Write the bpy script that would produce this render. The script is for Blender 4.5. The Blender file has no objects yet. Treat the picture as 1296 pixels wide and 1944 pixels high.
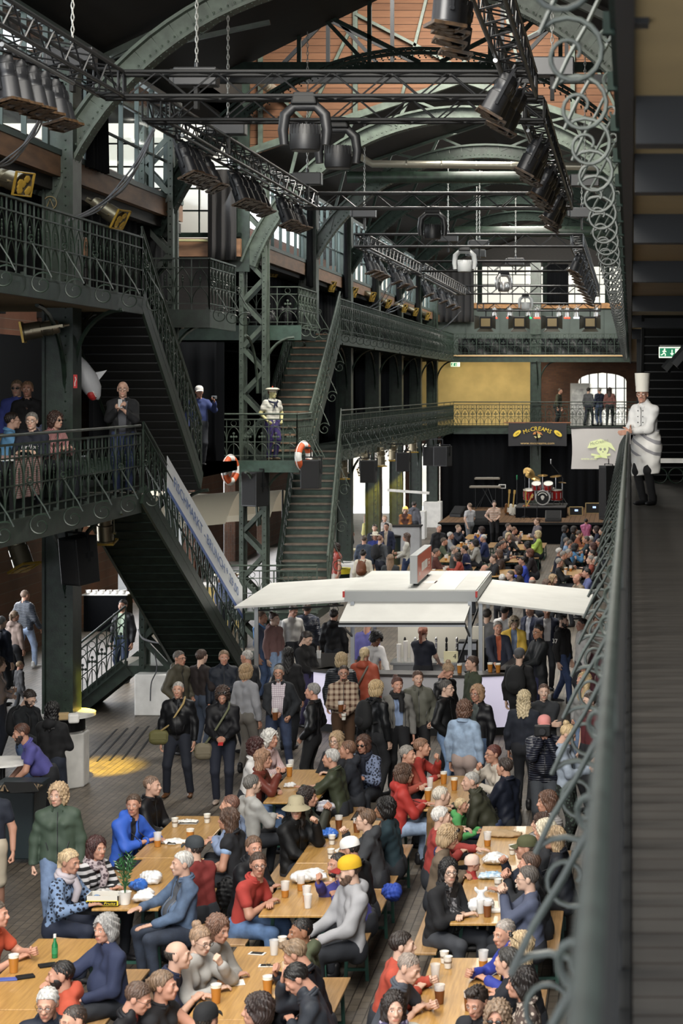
import bpy, math, random
import numpy as np
from mathutils.bvhtree import BVHTree
from mathutils import Matrix, Vector

S = bpy.context.scene
COL = S.collection
PI = math.pi
rnd = random.Random(7)

# ------------------------------------------------------------------ camera
F, VX, VY, CZ = 3700.0, 1197.0, 738.0, 6.2     # focal length and vanishing point in pixels of the 1296x1944 frame
cam_d = bpy.data.cameras.new('camera')
cam_d.sensor_fit = 'VERTICAL'; cam_d.sensor_height = 36.0; cam_d.sensor_width = 24.0
cam_d.lens = F / 1944 * 36.0
cam_d.shift_x = -(VX - 648) / 1944.0
cam_d.shift_y = -(972 - VY) / 1944.0
cam_d.clip_start = 0.2; cam_d.clip_end = 400
cam_d.dof.use_dof = True; cam_d.dof.focus_distance = 33.0; cam_d.dof.aperture_fstop = 4.6
cam = bpy.data.objects.new('camera', cam_d); COL.objects.link(cam)
cam.location = (0, 0, CZ); cam.rotation_euler = (PI / 2, 0, 0)
S.camera = cam

# ------------------------------------------------------------------ world, daylight, exposure
w = bpy.data.worlds.new('overcast_sky'); S.world = w; w.use_nodes = True
w.node_tree.nodes['Background'].inputs[0].default_value = (0.88, 0.92, 0.97, 1)
w.node_tree.nodes['Background'].inputs[1].default_value = 3.0

def area(name, loc, rot, sx, sy, power, col=(1, 1, 1)):
    l = bpy.data.lights.new(name, 'AREA'); l.shape = 'RECTANGLE'; l.size = sx; l.size_y = sy
    l.energy = power; l.color = col
    o = bpy.data.objects.new(name, l); o.location = loc; o.rotation_euler = rot; COL.objects.link(o)
    return o
# area lights added under the closed roof in place of skylights; no glazing built
WARM = (1.0, 0.95, 0.86)
area('roof_fill_light', (-4.0, 20, 12.9), (math.radians(15), 0, 0), 5.5, 10, 1300, WARM)
area('roof_fill_light', (-4.0, 8.5, 12.3), (math.radians(50), 0, 0), 7, 7, 3500, WARM)  # added frontal fill, out of view, to brighten the faces
area('roof_fill_light', (-4.0, 41.8, 16.2), (math.radians(4), 0, 0), 7, 4.5, 7500, WARM)
area('roof_fill_light', (-4.0, 66, 13.25), (0, 0, 0), 1.8, 30, 2500, WARM)
area('roof_fill_light', (-4.0, 84, 12.9), (math.radians(25), 0, 0), 2.6, 6, 1500, WARM)  # added to brighten the far end and the stage
# daylight from the tall windows of the left outer wall and the clerestories
area('window_daylight', (-14.1, 40, 3.0), (0, math.radians(-90), 0), 3.4, 14, 900, (0.95, 0.97, 1.0))
area('window_daylight', (-13.9, 66, 2.8), (0, math.radians(-90), 0), 3.6, 36, 2200, (0.97, 0.97, 1.0))
area('clerestory_daylight', (-9.3, 34, 11.2), (0, math.radians(-62), 0), 1.6, 26, 500, (0.9, 0.96, 1.0))
area('clerestory_daylight', (-9.3, 68, 10.9), (0, math.radians(-62), 0), 1.6, 40, 1800, (0.95, 0.98, 1.0))
area('clerestory_daylight', (1.3, 68, 10.9), (0, math.radians(62), 0), 1.6, 40, 1800, (0.95, 0.98, 1.0))
area('gallery_lamp_light', (-6.2, 88.8, 7.3), (math.radians(35), 0, 0), 5.5, .6, 85, (1, .9, .7))
area('stall_lamp_light', (-4.0, 37.4, 2.26), (0, 0, 0), 2.0, 2.6, 45, (1, .95, .88))
area('back_window_daylight', (-4.0, 92.2, 11.1), (math.radians(80), 0, 0), 9.5, 1.6, 500, (0.92, 0.96, 1.0))

V = S.view_settings
V.view_transform = 'Standard'; V.look = 'None'; V.gamma = 1.0; V.use_curve_mapping = False
V.exposure = 0.08
cy = S.cycles
cy.max_bounces = 5; cy.diffuse_bounces = 2; cy.glossy_bounces = 2; cy.transmission_bounces = 4
cy.transparent_max_bounces = 8; cy.caustics_reflective = False; cy.caustics_refractive = False
cy.use_denoising = True; cy.sample_clamp_indirect = 4.0
cy.use_adaptive_sampling = True; cy.adaptive_threshold = 0.02

# ------------------------------------------------------------------ pixel <-> place helpers
def GZ(px, py, z):                       # the place on the height z seen at a pixel
    s = (py - VY) / (CZ - z)
    return Vector(((px - VX) / s, F / s, z))
def GY(px, py, y):
    s = F / y
    return Vector(((px - VX) / s, y, CZ - (py - VY) / s))

# ------------------------------------------------------------------ materials
def lin(c):
    if isinstance(c, str):
        c = [int(c[i:i + 2], 16) / 255 for i in (0, 2, 4)]
        c = [x / 12.92 if x <= .04045 else ((x + .055) / 1.055) ** 2.4 for x in c]
    return (c[0], c[1], c[2], 1)
MATS = {}
def N(nt, t, **kw):
    n = nt.nodes.new(t)
    for k, v in kw.items():
        if k.startswith('i_'): n.inputs[int(k[2:])].default_value = v
        else: setattr(n, k, v)
    return n
def soft(c, k=.82, v=1.0):
    c = lin(c); g = .3 * c[0] + .5 * c[1] + .2 * c[2]; return tuple((g + (x - g) * k) * v for x in c[:3])
def mat(key, col, rough=.6, metal=0., var=.0, vscale=8., bump=0., bscale=40., spec=.5, emit=None, estr=0., alpha=1., stretch=None, second=None, coat=0.):
    k = (key, str(col), rough, metal, var, bump, emit, alpha, str(second))
    if k in MATS: return MATS[k]
    m = bpy.data.materials.new(key); m.use_nodes = True
    nt = m.node_tree; b = nt.nodes['Principled BSDF']; L = nt.links.new
    c = lin(col)
    b.inputs['Base Color'].default_value = c; b.inputs['Roughness'].default_value = rough
    b.inputs['Metallic'].default_value = metal; b.inputs['Specular IOR Level'].default_value = spec
    if coat: b.inputs['Coat Weight'].default_value = coat
    if alpha < 1: b.inputs['Alpha'].default_value = alpha
    if emit: b.inputs['Emission Color'].default_value = lin(emit); b.inputs['Emission Strength'].default_value = estr
    if var or bump or second:
        tc = N(nt, 'ShaderNodeTexCoord'); src = tc.outputs['Object']
        if stretch:
            mp = N(nt, 'ShaderNodeMapping'); mp.inputs['Scale'].default_value = stretch
            L(src, mp.inputs[0]); src = mp.outputs[0]
    if var or second:
        nz = N(nt, 'ShaderNodeTexNoise'); nz.inputs['Scale'].default_value = vscale; nz.inputs['Detail'].default_value = 4
        L(src, nz.inputs['Vector'])
        mx = N(nt, 'ShaderNodeMix', data_type='RGBA')
        if second: mx.inputs[6].default_value = c; mx.inputs[7].default_value = lin(second)
        else:
            mx.inputs[6].default_value = [x * (1 - var) for x in c[:3]] + [1]
            mx.inputs[7].default_value = [min(1, x * (1 + var)) for x in c[:3]] + [1]
        mr = N(nt, 'ShaderNodeMapRange'); mr.inputs[1].default_value = .35; mr.inputs[2].default_value = .65
        L(nz.outputs[0], mr.inputs[0]); L(mr.outputs[0], mx.inputs[0]); L(mx.outputs[2], b.inputs['Base Color'])
    if bump:
        nb = N(nt, 'ShaderNodeTexNoise'); nb.inputs['Scale'].default_value = bscale; nb.inputs['Detail'].default_value = 3
        L(src, nb.inputs['Vector'])
        bp = N(nt, 'ShaderNodeBump'); bp.inputs['Strength'].default_value = bump; bp.inputs['Distance'].default_value = .01
        L(nb.outputs[0], bp.inputs['Height']); L(bp.outputs[0], b.inputs['Normal'])
    MATS[k] = m; return m

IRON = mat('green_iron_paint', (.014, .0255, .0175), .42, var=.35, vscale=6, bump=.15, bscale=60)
IRONL = mat('lit_grey_green_iron', (.052, .070, .053), .5, var=.3, vscale=5, bump=.15)  # paler copy of the iron green; lit look of ribs and landing in the colour
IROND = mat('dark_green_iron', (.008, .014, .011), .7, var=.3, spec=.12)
BLACK = mat('black_paint', (.005, .0055, .006), .55, spec=.3)
BLACKM = mat('black_metal', (.014, .015, .017), .36, .25)
CHROME = mat('bright_steel', (.55, .56, .57), .28, 1.)
ALU = mat('aluminium', (.30, .31, .32), .38, .9)
WHITE = mat('white_paint', (.72, .71, .68), .6, var=.08, vscale=5, bump=.1)
CURT = mat('black_stage_cloth', (.0045, .005, .006), .98, bump=.1, spec=.1)
WOODD = mat('dark_boards', (.009, .007, .0055), .7, var=.4, stretch=(1, 1, 6))

# ------------------------------------------------------------------ mesh builder
class MB:
    def __init__(s): s.v = []; s.f = []; s.mi = []; s.n = 0
    def add(s, v, f, mi=0):
        v = np.asarray(v, float).reshape(-1, 3); s.v.append(v)
        n = s.n; s.f += [tuple(i + n for i in q) for q in f]; s.mi += [mi] * len(f); s.n += len(v)
        return s
    def box(s, c, d, rz=0, mi=0, M=None, taper=1.0):
        x, y, z = d[0] / 2, d[1] / 2, d[2] / 2
        t = taper
        v = np.array([(-x, -y, -z), (x, -y, -z), (x, y, -z), (-x, y, -z), (-x * t, -y * t, z), (x * t, -y * t, z), (x * t, y * t, z), (-x * t, y * t, z)])
        if M is not None: v = v @ np.array(M.to_3x3()).T
        if rz:
            cc, ss = math.cos(rz), math.sin(rz)
            v = v @ np.array([[cc, ss, 0], [-ss, cc, 0], [0, 0, 1]])
        return s.add(v + np.array(c), [(0, 3, 2, 1), (4, 5, 6, 7), (0, 1, 5, 4), (1, 2, 6, 5), (2, 3, 7, 6), (3, 0, 4, 7)], mi)
    def bb(s, lo, hi, mi=0):
        return s.box([(a + b) / 2 for a, b in zip(lo, hi)], [abs(b - a) for a, b in zip(lo, hi)], mi=mi)
    def bar(s, p, q, wd, h=None, up=(0, 0, 1), mi=0):
        p, q = np.array(p, float), np.array(q, float); h = h or wd
        t = q - p; L = np.linalg.norm(t)
        if L < 1e-6: return s
        t /= L; u = np.array(up, float)
        if abs(t @ u) > .98: u = np.array((0, 1, 0.)) if abs(t[1]) < .9 else np.array((1, 0, 0.))
        a = np.cross(t, u); a /= np.linalg.norm(a); u = np.cross(a, t)
        v = []
        for e in (p, q):
            for i, j in ((-1, -1), (1, -1), (1, 1), (-1, 1)): v.append(e + a * wd / 2 * i + u * h / 2 * j)
        return s.add(v, [(3, 2, 1, 0), (4, 5, 6, 7), (0, 1, 5, 4), (1, 2, 6, 5), (2, 3, 7, 6), (3, 0, 4, 7)], mi)
    def tube(s, pts, r, n=6, closed=False, mi=0):
        P = np.array(pts, float); m = len(P)
        R = np.full(m, r) if np.isscalar(r) else np.array(r, float)
        if closed: T = np.roll(P, -1, 0) - np.roll(P, 1, 0)
        else: T = np.gradient(P, axis=0)
        T /= np.maximum(np.linalg.norm(T, axis=1, keepdims=True), 1e-9)
        u = np.array((0, 0, 1.)) if abs(T[0][2]) < .9 else np.array((1., 0, 0))
        V_, th = [], np.arange(n) * 2 * PI / n
        for i in range(m):
            u = u - T[i] * (T[i] @ u); l = np.linalg.norm(u)
            if l < 1e-6: u = np.cross(T[i], (0.3, .5, .8)); l = np.linalg.norm(u)
            u = u / l; b = np.cross(T[i], u)
            V_.append(P[i] + R[i] * (np.outer(np.cos(th), u) + np.outer(np.sin(th), b)))
        f = []
        for i in range(m if closed else m - 1):
            a, b_ = i * n, ((i + 1) % m) * n
            for j in range(n): f.append((a + j, a + (j + 1) % n, b_ + (j + 1) % n, b_ + j))
        if not closed: f += [tuple(range(n - 1, -1, -1)), tuple((m - 1) * n + j for j in range(n))]
        return s.add(np.concatenate(V_), f, mi)
    def cyl(s, p, q, r0, r1=None, n=12, mi=0):
        return s.tube([p, q], [r0, r0 if r1 is None else r1], n, mi=mi)
    def lathe(s, prof, n=16, o=(0, 0, 0), M=None, mi=0, cap=True):
        th = np.arange(n) * 2 * PI / n
        v = np.concatenate([np.stack([r * np.cos(th), r * np.sin(th), np.full(n, z)], 1) for r, z in prof])
        if M is not None: v = v @ np.array(M.to_3x3()).T
        f = []
        for i in range(len(prof) - 1):
            for j in range(n): f.append((i * n + j, i * n + (j + 1) % n, (i + 1) * n + (j + 1) % n, (i + 1) * n + j))
        if cap: f += [tuple(range(n - 1, -1, -1)), tuple((len(prof) - 1) * n + j for j in range(n))]
        return s.add(v + np.array(o), f, mi)
    def ball(s, c, r, nu=12, nv=8, mi=0):
        r = np.array((r, r, r) if np.isscalar(r) else r, float)
        prof = [(max(1e-4, math.sin(PI * i / nv)), -math.cos(PI * i / nv)) for i in range(nv + 1)]
        t = MB().lathe(prof, nu); return s.add(np.concatenate(t.v) * r + np.array(c), t.f, mi)
    def ring(s, c, R, r, axis=2, n=20, m=6, mi=0, a0=0, a1=2 * PI):
        th = np.linspace(a0, a1, n, endpoint=(a1 - a0) < 6.28)
        i, j = [(1, 2), (0, 2), (0, 1)][axis]
        P = np.tile(np.array(c, float), (n, 1)); P[:, i] += R * np.cos(th); P[:, j] += R * np.sin(th)
        return s.tube(P, r, m, closed=(a1 - a0) > 6.28, mi=mi)
    def prism(s, poly, lo, hi, axis=2, mi=0):
        n = len(poly); v = []
        for h in (lo, hi):
            for a, b in poly:
                p = [0, 0, 0]; i, j = [(1, 2), (0, 2), (0, 1)][axis]; p[i] = a; p[j] = b; p[axis] = h; v.append(p)
        f = [tuple(range(n - 1, -1, -1)), tuple(range(n, 2 * n))] + [(i, (i + 1) % n, n + (i + 1) % n, n + i) for i in range(n)]
        return s.add(v, f, mi)
    def sheet(s, fn, nu, nv, mi=0):
        v = [fn(i / nu, j / nv) for j in range(nv + 1) for i in range(nu + 1)]
        f = [(j * (nu + 1) + i, j * (nu + 1) + i + 1, (j + 1) * (nu + 1) + i + 1, (j + 1) * (nu + 1) + i) for j in range(nv) for i in range(nu)]
        return s.add(v, f, mi)
    def move(s, M):
        A = np.array(M)
        s.v = [x @ A[:3, :3].T + A[:3, 3] for x in s.v]; return s
    def join(s, o, M=None, mi=None):
        v = np.concatenate(o.v)
        if M is not None: A = np.array(M); v = v @ A[:3, :3].T + A[:3, 3]
        n = s.n; s.v.append(v); s.f += [tuple(i + n for i in q) for q in o.f]
        s.mi += list(o.mi) if mi is None else [mi] * len(o.f); s.n += len(v); return s
    def mesh(s, name, mats, smooth=None):
        me = bpy.data.meshes.new(name)
        me.from_pydata(np.concatenate(s.v).tolist() if s.v else [], [], s.f)
        for m in (mats if isinstance(mats, (list, tuple)) else [mats]): me.materials.append(m)
        if any(s.mi): me.polygons.foreach_set('material_index', np.array(s.mi, np.int32))
        if smooth:
            me.polygons.foreach_set('use_smooth', np.ones(len(me.polygons), bool))
            me.set_sharp_from_angle(angle=math.radians(smooth))
        me.update(); return me
    def build(s, name, mats, parent=None, smooth=None, bevel=0):
        o = bpy.data.objects.new(name, s.mesh(name, mats, smooth)); COL.objects.link(o)
        if parent is not None: o.parent = parent
        if bevel:
            b = o.modifiers.new('edge_bevel', 'BEVEL'); b.width = bevel; b.segments = 2; b.limit_method = 'ANGLE'
        return o

def tag(o, label=None, cat=None, group=None, kind=None):
    if label: o['label'] = label
    if cat: o['category'] = cat
    if group: o['group'] = group
    if kind: o['kind'] = kind
    return o
def thing(name, label, cat, loc=(0, 0, 0), rz=0, group=None, scale=1):
    o = bpy.data.objects.new(name, None); COL.objects.link(o); o.empty_display_size = .1
    o.location = loc; o.rotation_euler = (0, 0, rz)
    if scale != 1: o.scale = (scale,) * 3
    return tag(o, label, cat, group)
def kids(o): return [c for c in o.children]
def dup(root, loc=None, rot=None, label=None, group=None, scale=None):
    def cp(o, par):
        c = o.copy(); COL.objects.link(c); c.parent = par
        for k in o.children: cp(k, c)
        return c
    r = cp(root, None)
    if loc is not None: r.location = loc
    if rot is not None: r.rotation_euler = rot
    if scale is not None: r.scale = (scale,) * 3
    if label: r['label'] = label
    if group: r['group'] = group
    return r
def child(name, me, parent, mats=None, M=None):          # a part that shares a mesh but has its own materials
    o = bpy.data.objects.new(name, me); COL.objects.link(o); o.parent = parent
    if M is not None: o.matrix_local = M
    if mats:
        for i, m in enumerate(mats):
            if i < len(o.material_slots): o.material_slots[i].link = 'OBJECT'; o.material_slots[i].material = m
    return o
def struct(name, mb, m, smooth=None): return tag(mb.build(name, m, smooth=smooth), kind='structure')
def text(s, size, m, parent=None, M=None, name='lettering', depth=.002, shear=0, space=1, width=None):
    c = bpy.data.curves.new(name, 'FONT'); c.body = s; c.size = size; c.extrude = depth; c.align_x = 'CENTER'; c.align_y = 'CENTER'
    c.shear = shear; c.space_character = space; c.resolution_u = 2
    o = bpy.data.objects.new(name, c); COL.objects.link(o)
    dg = bpy.context.evaluated_depsgraph_get()
    me = bpy.data.meshes.new_from_object(o.evaluated_get(dg)); bpy.data.objects.remove(o)
    me.materials.clear(); me.materials.append(m)
    if width:
        xs = np.empty(len(me.vertices) * 3); me.vertices.foreach_get('co', xs); xs = xs.reshape(-1, 3)
        xs[:, 0] *= width / max(1e-6, np.ptp(xs[:, 0])); me.vertices.foreach_set('co', xs.ravel())
    return child(name, me, parent, None, M)
def frontal(loc, rz=0, tilt=0):            # upright lettering, readable from -Y
    return Matrix.Translation(loc) @ Matrix.Rotation(rz, 4, 'Z') @ Matrix.Rotation(PI / 2 + tilt, 4, 'X')

# ================================================================== THE HALL
XL, XR, G2, G3 = -8.0, 0.0, 4.5, 7.7
CX, CYS = -8.9, [30.5, 37.4, 46.9, 53.9, 60.6, 67.3, 74.0, 80.7, 87.4]
ORD = ['first', 'second', 'third', 'fourth', 'fifth', 'sixth', 'seventh', 'eighth', 'ninth', 'tenth', 'eleventh', 'twelfth', 'thirteenth', 'fourteenth', 'fifteenth', 'sixteenth']

def brick_mat(key, c1, c2, mo, bw, bh, rough, rot=0, plane='XY', bump=.5):
    m = bpy.data.materials.new(key); m.use_nodes = True; nt = m.node_tree; L = nt.links.new; b = nt.nodes['Principled BSDF']
    tc = N(nt, 'ShaderNodeTexCoord'); mp = N(nt, 'ShaderNodeMapping')
    if plane == 'XZ': mp.inputs['Rotation'].default_value = (-PI / 2, 0, 0)
    if plane == 'YZ': mp.inputs['Rotation'].default_value = (-PI / 2, 0, PI / 2); 
    if rot: mp.inputs['Rotation'].default_value = (0, 0, rot)
    L(tc.outputs['Object'], mp.inputs[0])
    br = N(nt, 'ShaderNodeTexBrick'); br.inputs['Color1'].default_value = lin(c1); br.inputs['Color2'].default_value = lin(c2)
    br.inputs['Mortar'].default_value = lin(mo); br.inputs['Scale'].default_value = 1; br.inputs['Mortar Size'].default_value = .007
    br.inputs['Brick Width'].default_value = bw; br.inputs['Row Height'].default_value = bh; br.inputs['Mortar Smooth'].default_value = .3
    L(mp.outputs[0], br.inputs['Vector'])
    nz = N(nt, 'ShaderNodeTexNoise'); nz.inputs['Scale'].default_value = .9; nz.inputs['Detail'].default_value = 6; L(tc.outputs['Object'], nz.inputs['Vector'])
    mx = N(nt, 'ShaderNodeMix', data_type='RGBA', blend_type='MULTIPLY'); mx.inputs[0].default_value = 1
    rp = N(nt, 'ShaderNodeMapRange'); rp.inputs[1].default_value = .3; rp.inputs[2].default_value = .7; rp.inputs[3].default_value = .65; rp.inputs[4].default_value = 1.25
    L(nz.outputs[0], rp.inputs[0]); L(br.outputs[0], mx.inputs[6]); L(rp.outputs[0], mx.inputs[7]); L(mx.outputs[2], b.inputs['Base Color'])
    b.inputs['Roughness'].default_value = rough
    bp = N(nt, 'ShaderNodeBump'); bp.inputs['Strength'].default_value = bump; bp.inputs['Distance'].default_value = .01; bp.invert = True
    L(br.outputs[1], bp.inputs['Height']); L(bp.outputs[0], b.inputs['Normal']); return m
PAVE = brick_mat('brick_paving', (.135, .112, .086), (.088, .073, .057), (.026, .021, .017), .2, .105, .48, rot=PI / 2)
BRICK = brick_mat('dark_brick_wall', (.16, .075, .045), (.11, .05, .035), (.09, .075, .06), .24, .075, .8, plane='XZ')
BRICKY = brick_mat('red_brick_wall', (.16, .065, .036), (.11, .05, .03), (.15, .13, .1), .24, .075, .8, plane='YZ')
def plank_mat(key, c, c2, wid, axis):
    m = bpy.data.materials.new(key); m.use_nodes = True; nt = m.node_tree; L = nt.links.new; b = nt.nodes['Principled BSDF']
    tc = N(nt, 'ShaderNodeTexCoord'); sp = N(nt, 'ShaderNodeSeparateXYZ'); L(tc.outputs['Object'], sp.inputs[0])
    d = N(nt, 'ShaderNodeMath', operation='DIVIDE', i_1=wid); L(sp.outputs[axis], d.inputs[0])
    fl = N(nt, 'ShaderNodeMath', operation='FLOOR'); L(d.outputs[0], fl.inputs[0])
    fr = N(nt, 'ShaderNodeMath', operation='FRACT'); L(d.outputs[0], fr.inputs[0])
    wn = N(nt, 'ShaderNodeTexWhiteNoise', noise_dimensions='1D'); L(fl.outputs[0], wn.inputs['W'])
    nz = N(nt, 'ShaderNodeTexNoise'); nz.inputs['Scale'].default_value = 3; mp = N(nt, 'ShaderNodeMapping')
    mp.inputs['Scale'].default_value = [(4, 1, 1), (1, 4, 1), (1, 1, 8)][axis]; L(tc.outputs['Object'], mp.inputs[0]); L(mp.outputs[0], nz.inputs['Vector'])
    ad = N(nt, 'ShaderNodeMath', operation='MULTIPLY_ADD', i_1=.5, i_2=0.); L(wn.outputs[0], ad.inputs[0]); 
    a2 = N(nt, 'ShaderNodeMath', operation='MULTIPLY_ADD', i_1=.6); L(nz.outputs[0], a2.inputs[0]); L(ad.outputs[0], a2.inputs[2])
    mx = N(nt, 'ShaderNodeMix', data_type='RGBA'); mx.inputs[6].default_value = lin(c); mx.inputs[7].default_value = lin(c2); L(a2.outputs[0], mx.inputs[0])
    gp = N(nt, 'ShaderNodeMath', operation='LESS_THAN', i_1=.07); L(fr.outputs[0], gp.inputs[0])
    m2 = N(nt, 'ShaderNodeMix', data_type='RGBA'); m2.inputs[7].default_value = (.01, .006, .004, 1); L(gp.outputs[0], m2.inputs[0]); L(mx.outputs[2], m2.inputs[6])
    L(m2.outputs[2], b.inputs['Base Color']); b.inputs['Roughness'].default_value = .7; b.inputs['Specular IOR Level'].default_value = .12; return m
GABLE = plank_mat('stained_gable_planks', (.155, .078, .043), (.082, .040, .023), .17, 2)
ROOF = plank_mat('dark_roof_boards', (.012, .0085, .0065), (.006, .0045, .0038), .22, 1)
DECK = plank_mat('worn_gallery_boards', (.042, .039, .035), (.026, .024, .022), .16, 1)
STAGEW = plank_mat('brown_stage_boards', (.16, .095, .055), (.10, .06, .035), .2, 0)
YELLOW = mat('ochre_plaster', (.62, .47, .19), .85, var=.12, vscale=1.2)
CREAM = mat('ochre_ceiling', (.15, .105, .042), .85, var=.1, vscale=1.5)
SKYGL = bpy.data.materials.new('window_glass'); SKYGL.use_nodes = True
_nt = SKYGL.node_tree; _nt.nodes.remove(_nt.nodes['Principled BSDF'])
_t = N(_nt, 'ShaderNodeBsdfTransparent'); _t.inputs[0].default_value = (.93, .95, .95, 1); _g = N(_nt, 'ShaderNodeBsdfGlossy'); _g.inputs['Roughness'].default_value = .05
_m = N(_nt, 'ShaderNodeMixShader', i_0=.08); _nt.links.new(_t.outputs[0], _m.inputs[1]); _nt.links.new(_g.outputs[0], _m.inputs[2])
_nt.links.new(_m.outputs[0], _nt.nodes['Material Output'].inputs[0])

# ---- ground floor, walls, roof
struct('floor', MB().bb((-22, 6, -.2), (8, 97, 0)), PAVE)
dg_ = MB()
for k in range(5):
    a, b = GZ(160 + k * 24, 1448 - k * 2, .002), GZ(222 + k * 20, 1384 - k * 2, .002)
    dg_.bar(a, b, .035, .006)
struct('trim_1', dg_, BLACK)
wl = MB()                                             # left outer wall with door and window openings
for y0, y1 in ((10, 33.2), (34.9, 39.6), (42.5, 47.5), (49.5, 54), (56.5, 61), (63.5, 68), (70, 74), (76, 97)): wl.bb((-14.6, y0, 0), (-14.2, y1, 4.4))
wl.bb((-14.6, 10, 4.4), (-14.2, 97, 12.2))
for y0, y1 in ((34.9, 42.5),): wl.bb((-14.6, y0, 0), (-14.2, y1, .9))
struct('wall_left', wl, BRICKY)
wg = MB().bb((-9.0, 92, 0), (-5.2, 92.4, 4.4)).bb((-14.6, 92, 3.6), (-9, 92.4, 4.4))
for x in (-14.5, -13.3, -11.9, -10.5, -9.2): wg.bb((x - .14, 92, 0), (x + .14, 92.3, 3.6))
struct('wall_far_gable_base', wg, BRICK)
struct('window_20', MB().bb((-14.6, 92.1, 0), (-9, 92.11, 3.6)), SKYGL)
# back wall: ochre plaster, brick with arched window, green panels, glazing above
struct('wall_back', MB().bb((-14.6, 91, 4.4), (-4.4, 91.3, 7.7)), YELLOW)
bw = MB()
arch = [(-2.45 + 1.12 - 1.12 * math.cos(a) , 6.55 + .38 * math.sin(a)) for a in np.linspace(0, PI, 12)]
bw.prism([(-4.4, 4.4), (-2.45, 4.4)] + arch[:6] + [(-1.33, 6.95), (-1.33, 7.7), (-4.4, 7.7)], 91, 91.35, axis=1)
bw.prism([(-.21, 4.4), (1.6, 4.4), (1.6, 7.7), (-1.33, 7.7), (-1.33, 6.95)] + arch[6:], 91, 91.35, axis=1)
struct('wall_back_brick', bw, BRICK)
wf = MB()
for x in np.linspace(-2.35, -.3, 6): wf.bb((x - .025, 91.1, 4.4), (x + .025, 91.16, 6.93))
for z in (5.3, 6.2): wf.bb((-2.45, 91.1, z), (-.21, 91.15, z + .04))
struct('window_1', wf, IROND)
struct('window_1_pane', MB().bb((-2.4, 91.2, 4.4), (-.25, 91.21, 6.9)), SKYGL)
pb = MB().bb((-14.6, 91, 7.7), (3, 91.3, 9.95))
for k in range(8): pb.bb((-9.3 + k * 1.6, 90.96, 7.7), (-9.26 + k * 1.6, 91, 9.95))
struct('wall_back_panel', pb, mat('dull_green_panel', (.055, .075, .068), .6, var=.15, vscale=1))
struct('trim_2', MB().bb((-9, 90.8, 9.95), (1, 91.1, 10.2)), mat('orange_timber', (.34, .17, .06), .6, var=.2))
wb = MB()
for x in np.arange(-9, 1.2, .58): wb.bb((x - .018, 91, 10.2), (x + .018, 91.06, 11.95))
for x in (-7.05, -4.0, -1.1): wb.bb((x - .11, 90.95, 10.2), (x + .11, 91.1, 12.2))
for z in (10.6, 11.05, 11.5, 11.9): wb.bb((-9, 91, z), (1.2, 91.05, z + .04))
struct('window_2', wb, IROND)
struct('window_2_pane', MB().bb((-9, 91.2, 10.2), (1.2, 91.21, 12)), SKYGL)
struct('wall_back_top', MB().bb((-14.6, 91, 11.95), (3, 91.3, 15)), WOODD)
# facade across the street, seen through the back glazing
fac = MB().bb((-16, 103, 0), (9, 104, 18))
struct('wall_street_facade', fac, mat('pale_facade', (.78, .70, .58), .9, emit=(.8, .76, .68), estr=.0))
# right outer wall and near gallery
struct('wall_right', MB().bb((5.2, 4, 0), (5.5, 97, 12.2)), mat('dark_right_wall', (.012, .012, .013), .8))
struct('floor_gallery_right', MB().bb((0, 3, 4.28), (5.2, 60, 4.5)), DECK)
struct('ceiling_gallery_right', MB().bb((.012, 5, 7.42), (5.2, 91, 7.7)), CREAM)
rc = MB()
for y in (8.2, 10.2, 13.7, 18.7, 25.7, 32.5, 40):
    rc.tube([(.28 + 2.4 * (1 - math.cos(a)), y, 5.65 + 1.8 * math.sin(a)) for a in np.linspace(.5, PI / 2, 9)], .09, 6)
    rc.bb((.02, y - .09, 7.22), (5.2, y + .09, 7.42))
struct('trim_ceiling_right', rc, BLACK)
# roofs
def roof(name, y0, y1, ze, zr, m, xl=-9.3, xr=1.3):
    mb = MB()
    xm = (xl + xr) / 2
    mb.add([(xl, y0, ze), (xm, y0, zr), (xm, y1, zr), (xl, y1, ze), (xl, y0, ze + .25), (xm, y0, zr + .25), (xm, y1, zr + .25), (xl, y1, ze + .25)], [(0, 1, 2, 3), (7, 6, 5, 4), (0, 4, 5, 1), (2, 6, 7, 3)])
    mb.add([(xr, y0, ze), (xm, y0, zr), (xm, y1, zr), (xr, y1, ze), (xr, y0, ze + .25), (xm, y0, zr + .25), (xm, y1, zr + .25), (xr, y1, ze + .25)], [(3, 2, 1, 0), (4, 5, 6, 7), (1, 5, 4, 0), (3, 7, 6, 2)])
    struct(name, mb, m)
struct('wall_crossing_side', MB().bb((-9.5, 39, 12.6), (-9.3, 47, 14.6)).bb((1.3, 39, 11.8), (1.5, 47, 14.6)).bb((-9.5, 8, 11.7), (-9.2, 39, 12.2)).bb((-9.5, 47, 11.5), (-9.2, 91, 12.0)), WOODD)
roof('ceiling', 8, 39, 11.9, 14.5, ROOF)
roof('ceiling_crossing', 39, 47, 14.4, 17, ROOF)
roof('ceiling_far_nave', 47, 91.2, 11.8, 13.6, ROOF)
struct('ceiling_crossing_left', MB().bb((-22, 38.5, 12.6), (-9.3, 47, 12.9)), ROOF)
struct('ceiling_gallery_left', MB().bb((-14.6, 8, 9.3), (-9.0, 39, 9.5)).bb((-14.6, 47.3, 9.2), (-9.0, 91, 9.4)), WOODD)
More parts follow.
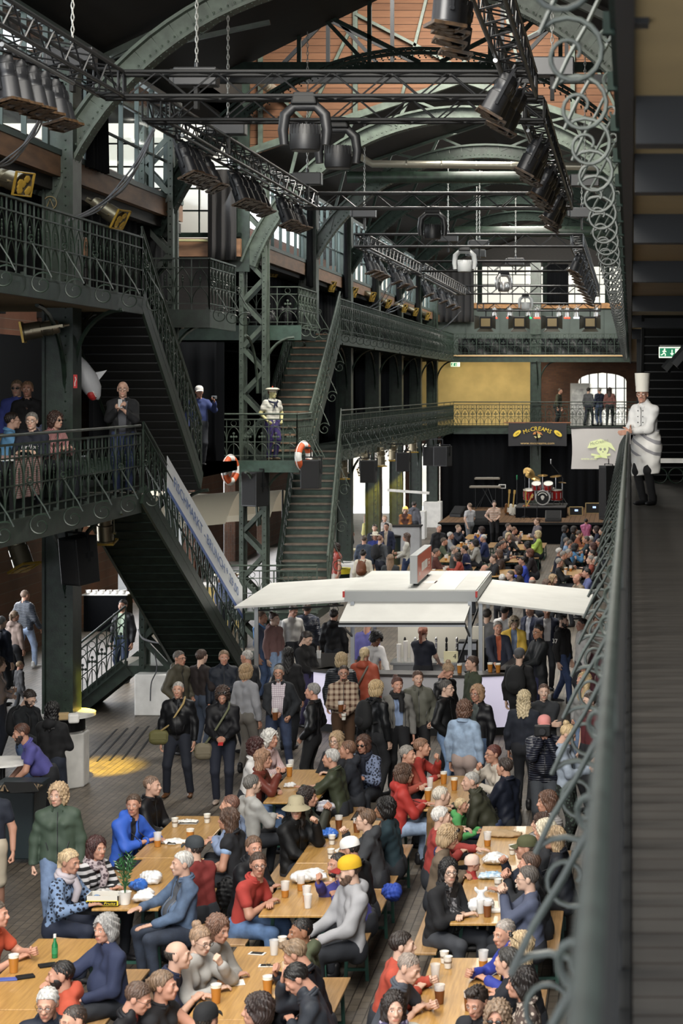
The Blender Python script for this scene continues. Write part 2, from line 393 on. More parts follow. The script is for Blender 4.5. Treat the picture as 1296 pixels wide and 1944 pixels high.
# gable of stained planks closing the crossing roof
g = MB().prism([(-9.3, 11.75), (-4, 13.6), (1.3, 11.75), (1.3, 14.5), (-4, 17), (-9.3, 14.5)], 46.9, 47.0, axis=1)
struct('wall_gable', g, GABLE)
gm = MB()
for x in (-8.9, -6.62, -4.0, -1.4, .9): gm.bb((x - .055, 46.82, 11.9 + (5.3 - abs(x + 4)) * .34), (x + .055, 46.9, 14.6 + (5.3 - abs(x + 4)) * .46))
for s_ in (-1, 1):
    for x0, z0, x1, z1 in ((5.0, 13.8, 3.6, 12.4), (3.9, 12.4, 2.7, 14.9), (2.6, 15.2, .1, 13.9), (1.5, 13.2, .9, 15.6)):
        gm.bar((-4 + s_ * x0, 46.83, z0), (-4 + s_ * x1, 46.83, z1), .07, .1, up=(0, 1, 0))
struct('trim_gable', gm, IRONL)
struct('wall_gable_corner', MB().bb((-9.6, 46.62, 9), (-9.12, 46.7, 14.6)).bb((1.1, 46.62, 9), (1.6, 46.7, 14.6)), IRON)
# clerestory walls at the column line, left and right
def clerestory(idx, x, y0, y1, z0, z1, bays, side):
    fr, pn = MB(), MB()
    fr.bb((x - .07, y0, z0 - .09), (x + .1, y1, z0)); fr.bb((x - .07, y0, z1), (x + .07, y1, z1 + .1))
    n = max(1, int(round((y1 - y0) / 1.12)))
    for k in range(n + 1):
        y = y0 + (y1 - y0) * k / n; wd = .11 if k % 3 == 0 else .03
        fr.bb((x - .04, y - wd / 2, z0), (x + .04, y + wd / 2, z1))
    for z in (z0 + (z1 - z0) * .36, z0 + (z1 - z0) * .70): fr.bb((x - .03, y0, z - .016), (x + .03, y1, z + .016))
    struct('window_%d' % idx, fr, mat('green_window_frame', (.03, .048, .044), .5))
    struct('window_%d_pane' % idx, MB().bb((x - .005, y0, z0), (x + .005, y1, z1)), SKYGL)
    struct('trim_sill_%d' % idx, MB().bb((x - .06, y0, z0 - .42), (x + .08, y1, z0 - .09)), mat('brown_sill_boards', (.13, .070, .038), .6, var=.25, stretch=(1, .2, 1)))
    return idx
clerestory(3, -8.95, 20, 38.6, 9.92, 11.75, 3, 1)
clerestory(4, -8.95, 47.6, 90.8, 9.72, 11.55, 6, 1)
clerestory(5, .95, 47.6, 90.8, 9.72, 11.55, 6, -1)
struct('wall_right_clerestory', MB().bb((.95, 8, 9.4), (1.1, 47, 14.4)), WOODD)
tw = MB()                                               # transept wall with tall window, facing the camera
for x in (-15, -13.6, -12.2, -10.95, -9.45): tw.bb((x - .05, 46.5, 9.9), (x + .05, 46.6, 12.2))
for x in (-14.3, -12.9, -11.6, -10.3): tw.bb((x - .014, 46.5, 9.9), (x + .014, 46.56, 12.2))
for z in (9.9, 10.45, 10.98, 11.5, 12.05): tw.bb((-15, 46.5, z - .018), (-9.4, 46.56, z + .018))
tw.bb((-15, 46.42, 9.82), (-9.3, 46.6, 9.92))
struct('window_6', tw, IROND)
struct('window_6_pane', MB().bb((-15, 46.57, 9.9), (-9.45, 46.58, 12.2)), SKYGL)
struct('trim_transept_sill', MB().bb((-15, 46.4, 9.35), (-9.3, 46.6, 9.78)), mat('brown_sill_boards2', (.20, .105, .055), .6, var=.25, stretch=(.2, 1, 1)))
struct('wall_transept', MB().bb((-15, 46.6, 7.9), (-9.6, 46.75, 9.35)), WOODD)
struct('wall_transept_facade', MB().bb((-24, 60, 8), (-12.5, 60.5, 16)), mat('pale_stone_outside', (.72, .66, .55), .9))
tp = mat('yellowed_pipe', (.42, .40, .2), .5)
struct('trim_pipe', MB().tube([(-12, 46.3, 9.72), (-9.4, 46.3, 9.72)], .03, 6), tp)

# ---- galleries on the left and the back
def slab(name, lo, hi, under=None):
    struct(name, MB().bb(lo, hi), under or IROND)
slab('floor_gallery_left', (-14.2, 14, 4.26), (-8.02, 31.8, 4.5))
slab('floor_landing_left', (-14.2, 31.8, 4.28), (-9.3, 53.8, 4.5))
slab('floor_landing_near', (-10.6, 36.4, 4.28), (-9.3, 46.2, 4.5))
slab('floor_landing_far', (-9.9, 46.2, 4.26), (-7.9, 48.2, 4.5))
slab('floor_gallery_left_far', (-14.2, 53.8, 4.26), (-8.02, 92, 4.5))
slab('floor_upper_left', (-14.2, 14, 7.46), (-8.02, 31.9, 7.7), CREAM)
slab('floor_upper_box', (-10.7, 37.0, 7.42), (-8.02, 39.4, 7.7))
slab('floor_upper_transept', (-14.2, 47.4, 7.42), (-8.1, 50.1, 7.7))
slab('floor_upper_left_far', (-14.2, 53.2, 7.46), (-8.02, 92, 7.7))
slab('floor_gallery_back', (-8.02, 88, 4.2), (3, 92, 4.5))
slab('floor_upper_back', (-8.02, 88, 7.46), (3, 92, 7.7), YELLOW)
fa = MB()
fa.bb((-8.04, 14, 4.18), (-7.98, 31.8, 4.48)).bb((-8.04, 53.8, 4.2), (-7.98, 88, 4.48)).bb((-8.0, 87.95, 4.16), (3, 88.02, 4.46))
fa.bb((-8.04, 14, 7.42), (-7.98, 31.9, 7.68)).bb((-8.04, 53.2, 7.42), (-7.98, 88, 7.68)).bb((-14.2, 47.35, 7.40), (-8.05, 47.42, 7.72)).bb((-10.7, 36.95, 7.36), (-7.98, 37.0, 7.7)).bb((-8.04, 37, 7.36), (-7.98, 39.4, 7.7)).bb((-8.0, 87.95, 7.4), (3, 88.02, 7.68))
struct('trim_fascia', fa, IRON)
struct('trim_landing_fascia', MB().bb((-9.9, 46.12, 4.22), (-7.85, 46.2, 4.5)).bb((-14, 47.3, 7.38), (-8.0, 47.36, 7.74)), mat('lit_green_iron', (.032, .062, .046), .45, var=.2))  # lighter green than the other fascias: the bright landing light put into colour
struct('trim_back_upper_edge', MB().bb((-8, 87.9, 7.66), (0, 87.96, 7.72)), mat('pale_orange_edge', (.5, .33, .16), .6))
struct('wall_left_gallery', MB().bb((-13.9, 10, 4.5), (-13.8, 46, 7.4)).bb((-14.15, 10, 0), (-14.1, 33, 4.3)).bb((-13.2, 47.5, 4.5), (-13.1, 91, 7.4)).bb((-12, 46.0, 4.5), (-9.6, 46.05, 7.3)), CURT)
struct('wall_left_upper', MB().bb((-12.6, 14, 7.7), (-12.5, 39, 9.4)).bb((-11.6, 50.5, 7.7), (-11.5, 91, 9.3)).bb((-10.6, 39.3, 7.7), (-9.2, 39.4, 8.4)), CURT)

# ---- cast-iron railings
def spiral(c, r, turns, a0, n=22, ax=(1, 0, 0), bx=(0, 0, 1)):
    a, b = np.array(ax, float), np.array(bx, float); P = []
    for t in np.linspace(0, 1, n):
        q = r * (1 - .82 * t); th = a0 + turns * 2 * PI * t
        P.append(np.array(c) + q * (math.cos(th) * a + math.sin(th) * b))
    return P
RCACHE = {}
def bay_meshes(bay, sl, style, m, det, m2):
    k = (round(bay, 3), round(sl, 3), style, m.name, det, m2.name)
    if k in RCACHE: return RCACHE[k]
    n = 4 if style == 'lancet' else 3
    ns = 5 if det > 1 else 4
    pw = bay / n; P = MB(); z = lambda x, h: h + sl * x
    r = .009 if det < 2 else .0085
    for i in range(n):
        x0 = i * pw; c = x0 + pw / 2
        if style == 'lancet':
            P.tube([(c + .028 * math.cos(a), 0, z(c, .87) + .075 * math.sin(a)) for a in np.linspace(0, 2 * PI, 9)[:-1]], r * .8, 4, closed=True)
            for zb, zt in ((.13, .44), (.44, .79)):
                for sg in (-1, 1):
                    P.tube([(x, 0, z(x, h)) for x, h in [(c + sg * pw * .46 * (1 - t ** 2.4), zb + (zt - zb) * t) for t in np.linspace(0, 1, 6)]], r * .9, 4)
            P.tube([(c, 0, z(c, h)) for h in (.44, .66)], r * .8, 4)
            for h, q in ((.54, .020), (.59, .028), (.65, .014)): P.ball((c, 0, z(c, h)), (q, .012, q * 1.1), 6, 4)
        else:
            P.ring((c, 0, z(c, .88)), .065, r * .8, axis=1, n=12, m=4)
            for zb, zt in ((.05, .40), (.40, .79)):
                for sg in (-1, 1):
                    P.tube([(x, 0, z(x, h)) for x, h in [(c + sg * pw * .5 * math.cos(t), zb + (zt - zb) * math.sin(t)) for t in np.linspace(0, PI / 2, 7)]], r, 4)
            P.tube([(c, 0, z(c, h)) for h in (.05, .62)], r, 4)
            for dx, dz in ((0, .64), (-.06, .56), (.06, .56), (0, .56)): P.ball((c + dx, 0, z(c, dz)), (.032, .014, .03), 6, 4)
        P.bar((x0, 0, z(x0, -.02)), (x0, 0, z(x0, .96)), .018)
    post = MB().bar((0, 0, -.05), (0, 0, .97), .03)
    post.box((0, .03, .0), (.06, .05, .09))
    sc = MB(); q = .012 if det < 2 else .0125
    body = [(.0, .05, .49), (.03, .10, .40), (.06, .16, .28), (.09, .25, .13), (.11, .32, -.02)]
    sc.tube([(x, y, h + sl * x) for x, y, h in body], q, ns + 1)
    lo = spiral((.10, .19, -.11), .165, 1.45, .75, n=26, ax=(.12, 1, 0))
    sc.tube([(x, y, h + sl * x) for x, y, h in lo], np.linspace(q, q * .7, 26), ns + 1)
    hi = spiral((.0, .075, .49), .062, 1.3, -PI / 2, n=16, ax=(.6, .8, 0))
    sc.tube([(x, y, h) for x, y, h in hi], q * .85, ns)
    res = (P.mesh('panel', m2), post.mesh('post', m2), sc.mesh('scroll_bracket', m, 40))
    RCACHE[k] = res; return res
def railing(label, p0, p1, side=1, bay=1.5, extra=True, style='lancet', m=None, det=1, scroll=True, hr=.022, m2=None, hx=0.):
    """side: +1 the scrolls lean to the left of the walk p0->p1, -1 to the right"""
    m = m or IRON; p0, p1 = Vector(p0), Vector(p1); d = p1 - p0; L = math.hypot(d.x, d.y); sl = d.z / L
    t = thing('gallery_railing', label, 'railing', p0, math.atan2(d.y, d.x))
    n = max(1, int(round(L / bay))); b = L / n
    pm, qm, sm = bay_meshes(b, sl, style, m, det, m2 or m)
    m2 = m2 or m
    def rail(nm, h, a, bb_): MB().bar((0, 0, h), (L, 0, h + sl * L), a, bb_).build(nm, m2, t)
    if extra:
        MB().tube([(0, hx, 1.1), (L, hx, 1.1 + sl * L)], hr, 8).build('handrail', m, t, 60)
    MB().bar((0, 0, .975), (L, 0, .975 + sl * L), .05, .028).build('handrail' if not extra else 'top_rail', m2, t)
    for h in (.80, .44, .12): rail('rail', h, .022, .02)
    rail('base_rail', -.01, .05, .03)
    for i in range(n + 1):
        ch = child('post', qm, t, M=Matrix.Translation((i * b, 0, sl * i * b)))
        if extra and i % 2 == 0: MB().bar((i * b, 0, .96 + sl * i * b), (i * b, 0, 1.1 + sl * i * b), .02).build('stanchion', m, t)
        M = Matrix.Translation((i * b, 0, sl * i * b)) @ Matrix.Diagonal((1, side, 1, 1))
        if scroll: child('scroll_bracket', sm, t, M=M)
        if i < n: child('panel', pm, t, M=Matrix.Translation((i * b, 0, sl * i * b)))
    return t
railing('lower left gallery railing with scroll brackets beside the seated diners', (XL, 15, G2), (XL, 31.8, G2), side=-1)
railing('upper left gallery railing high at the left edge', (XL, 15, G3), (XL, 31.9, G3), side=-1, extra=False)
railing('long lower far gallery railing running back to the stage', (XL, 53.8, G2), (XL, 87.9, G2), side=-1, bay=1.5)
railing('long upper far gallery railing running back on the left', (XL, 53.3, G3), (XL, 87.9, G3), side=-1, extra=False)
railing('short railing of the upper balcony box, front', (-10.7, 37.0, G3), (XL, 37.0, G3), side=-1, extra=False, scroll=False)
railing('short railing of the upper balcony box, nave side', (XL, 37.0, G3), (XL, 39.4, G3), side=-1, extra=False, bay=1.2)
railing('front railing of the upper balcony above the sailor figure', (-9.6, 47.35, G3), (-8.08, 47.35, G3), side=-1, extra=False, style='round', scroll=False, m=IRONL)
railing('side railing of the upper balcony above the sailor figure', (-8.08, 47.35, G3), (-8.08, 50.1, G3), side=-1, extra=False, style='round', m=IRONL, bay=1.4)
railing('railing of the landing in front of the sailor figure', (-9.9, 46.15, G2), (-7.9, 46.15, G2), side=-1, style='round', scroll=False, m=IRONL, bay=1.0)
railing('side railing of the landing with the sailor figure', (-7.9, 46.15, G2), (-7.9, 48.2, G2), side=-1, m=IRONL, bay=1.0)
railing('back gallery railing in front of the yellow wall', (-8.0, 87.95, G2), (0.3, 87.95, G2), side=-1, style='round', scroll=False, bay=1.05)
railing('upper back gallery railing hung with dark foil', (-8.0, 87.95, G3), (0.3, 87.95, G3), side=-1, extra=False, style='round', scroll=False, bay=1.05)
railing('railing of the low landing at the foot of the far stairs', (-9.5, 46.3, .9), (-7.45, 46.3, .9), side=-1, style='round', scroll=False, m=IRONL, bay=1.0)
# right galleries, edge on beside the camera
NEARI = mat('near_grey_green_iron', (.022, .028, .023), .45, var=.35, vscale=9)
railing('blurred right gallery railing close to the camera', (-.04, 1.2, G2 - .03), (-.04, 60, G2 - .03), side=1, det=2, extra=True, m=NEARI, hr=.018, m2=BLACK, hx=.008)  # m2 blackens posts, panels and lower rails: their shade put into the colour
railing('right upper gallery railing with big scrolls against the roof', (-.06, 6.5, G3), (-.06, 87.9, G3), side=1, det=2, extra=False, m=NEARI, m2=IROND)
rf = MB().bb((-.05, 4, 7.38), (.012, 91, 7.72)).bb((-.03, 3, 4.2), (.005, 60, 4.5))
struct('trim_fascia_right', rf, BLACK)
struct('trim_post_right', MB().bb((-.05, 6.4, 7.4), (.06, 6.5, 9.5)), BLACK)

# ---- staircases
TREAD = mat('worn_tread_edge', (.20, .13, .085), .6, var=.3)
RISER = mat('dark_green_riser', (.032, .055, .043), .5, var=.2)
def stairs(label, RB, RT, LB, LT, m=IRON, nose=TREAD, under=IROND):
    RB, RT, LB, LT = map(Vector, (RB, RT, LB, LT)); n = int(round((RT.z - RB.z) / .185))
    t = thing('staircase', label, 'stairs', RB)
    T_, R_ = MB(), MB()
    for k in range(n):
        f0, f1 = k / n, (k + 1) / n
        a, b = RB.lerp(RT, f0) - RB, RB.lerp(RT, f1) - RB; c, d = LB.lerp(LT, f0) - RB, LB.lerp(LT, f1) - RB
        z1 = b.z; dn = (b - a); dn.z = 0; dn = dn.normalized() * .03
        mb = MB(); v = [(a.x, a.y, z1), (c.x, c.y, z1), (d.x, d.y, z1), (b.x, b.y, z1)]
        e = [(-dn.x, -dn.y)] * 2 + [(0, 0)] * 2
        lo = [(p[0] + q[0], p[1] + q[1], z1 - .04) for p, q in zip(v, e)]; hi = [(p[0] + q[0], p[1] + q[1], z1) for p, q in zip(v, e)]
        mb.add(lo + hi, [(0, 3, 2, 1), (4, 5, 6, 7), (0, 1, 5, 4), (1, 2, 6, 5), (2, 3, 7, 6), (3, 0, 4, 7)])
        mb.build('tread', nose, t)
        r = MB().add([(a.x, a.y, a.z - .02), (c.x, c.y, a.z - .02), (c.x, c.y, z1 - .03), (a.x, a.y, z1 - .03)], [(0, 1, 2, 3)])
        r.add([(b.x, b.y, z1 - .05), (d.x, d.y, z1 - .05), (d.x, d.y, z1 - .06), (b.x, b.y, z1 - .06)], [(0, 1, 2, 3)])
        r.build('riser', RISER, t)
    for p, q in ((RB, RT), (LB, LT)):
        MB().bar(p - RB + Vector((0, 0, -.02)), q - RB + Vector((0, 0, -.02)), .045, .34).build('stringer', m, t)
    mb = MB(); o = Vector((0, 0, -.16))
    mb.add([RB - RB + o, LB - RB + o, LT - RB + o, RT - RB + o] + [p - RB + o - Vector((0, 0, .03)) for p in (RB, LB, LT, RT)], [(0, 1, 2, 3), (7, 6, 5, 4)])
    for k in range(1, 22):
        a = RB.lerp(RT, k / 22) - RB + o - Vector((0, 0, .03)); b = LB.lerp(LT, k / 22) - RB + o - Vector((0, 0, .03)); mb.bar(a, b, .03, .02)
    mb.build('soffit', under, t)
    return t
stairs('lower near staircase with a banner, dropping to the left floor', (-7.4, 37.3, .9), (-7.95, 31.8, G2), (-8.62, 37.3, .9), (-8.98, 31.8, G2), nose=mat('pale_tread', (.16, .15, .13), .6, var=.2))
stairs('upper near staircase under the green exit sign, left', (XL, 36.3, G2), (XL, 31.9, G3), (-9.25, 36.3, G2), (-9.25, 31.9, G3), under=BLACK)
stairs('far staircase rising behind the sailor figure', (-7.95, 48.2, G2), (-7.95, 53.3, G3), (-9.1, 48.2, G2), (-9.1, 53.3, G3))
stairs('far lower staircase behind the beer stall', (-7.5, 48.2, .9), (-8.0, 53.8, G2), (-8.75, 48.2, .9), (-9.2, 53.8, G2), nose=mat('dark_tread', (.14, .11, .085), .6, var=.2))
stairs('small side staircase beside the green pillar', (-10.75, 37.3, 0), (-9.65, 37.3, .9), (-10.75, 38.6, 0), (-9.65, 38.6, .9), nose=mat('pale_tread', (.16, .15, .13), .6, var=.2))
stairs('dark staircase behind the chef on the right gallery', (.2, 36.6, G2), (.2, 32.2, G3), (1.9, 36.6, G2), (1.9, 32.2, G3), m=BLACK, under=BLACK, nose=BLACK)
struct('floor_low_landing_near', MB().bb((-9.65, 37.3, .7), (-7.4, 39.4, .9)), IRON)
struct('floor_low_landing_far', MB().bb((-9.6, 46.3, .7), (-7.45, 48.2, .9)), IRON)
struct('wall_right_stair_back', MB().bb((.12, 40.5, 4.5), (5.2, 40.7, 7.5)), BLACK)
railing('railing of the lower near staircase, banner side', (-7.95, 31.8, G2 + .05), (-7.4, 37.3, .95), side=1, bay=1.1)
railing('railing of the upper near staircase', (XL, 31.9, G3 + .05), (XL, 36.3, G2 + .05), side=1, bay=1.1, extra=True)
railing('nave side railing of the far staircase by the sailor', (-7.95, 53.3, G3 + .05), (-7.95, 48.2, G2 + .05), side=1, bay=1.25, m=IRONL)
railing('wall side railing of the far staircase by the sailor', (-9.1, 53.3, G3 + .05), (-9.1, 48.2, G2 + .05), side=1, bay=1.25, scroll=False, extra=False)
railing('nave side railing of the far lower staircase', (-8.0, 53.8, G2 + .05), (-7.5, 48.2, .95), side=1, bay=1.25, m=IRONL)
railing('wall side railing of the far lower staircase', (-9.2, 53.8, G2 + .05), (-8.75, 48.2, .95), side=1, bay=1.25, scroll=False, extra=False)
railing('railing of the small side staircase', (-10.75, 37.25, .05), (-9.65, 37.25, .95), side=-1, style='round', scroll=False, bay=.6)

# ---- iron columns on white plinths, with brackets
def column_mb(z0, z1, wd=.44, lattice=False):
    c = MB(); rv = MB()
    if lattice:
        for sx in (-1, 1):
            for sy in (-1, 1): c.bar((sx * wd * .62, sy * .2, z0), (sx * wd * .62, sy * .2, z1), .10, .10, up=(1, 0, 0))
            c.bar((sx * wd * .62, 0, z0), (sx * wd * .62, 0, z1), .03, .46, up=(0, 1, 0))
        n = int((z1 - z0) / .55)
        for k in range(n):
            a, b = z0 + (z1 - z0) * k / n, z0 + (z1 - z0) * (k + 1) / n; sg = 1 if k % 2 else -1
            for y in (-.22, .22): c.bar((-sg * wd * .6, y, a), (sg * wd * .6, y, b), .02, .10, up=(0, 0, 1))
    else:
        c.bb((-wd / 2, -.16, z0), (wd / 2, .16, z1)); 
        for sx in (-1, 1): c.bb((sx * wd / 2 - .02, -.24, z0), (sx * wd / 2 + .02, .24, z1)); 
        c.bb((wd * .16, -.20, z0), (wd * .5, -.15, z1))
    for k in range(int((z1 - z0) / .145)):
        for x in ((wd * .26,) if not lattice else (-wd * .62, wd * .62)): rv.ball((x, -.205 if not lattice else -.255, z0 + .07 + k * .145), .016, 6, 4)
    return c, rv
def iron_column(label, y, x=CX, z0=.86, z1=11.6, lattice=False, plinth=True, m=IRON, octo=True, hp=.9):
    t = thing('iron_column', label, 'column', (x, y, 0))
    c, rv = column_mb(z0, z1, lattice=lattice)
    c.join(rv).build('shaft', m, t, 35)
    if plinth:
        if octo:
            q = [(.39 * math.cos(a) * 1.08, .39 * math.sin(a) * 1.08) for a in np.linspace(PI / 8, 2 * PI + PI / 8, 9)[:-1]]
            b = MB().prism(q, 0, hp - .06); b.prism([(u * .93, v_ * .93) for u, v_ in q], hp - .06, hp)
        else: b = MB().bb((-.36, -.45, 0), (.42, .4, hp))
        b.build('plinth', WHITE, t, bevel=.02)
    for zt in (G2 - .24, G3 - .26):
        br = MB()
        for sg in (-1, 1):
            br.tube([(.1, sg * (.16 + 1.45 * (1 - math.cos(a))), zt - 1.35 + 1.35 * math.sin(a)) for a in np.linspace(0, PI / 2, 9)], .035, 5)
        br.tube([(.2 + .75 * (1 - math.cos(a)), 0, zt - .95 + .95 * math.sin(a)) for a in np.linspace(0, PI / 2, 9)], .035, 5)
        br.build('arched_bracket', m, t)
    return t
iron_column('massive riveted green pillar on an octagonal plinth at left', CYS[0])
iron_column('lattice pillar on a white block beside the near staircase', CYS[1], lattice=True, octo=False, hp=.78, x=-9.05)
iron_column('lattice pillar beside the sailor figure', CYS[2], lattice=True, plinth=False, z0=0, m=IRONL, x=-9.05)
for k, y in enumerate(CYS[3:]):
    iron_column('%s far green column behind the stall, counted towards the stage' % ORD[k], y, octo=False, hp=1.15 if k > 3 else .8)
for k, y in enumerate((47.5, 54, 61, 68, 75, 82)): iron_column('%s right hand column beyond the near gallery' % ORD[k], y, x=.75, octo=False, plinth=False, z0=0, m=IROND)
iron_column('slim green post rising behind the drum kit', 88.2, x=-4.3, z0=0, z1=11.9, plinth=False)
# stubs that carry the big arch ribs
AC, AZ, AR = -4.0, 7.3, 5.3
def rib(label, y, m=IRONL, a0=.35, strut=True, thin=False, rafter=(11.85, 13.6)):
    t = thing('roof_truss', label, 'roof truss', (AC, y, AZ))
    c, rv = MB(), MB(); A = np.linspace(a0, PI - a0, 41)
    for q in range(40):
        tn = thin and .85 < A[q] < PI - .85
        for r_, h, wd in ((AR, .05, .34), (AR + .34, .05, .30), (AR + .17, .30, .03)) if not tn else ((AR + .05, .05, .14), (AR + .13, .05, .14)):
            c.bar((-r_ * math.cos(A[q]), 0, r_ * math.sin(A[q])), (-r_ * math.cos(A[q + 1]), 0, r_ * math.sin(A[q + 1])), wd, h, up=(0, 0, 1))
    for a in np.linspace(a0, PI - a0, 110):
        for yy in (-.18, ): rv.ball((-(AR + .06) * math.cos(a), yy, (AR + .06) * math.sin(a)), .02, 6, 4)
        for yy in (-.10, .10): rv.ball((-(AR - .025) * math.cos(a), yy, (AR - .025) * math.sin(a)), .018, 6, 4)
    c.join(rv).build('arch_rib', m, t, 35)
    if strut:
        z0, z1 = rafter[0] - AZ, rafter[1] - AZ
        for sg in (-1, 1):
            MB().bar((sg * 5.2, 0, z0), (0, 0, z1), .16, .16, up=(0, 1, 0)).build('rafter', m, t)
            for u in (.25, .5, .75):
                x = 5.2 * (1 - u) ; zz = z0 + (z1 - z0) * u
                xa = min(x * 1.05 + .25, 4.9); MB().bar((sg * x, 0, zz), (sg * xa, 0, math.sqrt(max(.1, AR ** 2 - xa ** 2)) + .15), .07, .08, up=(0, 1, 0)).build('strut', m, t)
                xb = max(x - .9, 0); MB().bar((sg * x, 0, zz), (sg * xb, 0, math.sqrt(AR ** 2 - xb ** 2) + .2), .06, .07, up=(0, 1, 0)).build('strut', m, t)
    return t
rib('arched roof rib nearest the camera at upper left', CYS[0], strut=False)
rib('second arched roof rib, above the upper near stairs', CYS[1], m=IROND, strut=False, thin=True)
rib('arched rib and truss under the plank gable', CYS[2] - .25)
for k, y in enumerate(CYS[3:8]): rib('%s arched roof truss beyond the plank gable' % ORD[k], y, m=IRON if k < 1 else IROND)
def cross_beam(label, y, z, m):
    t = thing('roof_truss', label, 'roof truss', (AC, y, z))
    MB().bb((-5.2, -.1, -.09), (5.2, .1, .09)).build('tie_beam', m, t)
    for sg in (-1, 1):
        MB().bar((sg * 5.2, 0, 0), (0, 0, 2.7), .16, .2, up=(0, 1, 0)).build('rafter', m, t)
        for x0, x1 in ((2.6, 2.6), (2.6, .2), (3.9, 2.6), (1.2, 1.2), (1.2, 2.5)):
            MB().bar((sg * x0, 0, 0 if x0 != 2.6 or x1 == 2.6 else 1.3), (sg * x1, 0, (5.2 - x1) / 5.2 * 2.7 if x0 != 2.6 or x1 == 2.6 else .1), .08, .09, up=(0, 1, 0)).build('strut', m, t)
    return t
cross_beam('black roof truss in front of the plank gable', 42.5, 12.95, BLACK)
cross_beam('dark roof truss at the near edge of the crossing', 38.8, 12.6, IROND)
for k, y in enumerate((33.5, 27.5)):
    mb = MB()
    for sg in (-1, 1): mb.bar((AC + sg * 5.2, y, 11.8), (AC, y, 14.3), .12, .2, up=(0, 1, 0))
    mb.bar((AC - 5.0, y, 11.9), (AC - 2.2, y, 12.5), .08); mb.bar((AC - 3.4, y, 12.3), (AC - 2.0, y, 13.4), .08)
    struct('trim_rafter_%d' % k, mb, IRON)
# ---- black curtains between the clerestory windows and below the galleries
def curtain(label, p, q, z0, z1, amp=.06, wav=.22, m=CURT, group=None):
    p, q = Vector(p), Vector(q); L = (q - p).length; d = (q - p).normalized(); nn = Vector((-d.y, d.x, 0))
    n = max(12, int(L / wav * 6)); ph = rnd.random() * 6
    def fn(u, v):
        o = amp * (.45 + .55 * v) * (math.sin(u * L / wav * 2 * PI + ph) + .35 * math.sin(u * L / wav * 4.1 * PI + ph * 2))
        c = p + d * (u * L) + nn * o; return (c.x, c.y, z1 + (z0 - z1) * v)
    mb = MB().sheet(fn, n, 6)
    o = mb.build('curtain', m, smooth=80); sm = o.modifiers.new('thickness', 'SOLIDIFY'); sm.thickness = .012
    return tag(o, label, 'curtain', group)
curtain('tall black curtain beside the bright transept window', (-10.02, 46.2, 0), (-9.35, 46.2, 0), 9.25, 11.4, m=mat('dusty_black_cloth', (.022, .021, .021), .95))
for k, y in enumerate((53.6, 60.3, 67, 73.7, 80.4)): curtain('black curtain at the %s far clerestory pier' % ORD[k], (-8.8, y - .5, 0), (-8.8, y + .5, 0), 9.0, 11.5, amp=.04, wav=.2)
curtain('black curtain beside the near clerestory window', (-8.8, 31.6, 0), (-8.8, 32.7, 0), 9.8, 11.7, amp=.05)
curtain('black backdrop curtain behind the stage', (-8.6, 88.35, 0), (.6, 88.35, 0), 0.0, 4.2, amp=.07, wav=.45)
curtain('black curtain at the back window above the gallery', (-3.9, 90.7, 0), (-2.9, 90.7, 0), 10.1, 12, amp=.06)
curtain('grey black curtain at far left end of the back wall', (-9.0, 90.6, 0), (-7.3, 90.6, 0), 9.3, 11.9, amp=.08, wav=.3, m=mat('dusty_black_cloth2', (.03, .03, .032), .95))
curtain('wide black curtain on the left lower wall near the door', (-13.9, 36.6, 0), (-12.1, 36.6, 0), 0, 4.2, amp=.04)
for k, y in enumerate((57, 63.5, 70, 77, 83)): curtain('black drape under the upper far gallery, %s bay towards the stage' % ORD[k], (-9.6, y - 2.6, 0), (-9.6, y + 2.6, 0), 4.55, 7.4, amp=.08, wav=.4)
curtain('black drape behind the sailor figure landing', (-11.8, 45.9, 0), (-9.75, 45.9, 0), 4.5, 7.3, amp=.06, wav=.4)
curtain('black drape hiding the upper left gallery store', (-9.4, 22, 0), (-9.4, 31.5, 0), 7.75, 9.3, amp=.06, wav=.5)
curtain('black drape behind the near upper balcony box', (-9.2, 33, 0), (-9.2, 39, 0), 7.75, 9.6, amp=.06, wav=.5)
curtain('black drape above the far upper gallery', (-9.5, 50.5, 0), (-9.5, 88, 0), 7.75, 9.25, amp=.06, wav=.6)
# ---- ducts
DUCT = mat('galvanised_duct', (.42, .40, .33), .35, .8)
def duct(label, pts, r, m=DUCT):
    t = MB().tube(pts, r, 14)
    P = np.array(pts)
    for a, b in zip(P[:-1], P[1:]):
        L = np.linalg.norm(b - a)
        for k in range(1, int(L / .9)): c = a + (b - a) * k / int(L / .9); dd = (b - a) / L; t.tube([c - dd * .02, c + dd * .02], r * 1.06, 14)
    return tag(t.build('ventilation_duct', m, smooth=40), label, 'duct')
duct('silver duct running along the roof at upper left', [(-8.4, 33.5, 13.2), (-8.4, 38.5, 13.2), (-8.4, 46.6, 13.2)], .13)
duct('thin silver duct across the hall behind the arch', [(-7.5, 51.6, 12.55), (-6.9, 52, 12.2), (-.4, 52, 12.12)], .10)
duct('thick dark duct across the hall below the silver one', [(-7.7, 53, 11.95), (-.4, 53, 11.95)], .16, m=IRON)
duct('far dark duct across the hall high over the stage', [(-6.5, 72, 12.0), (-.4, 72, 12.0)], .2, m=IRON)

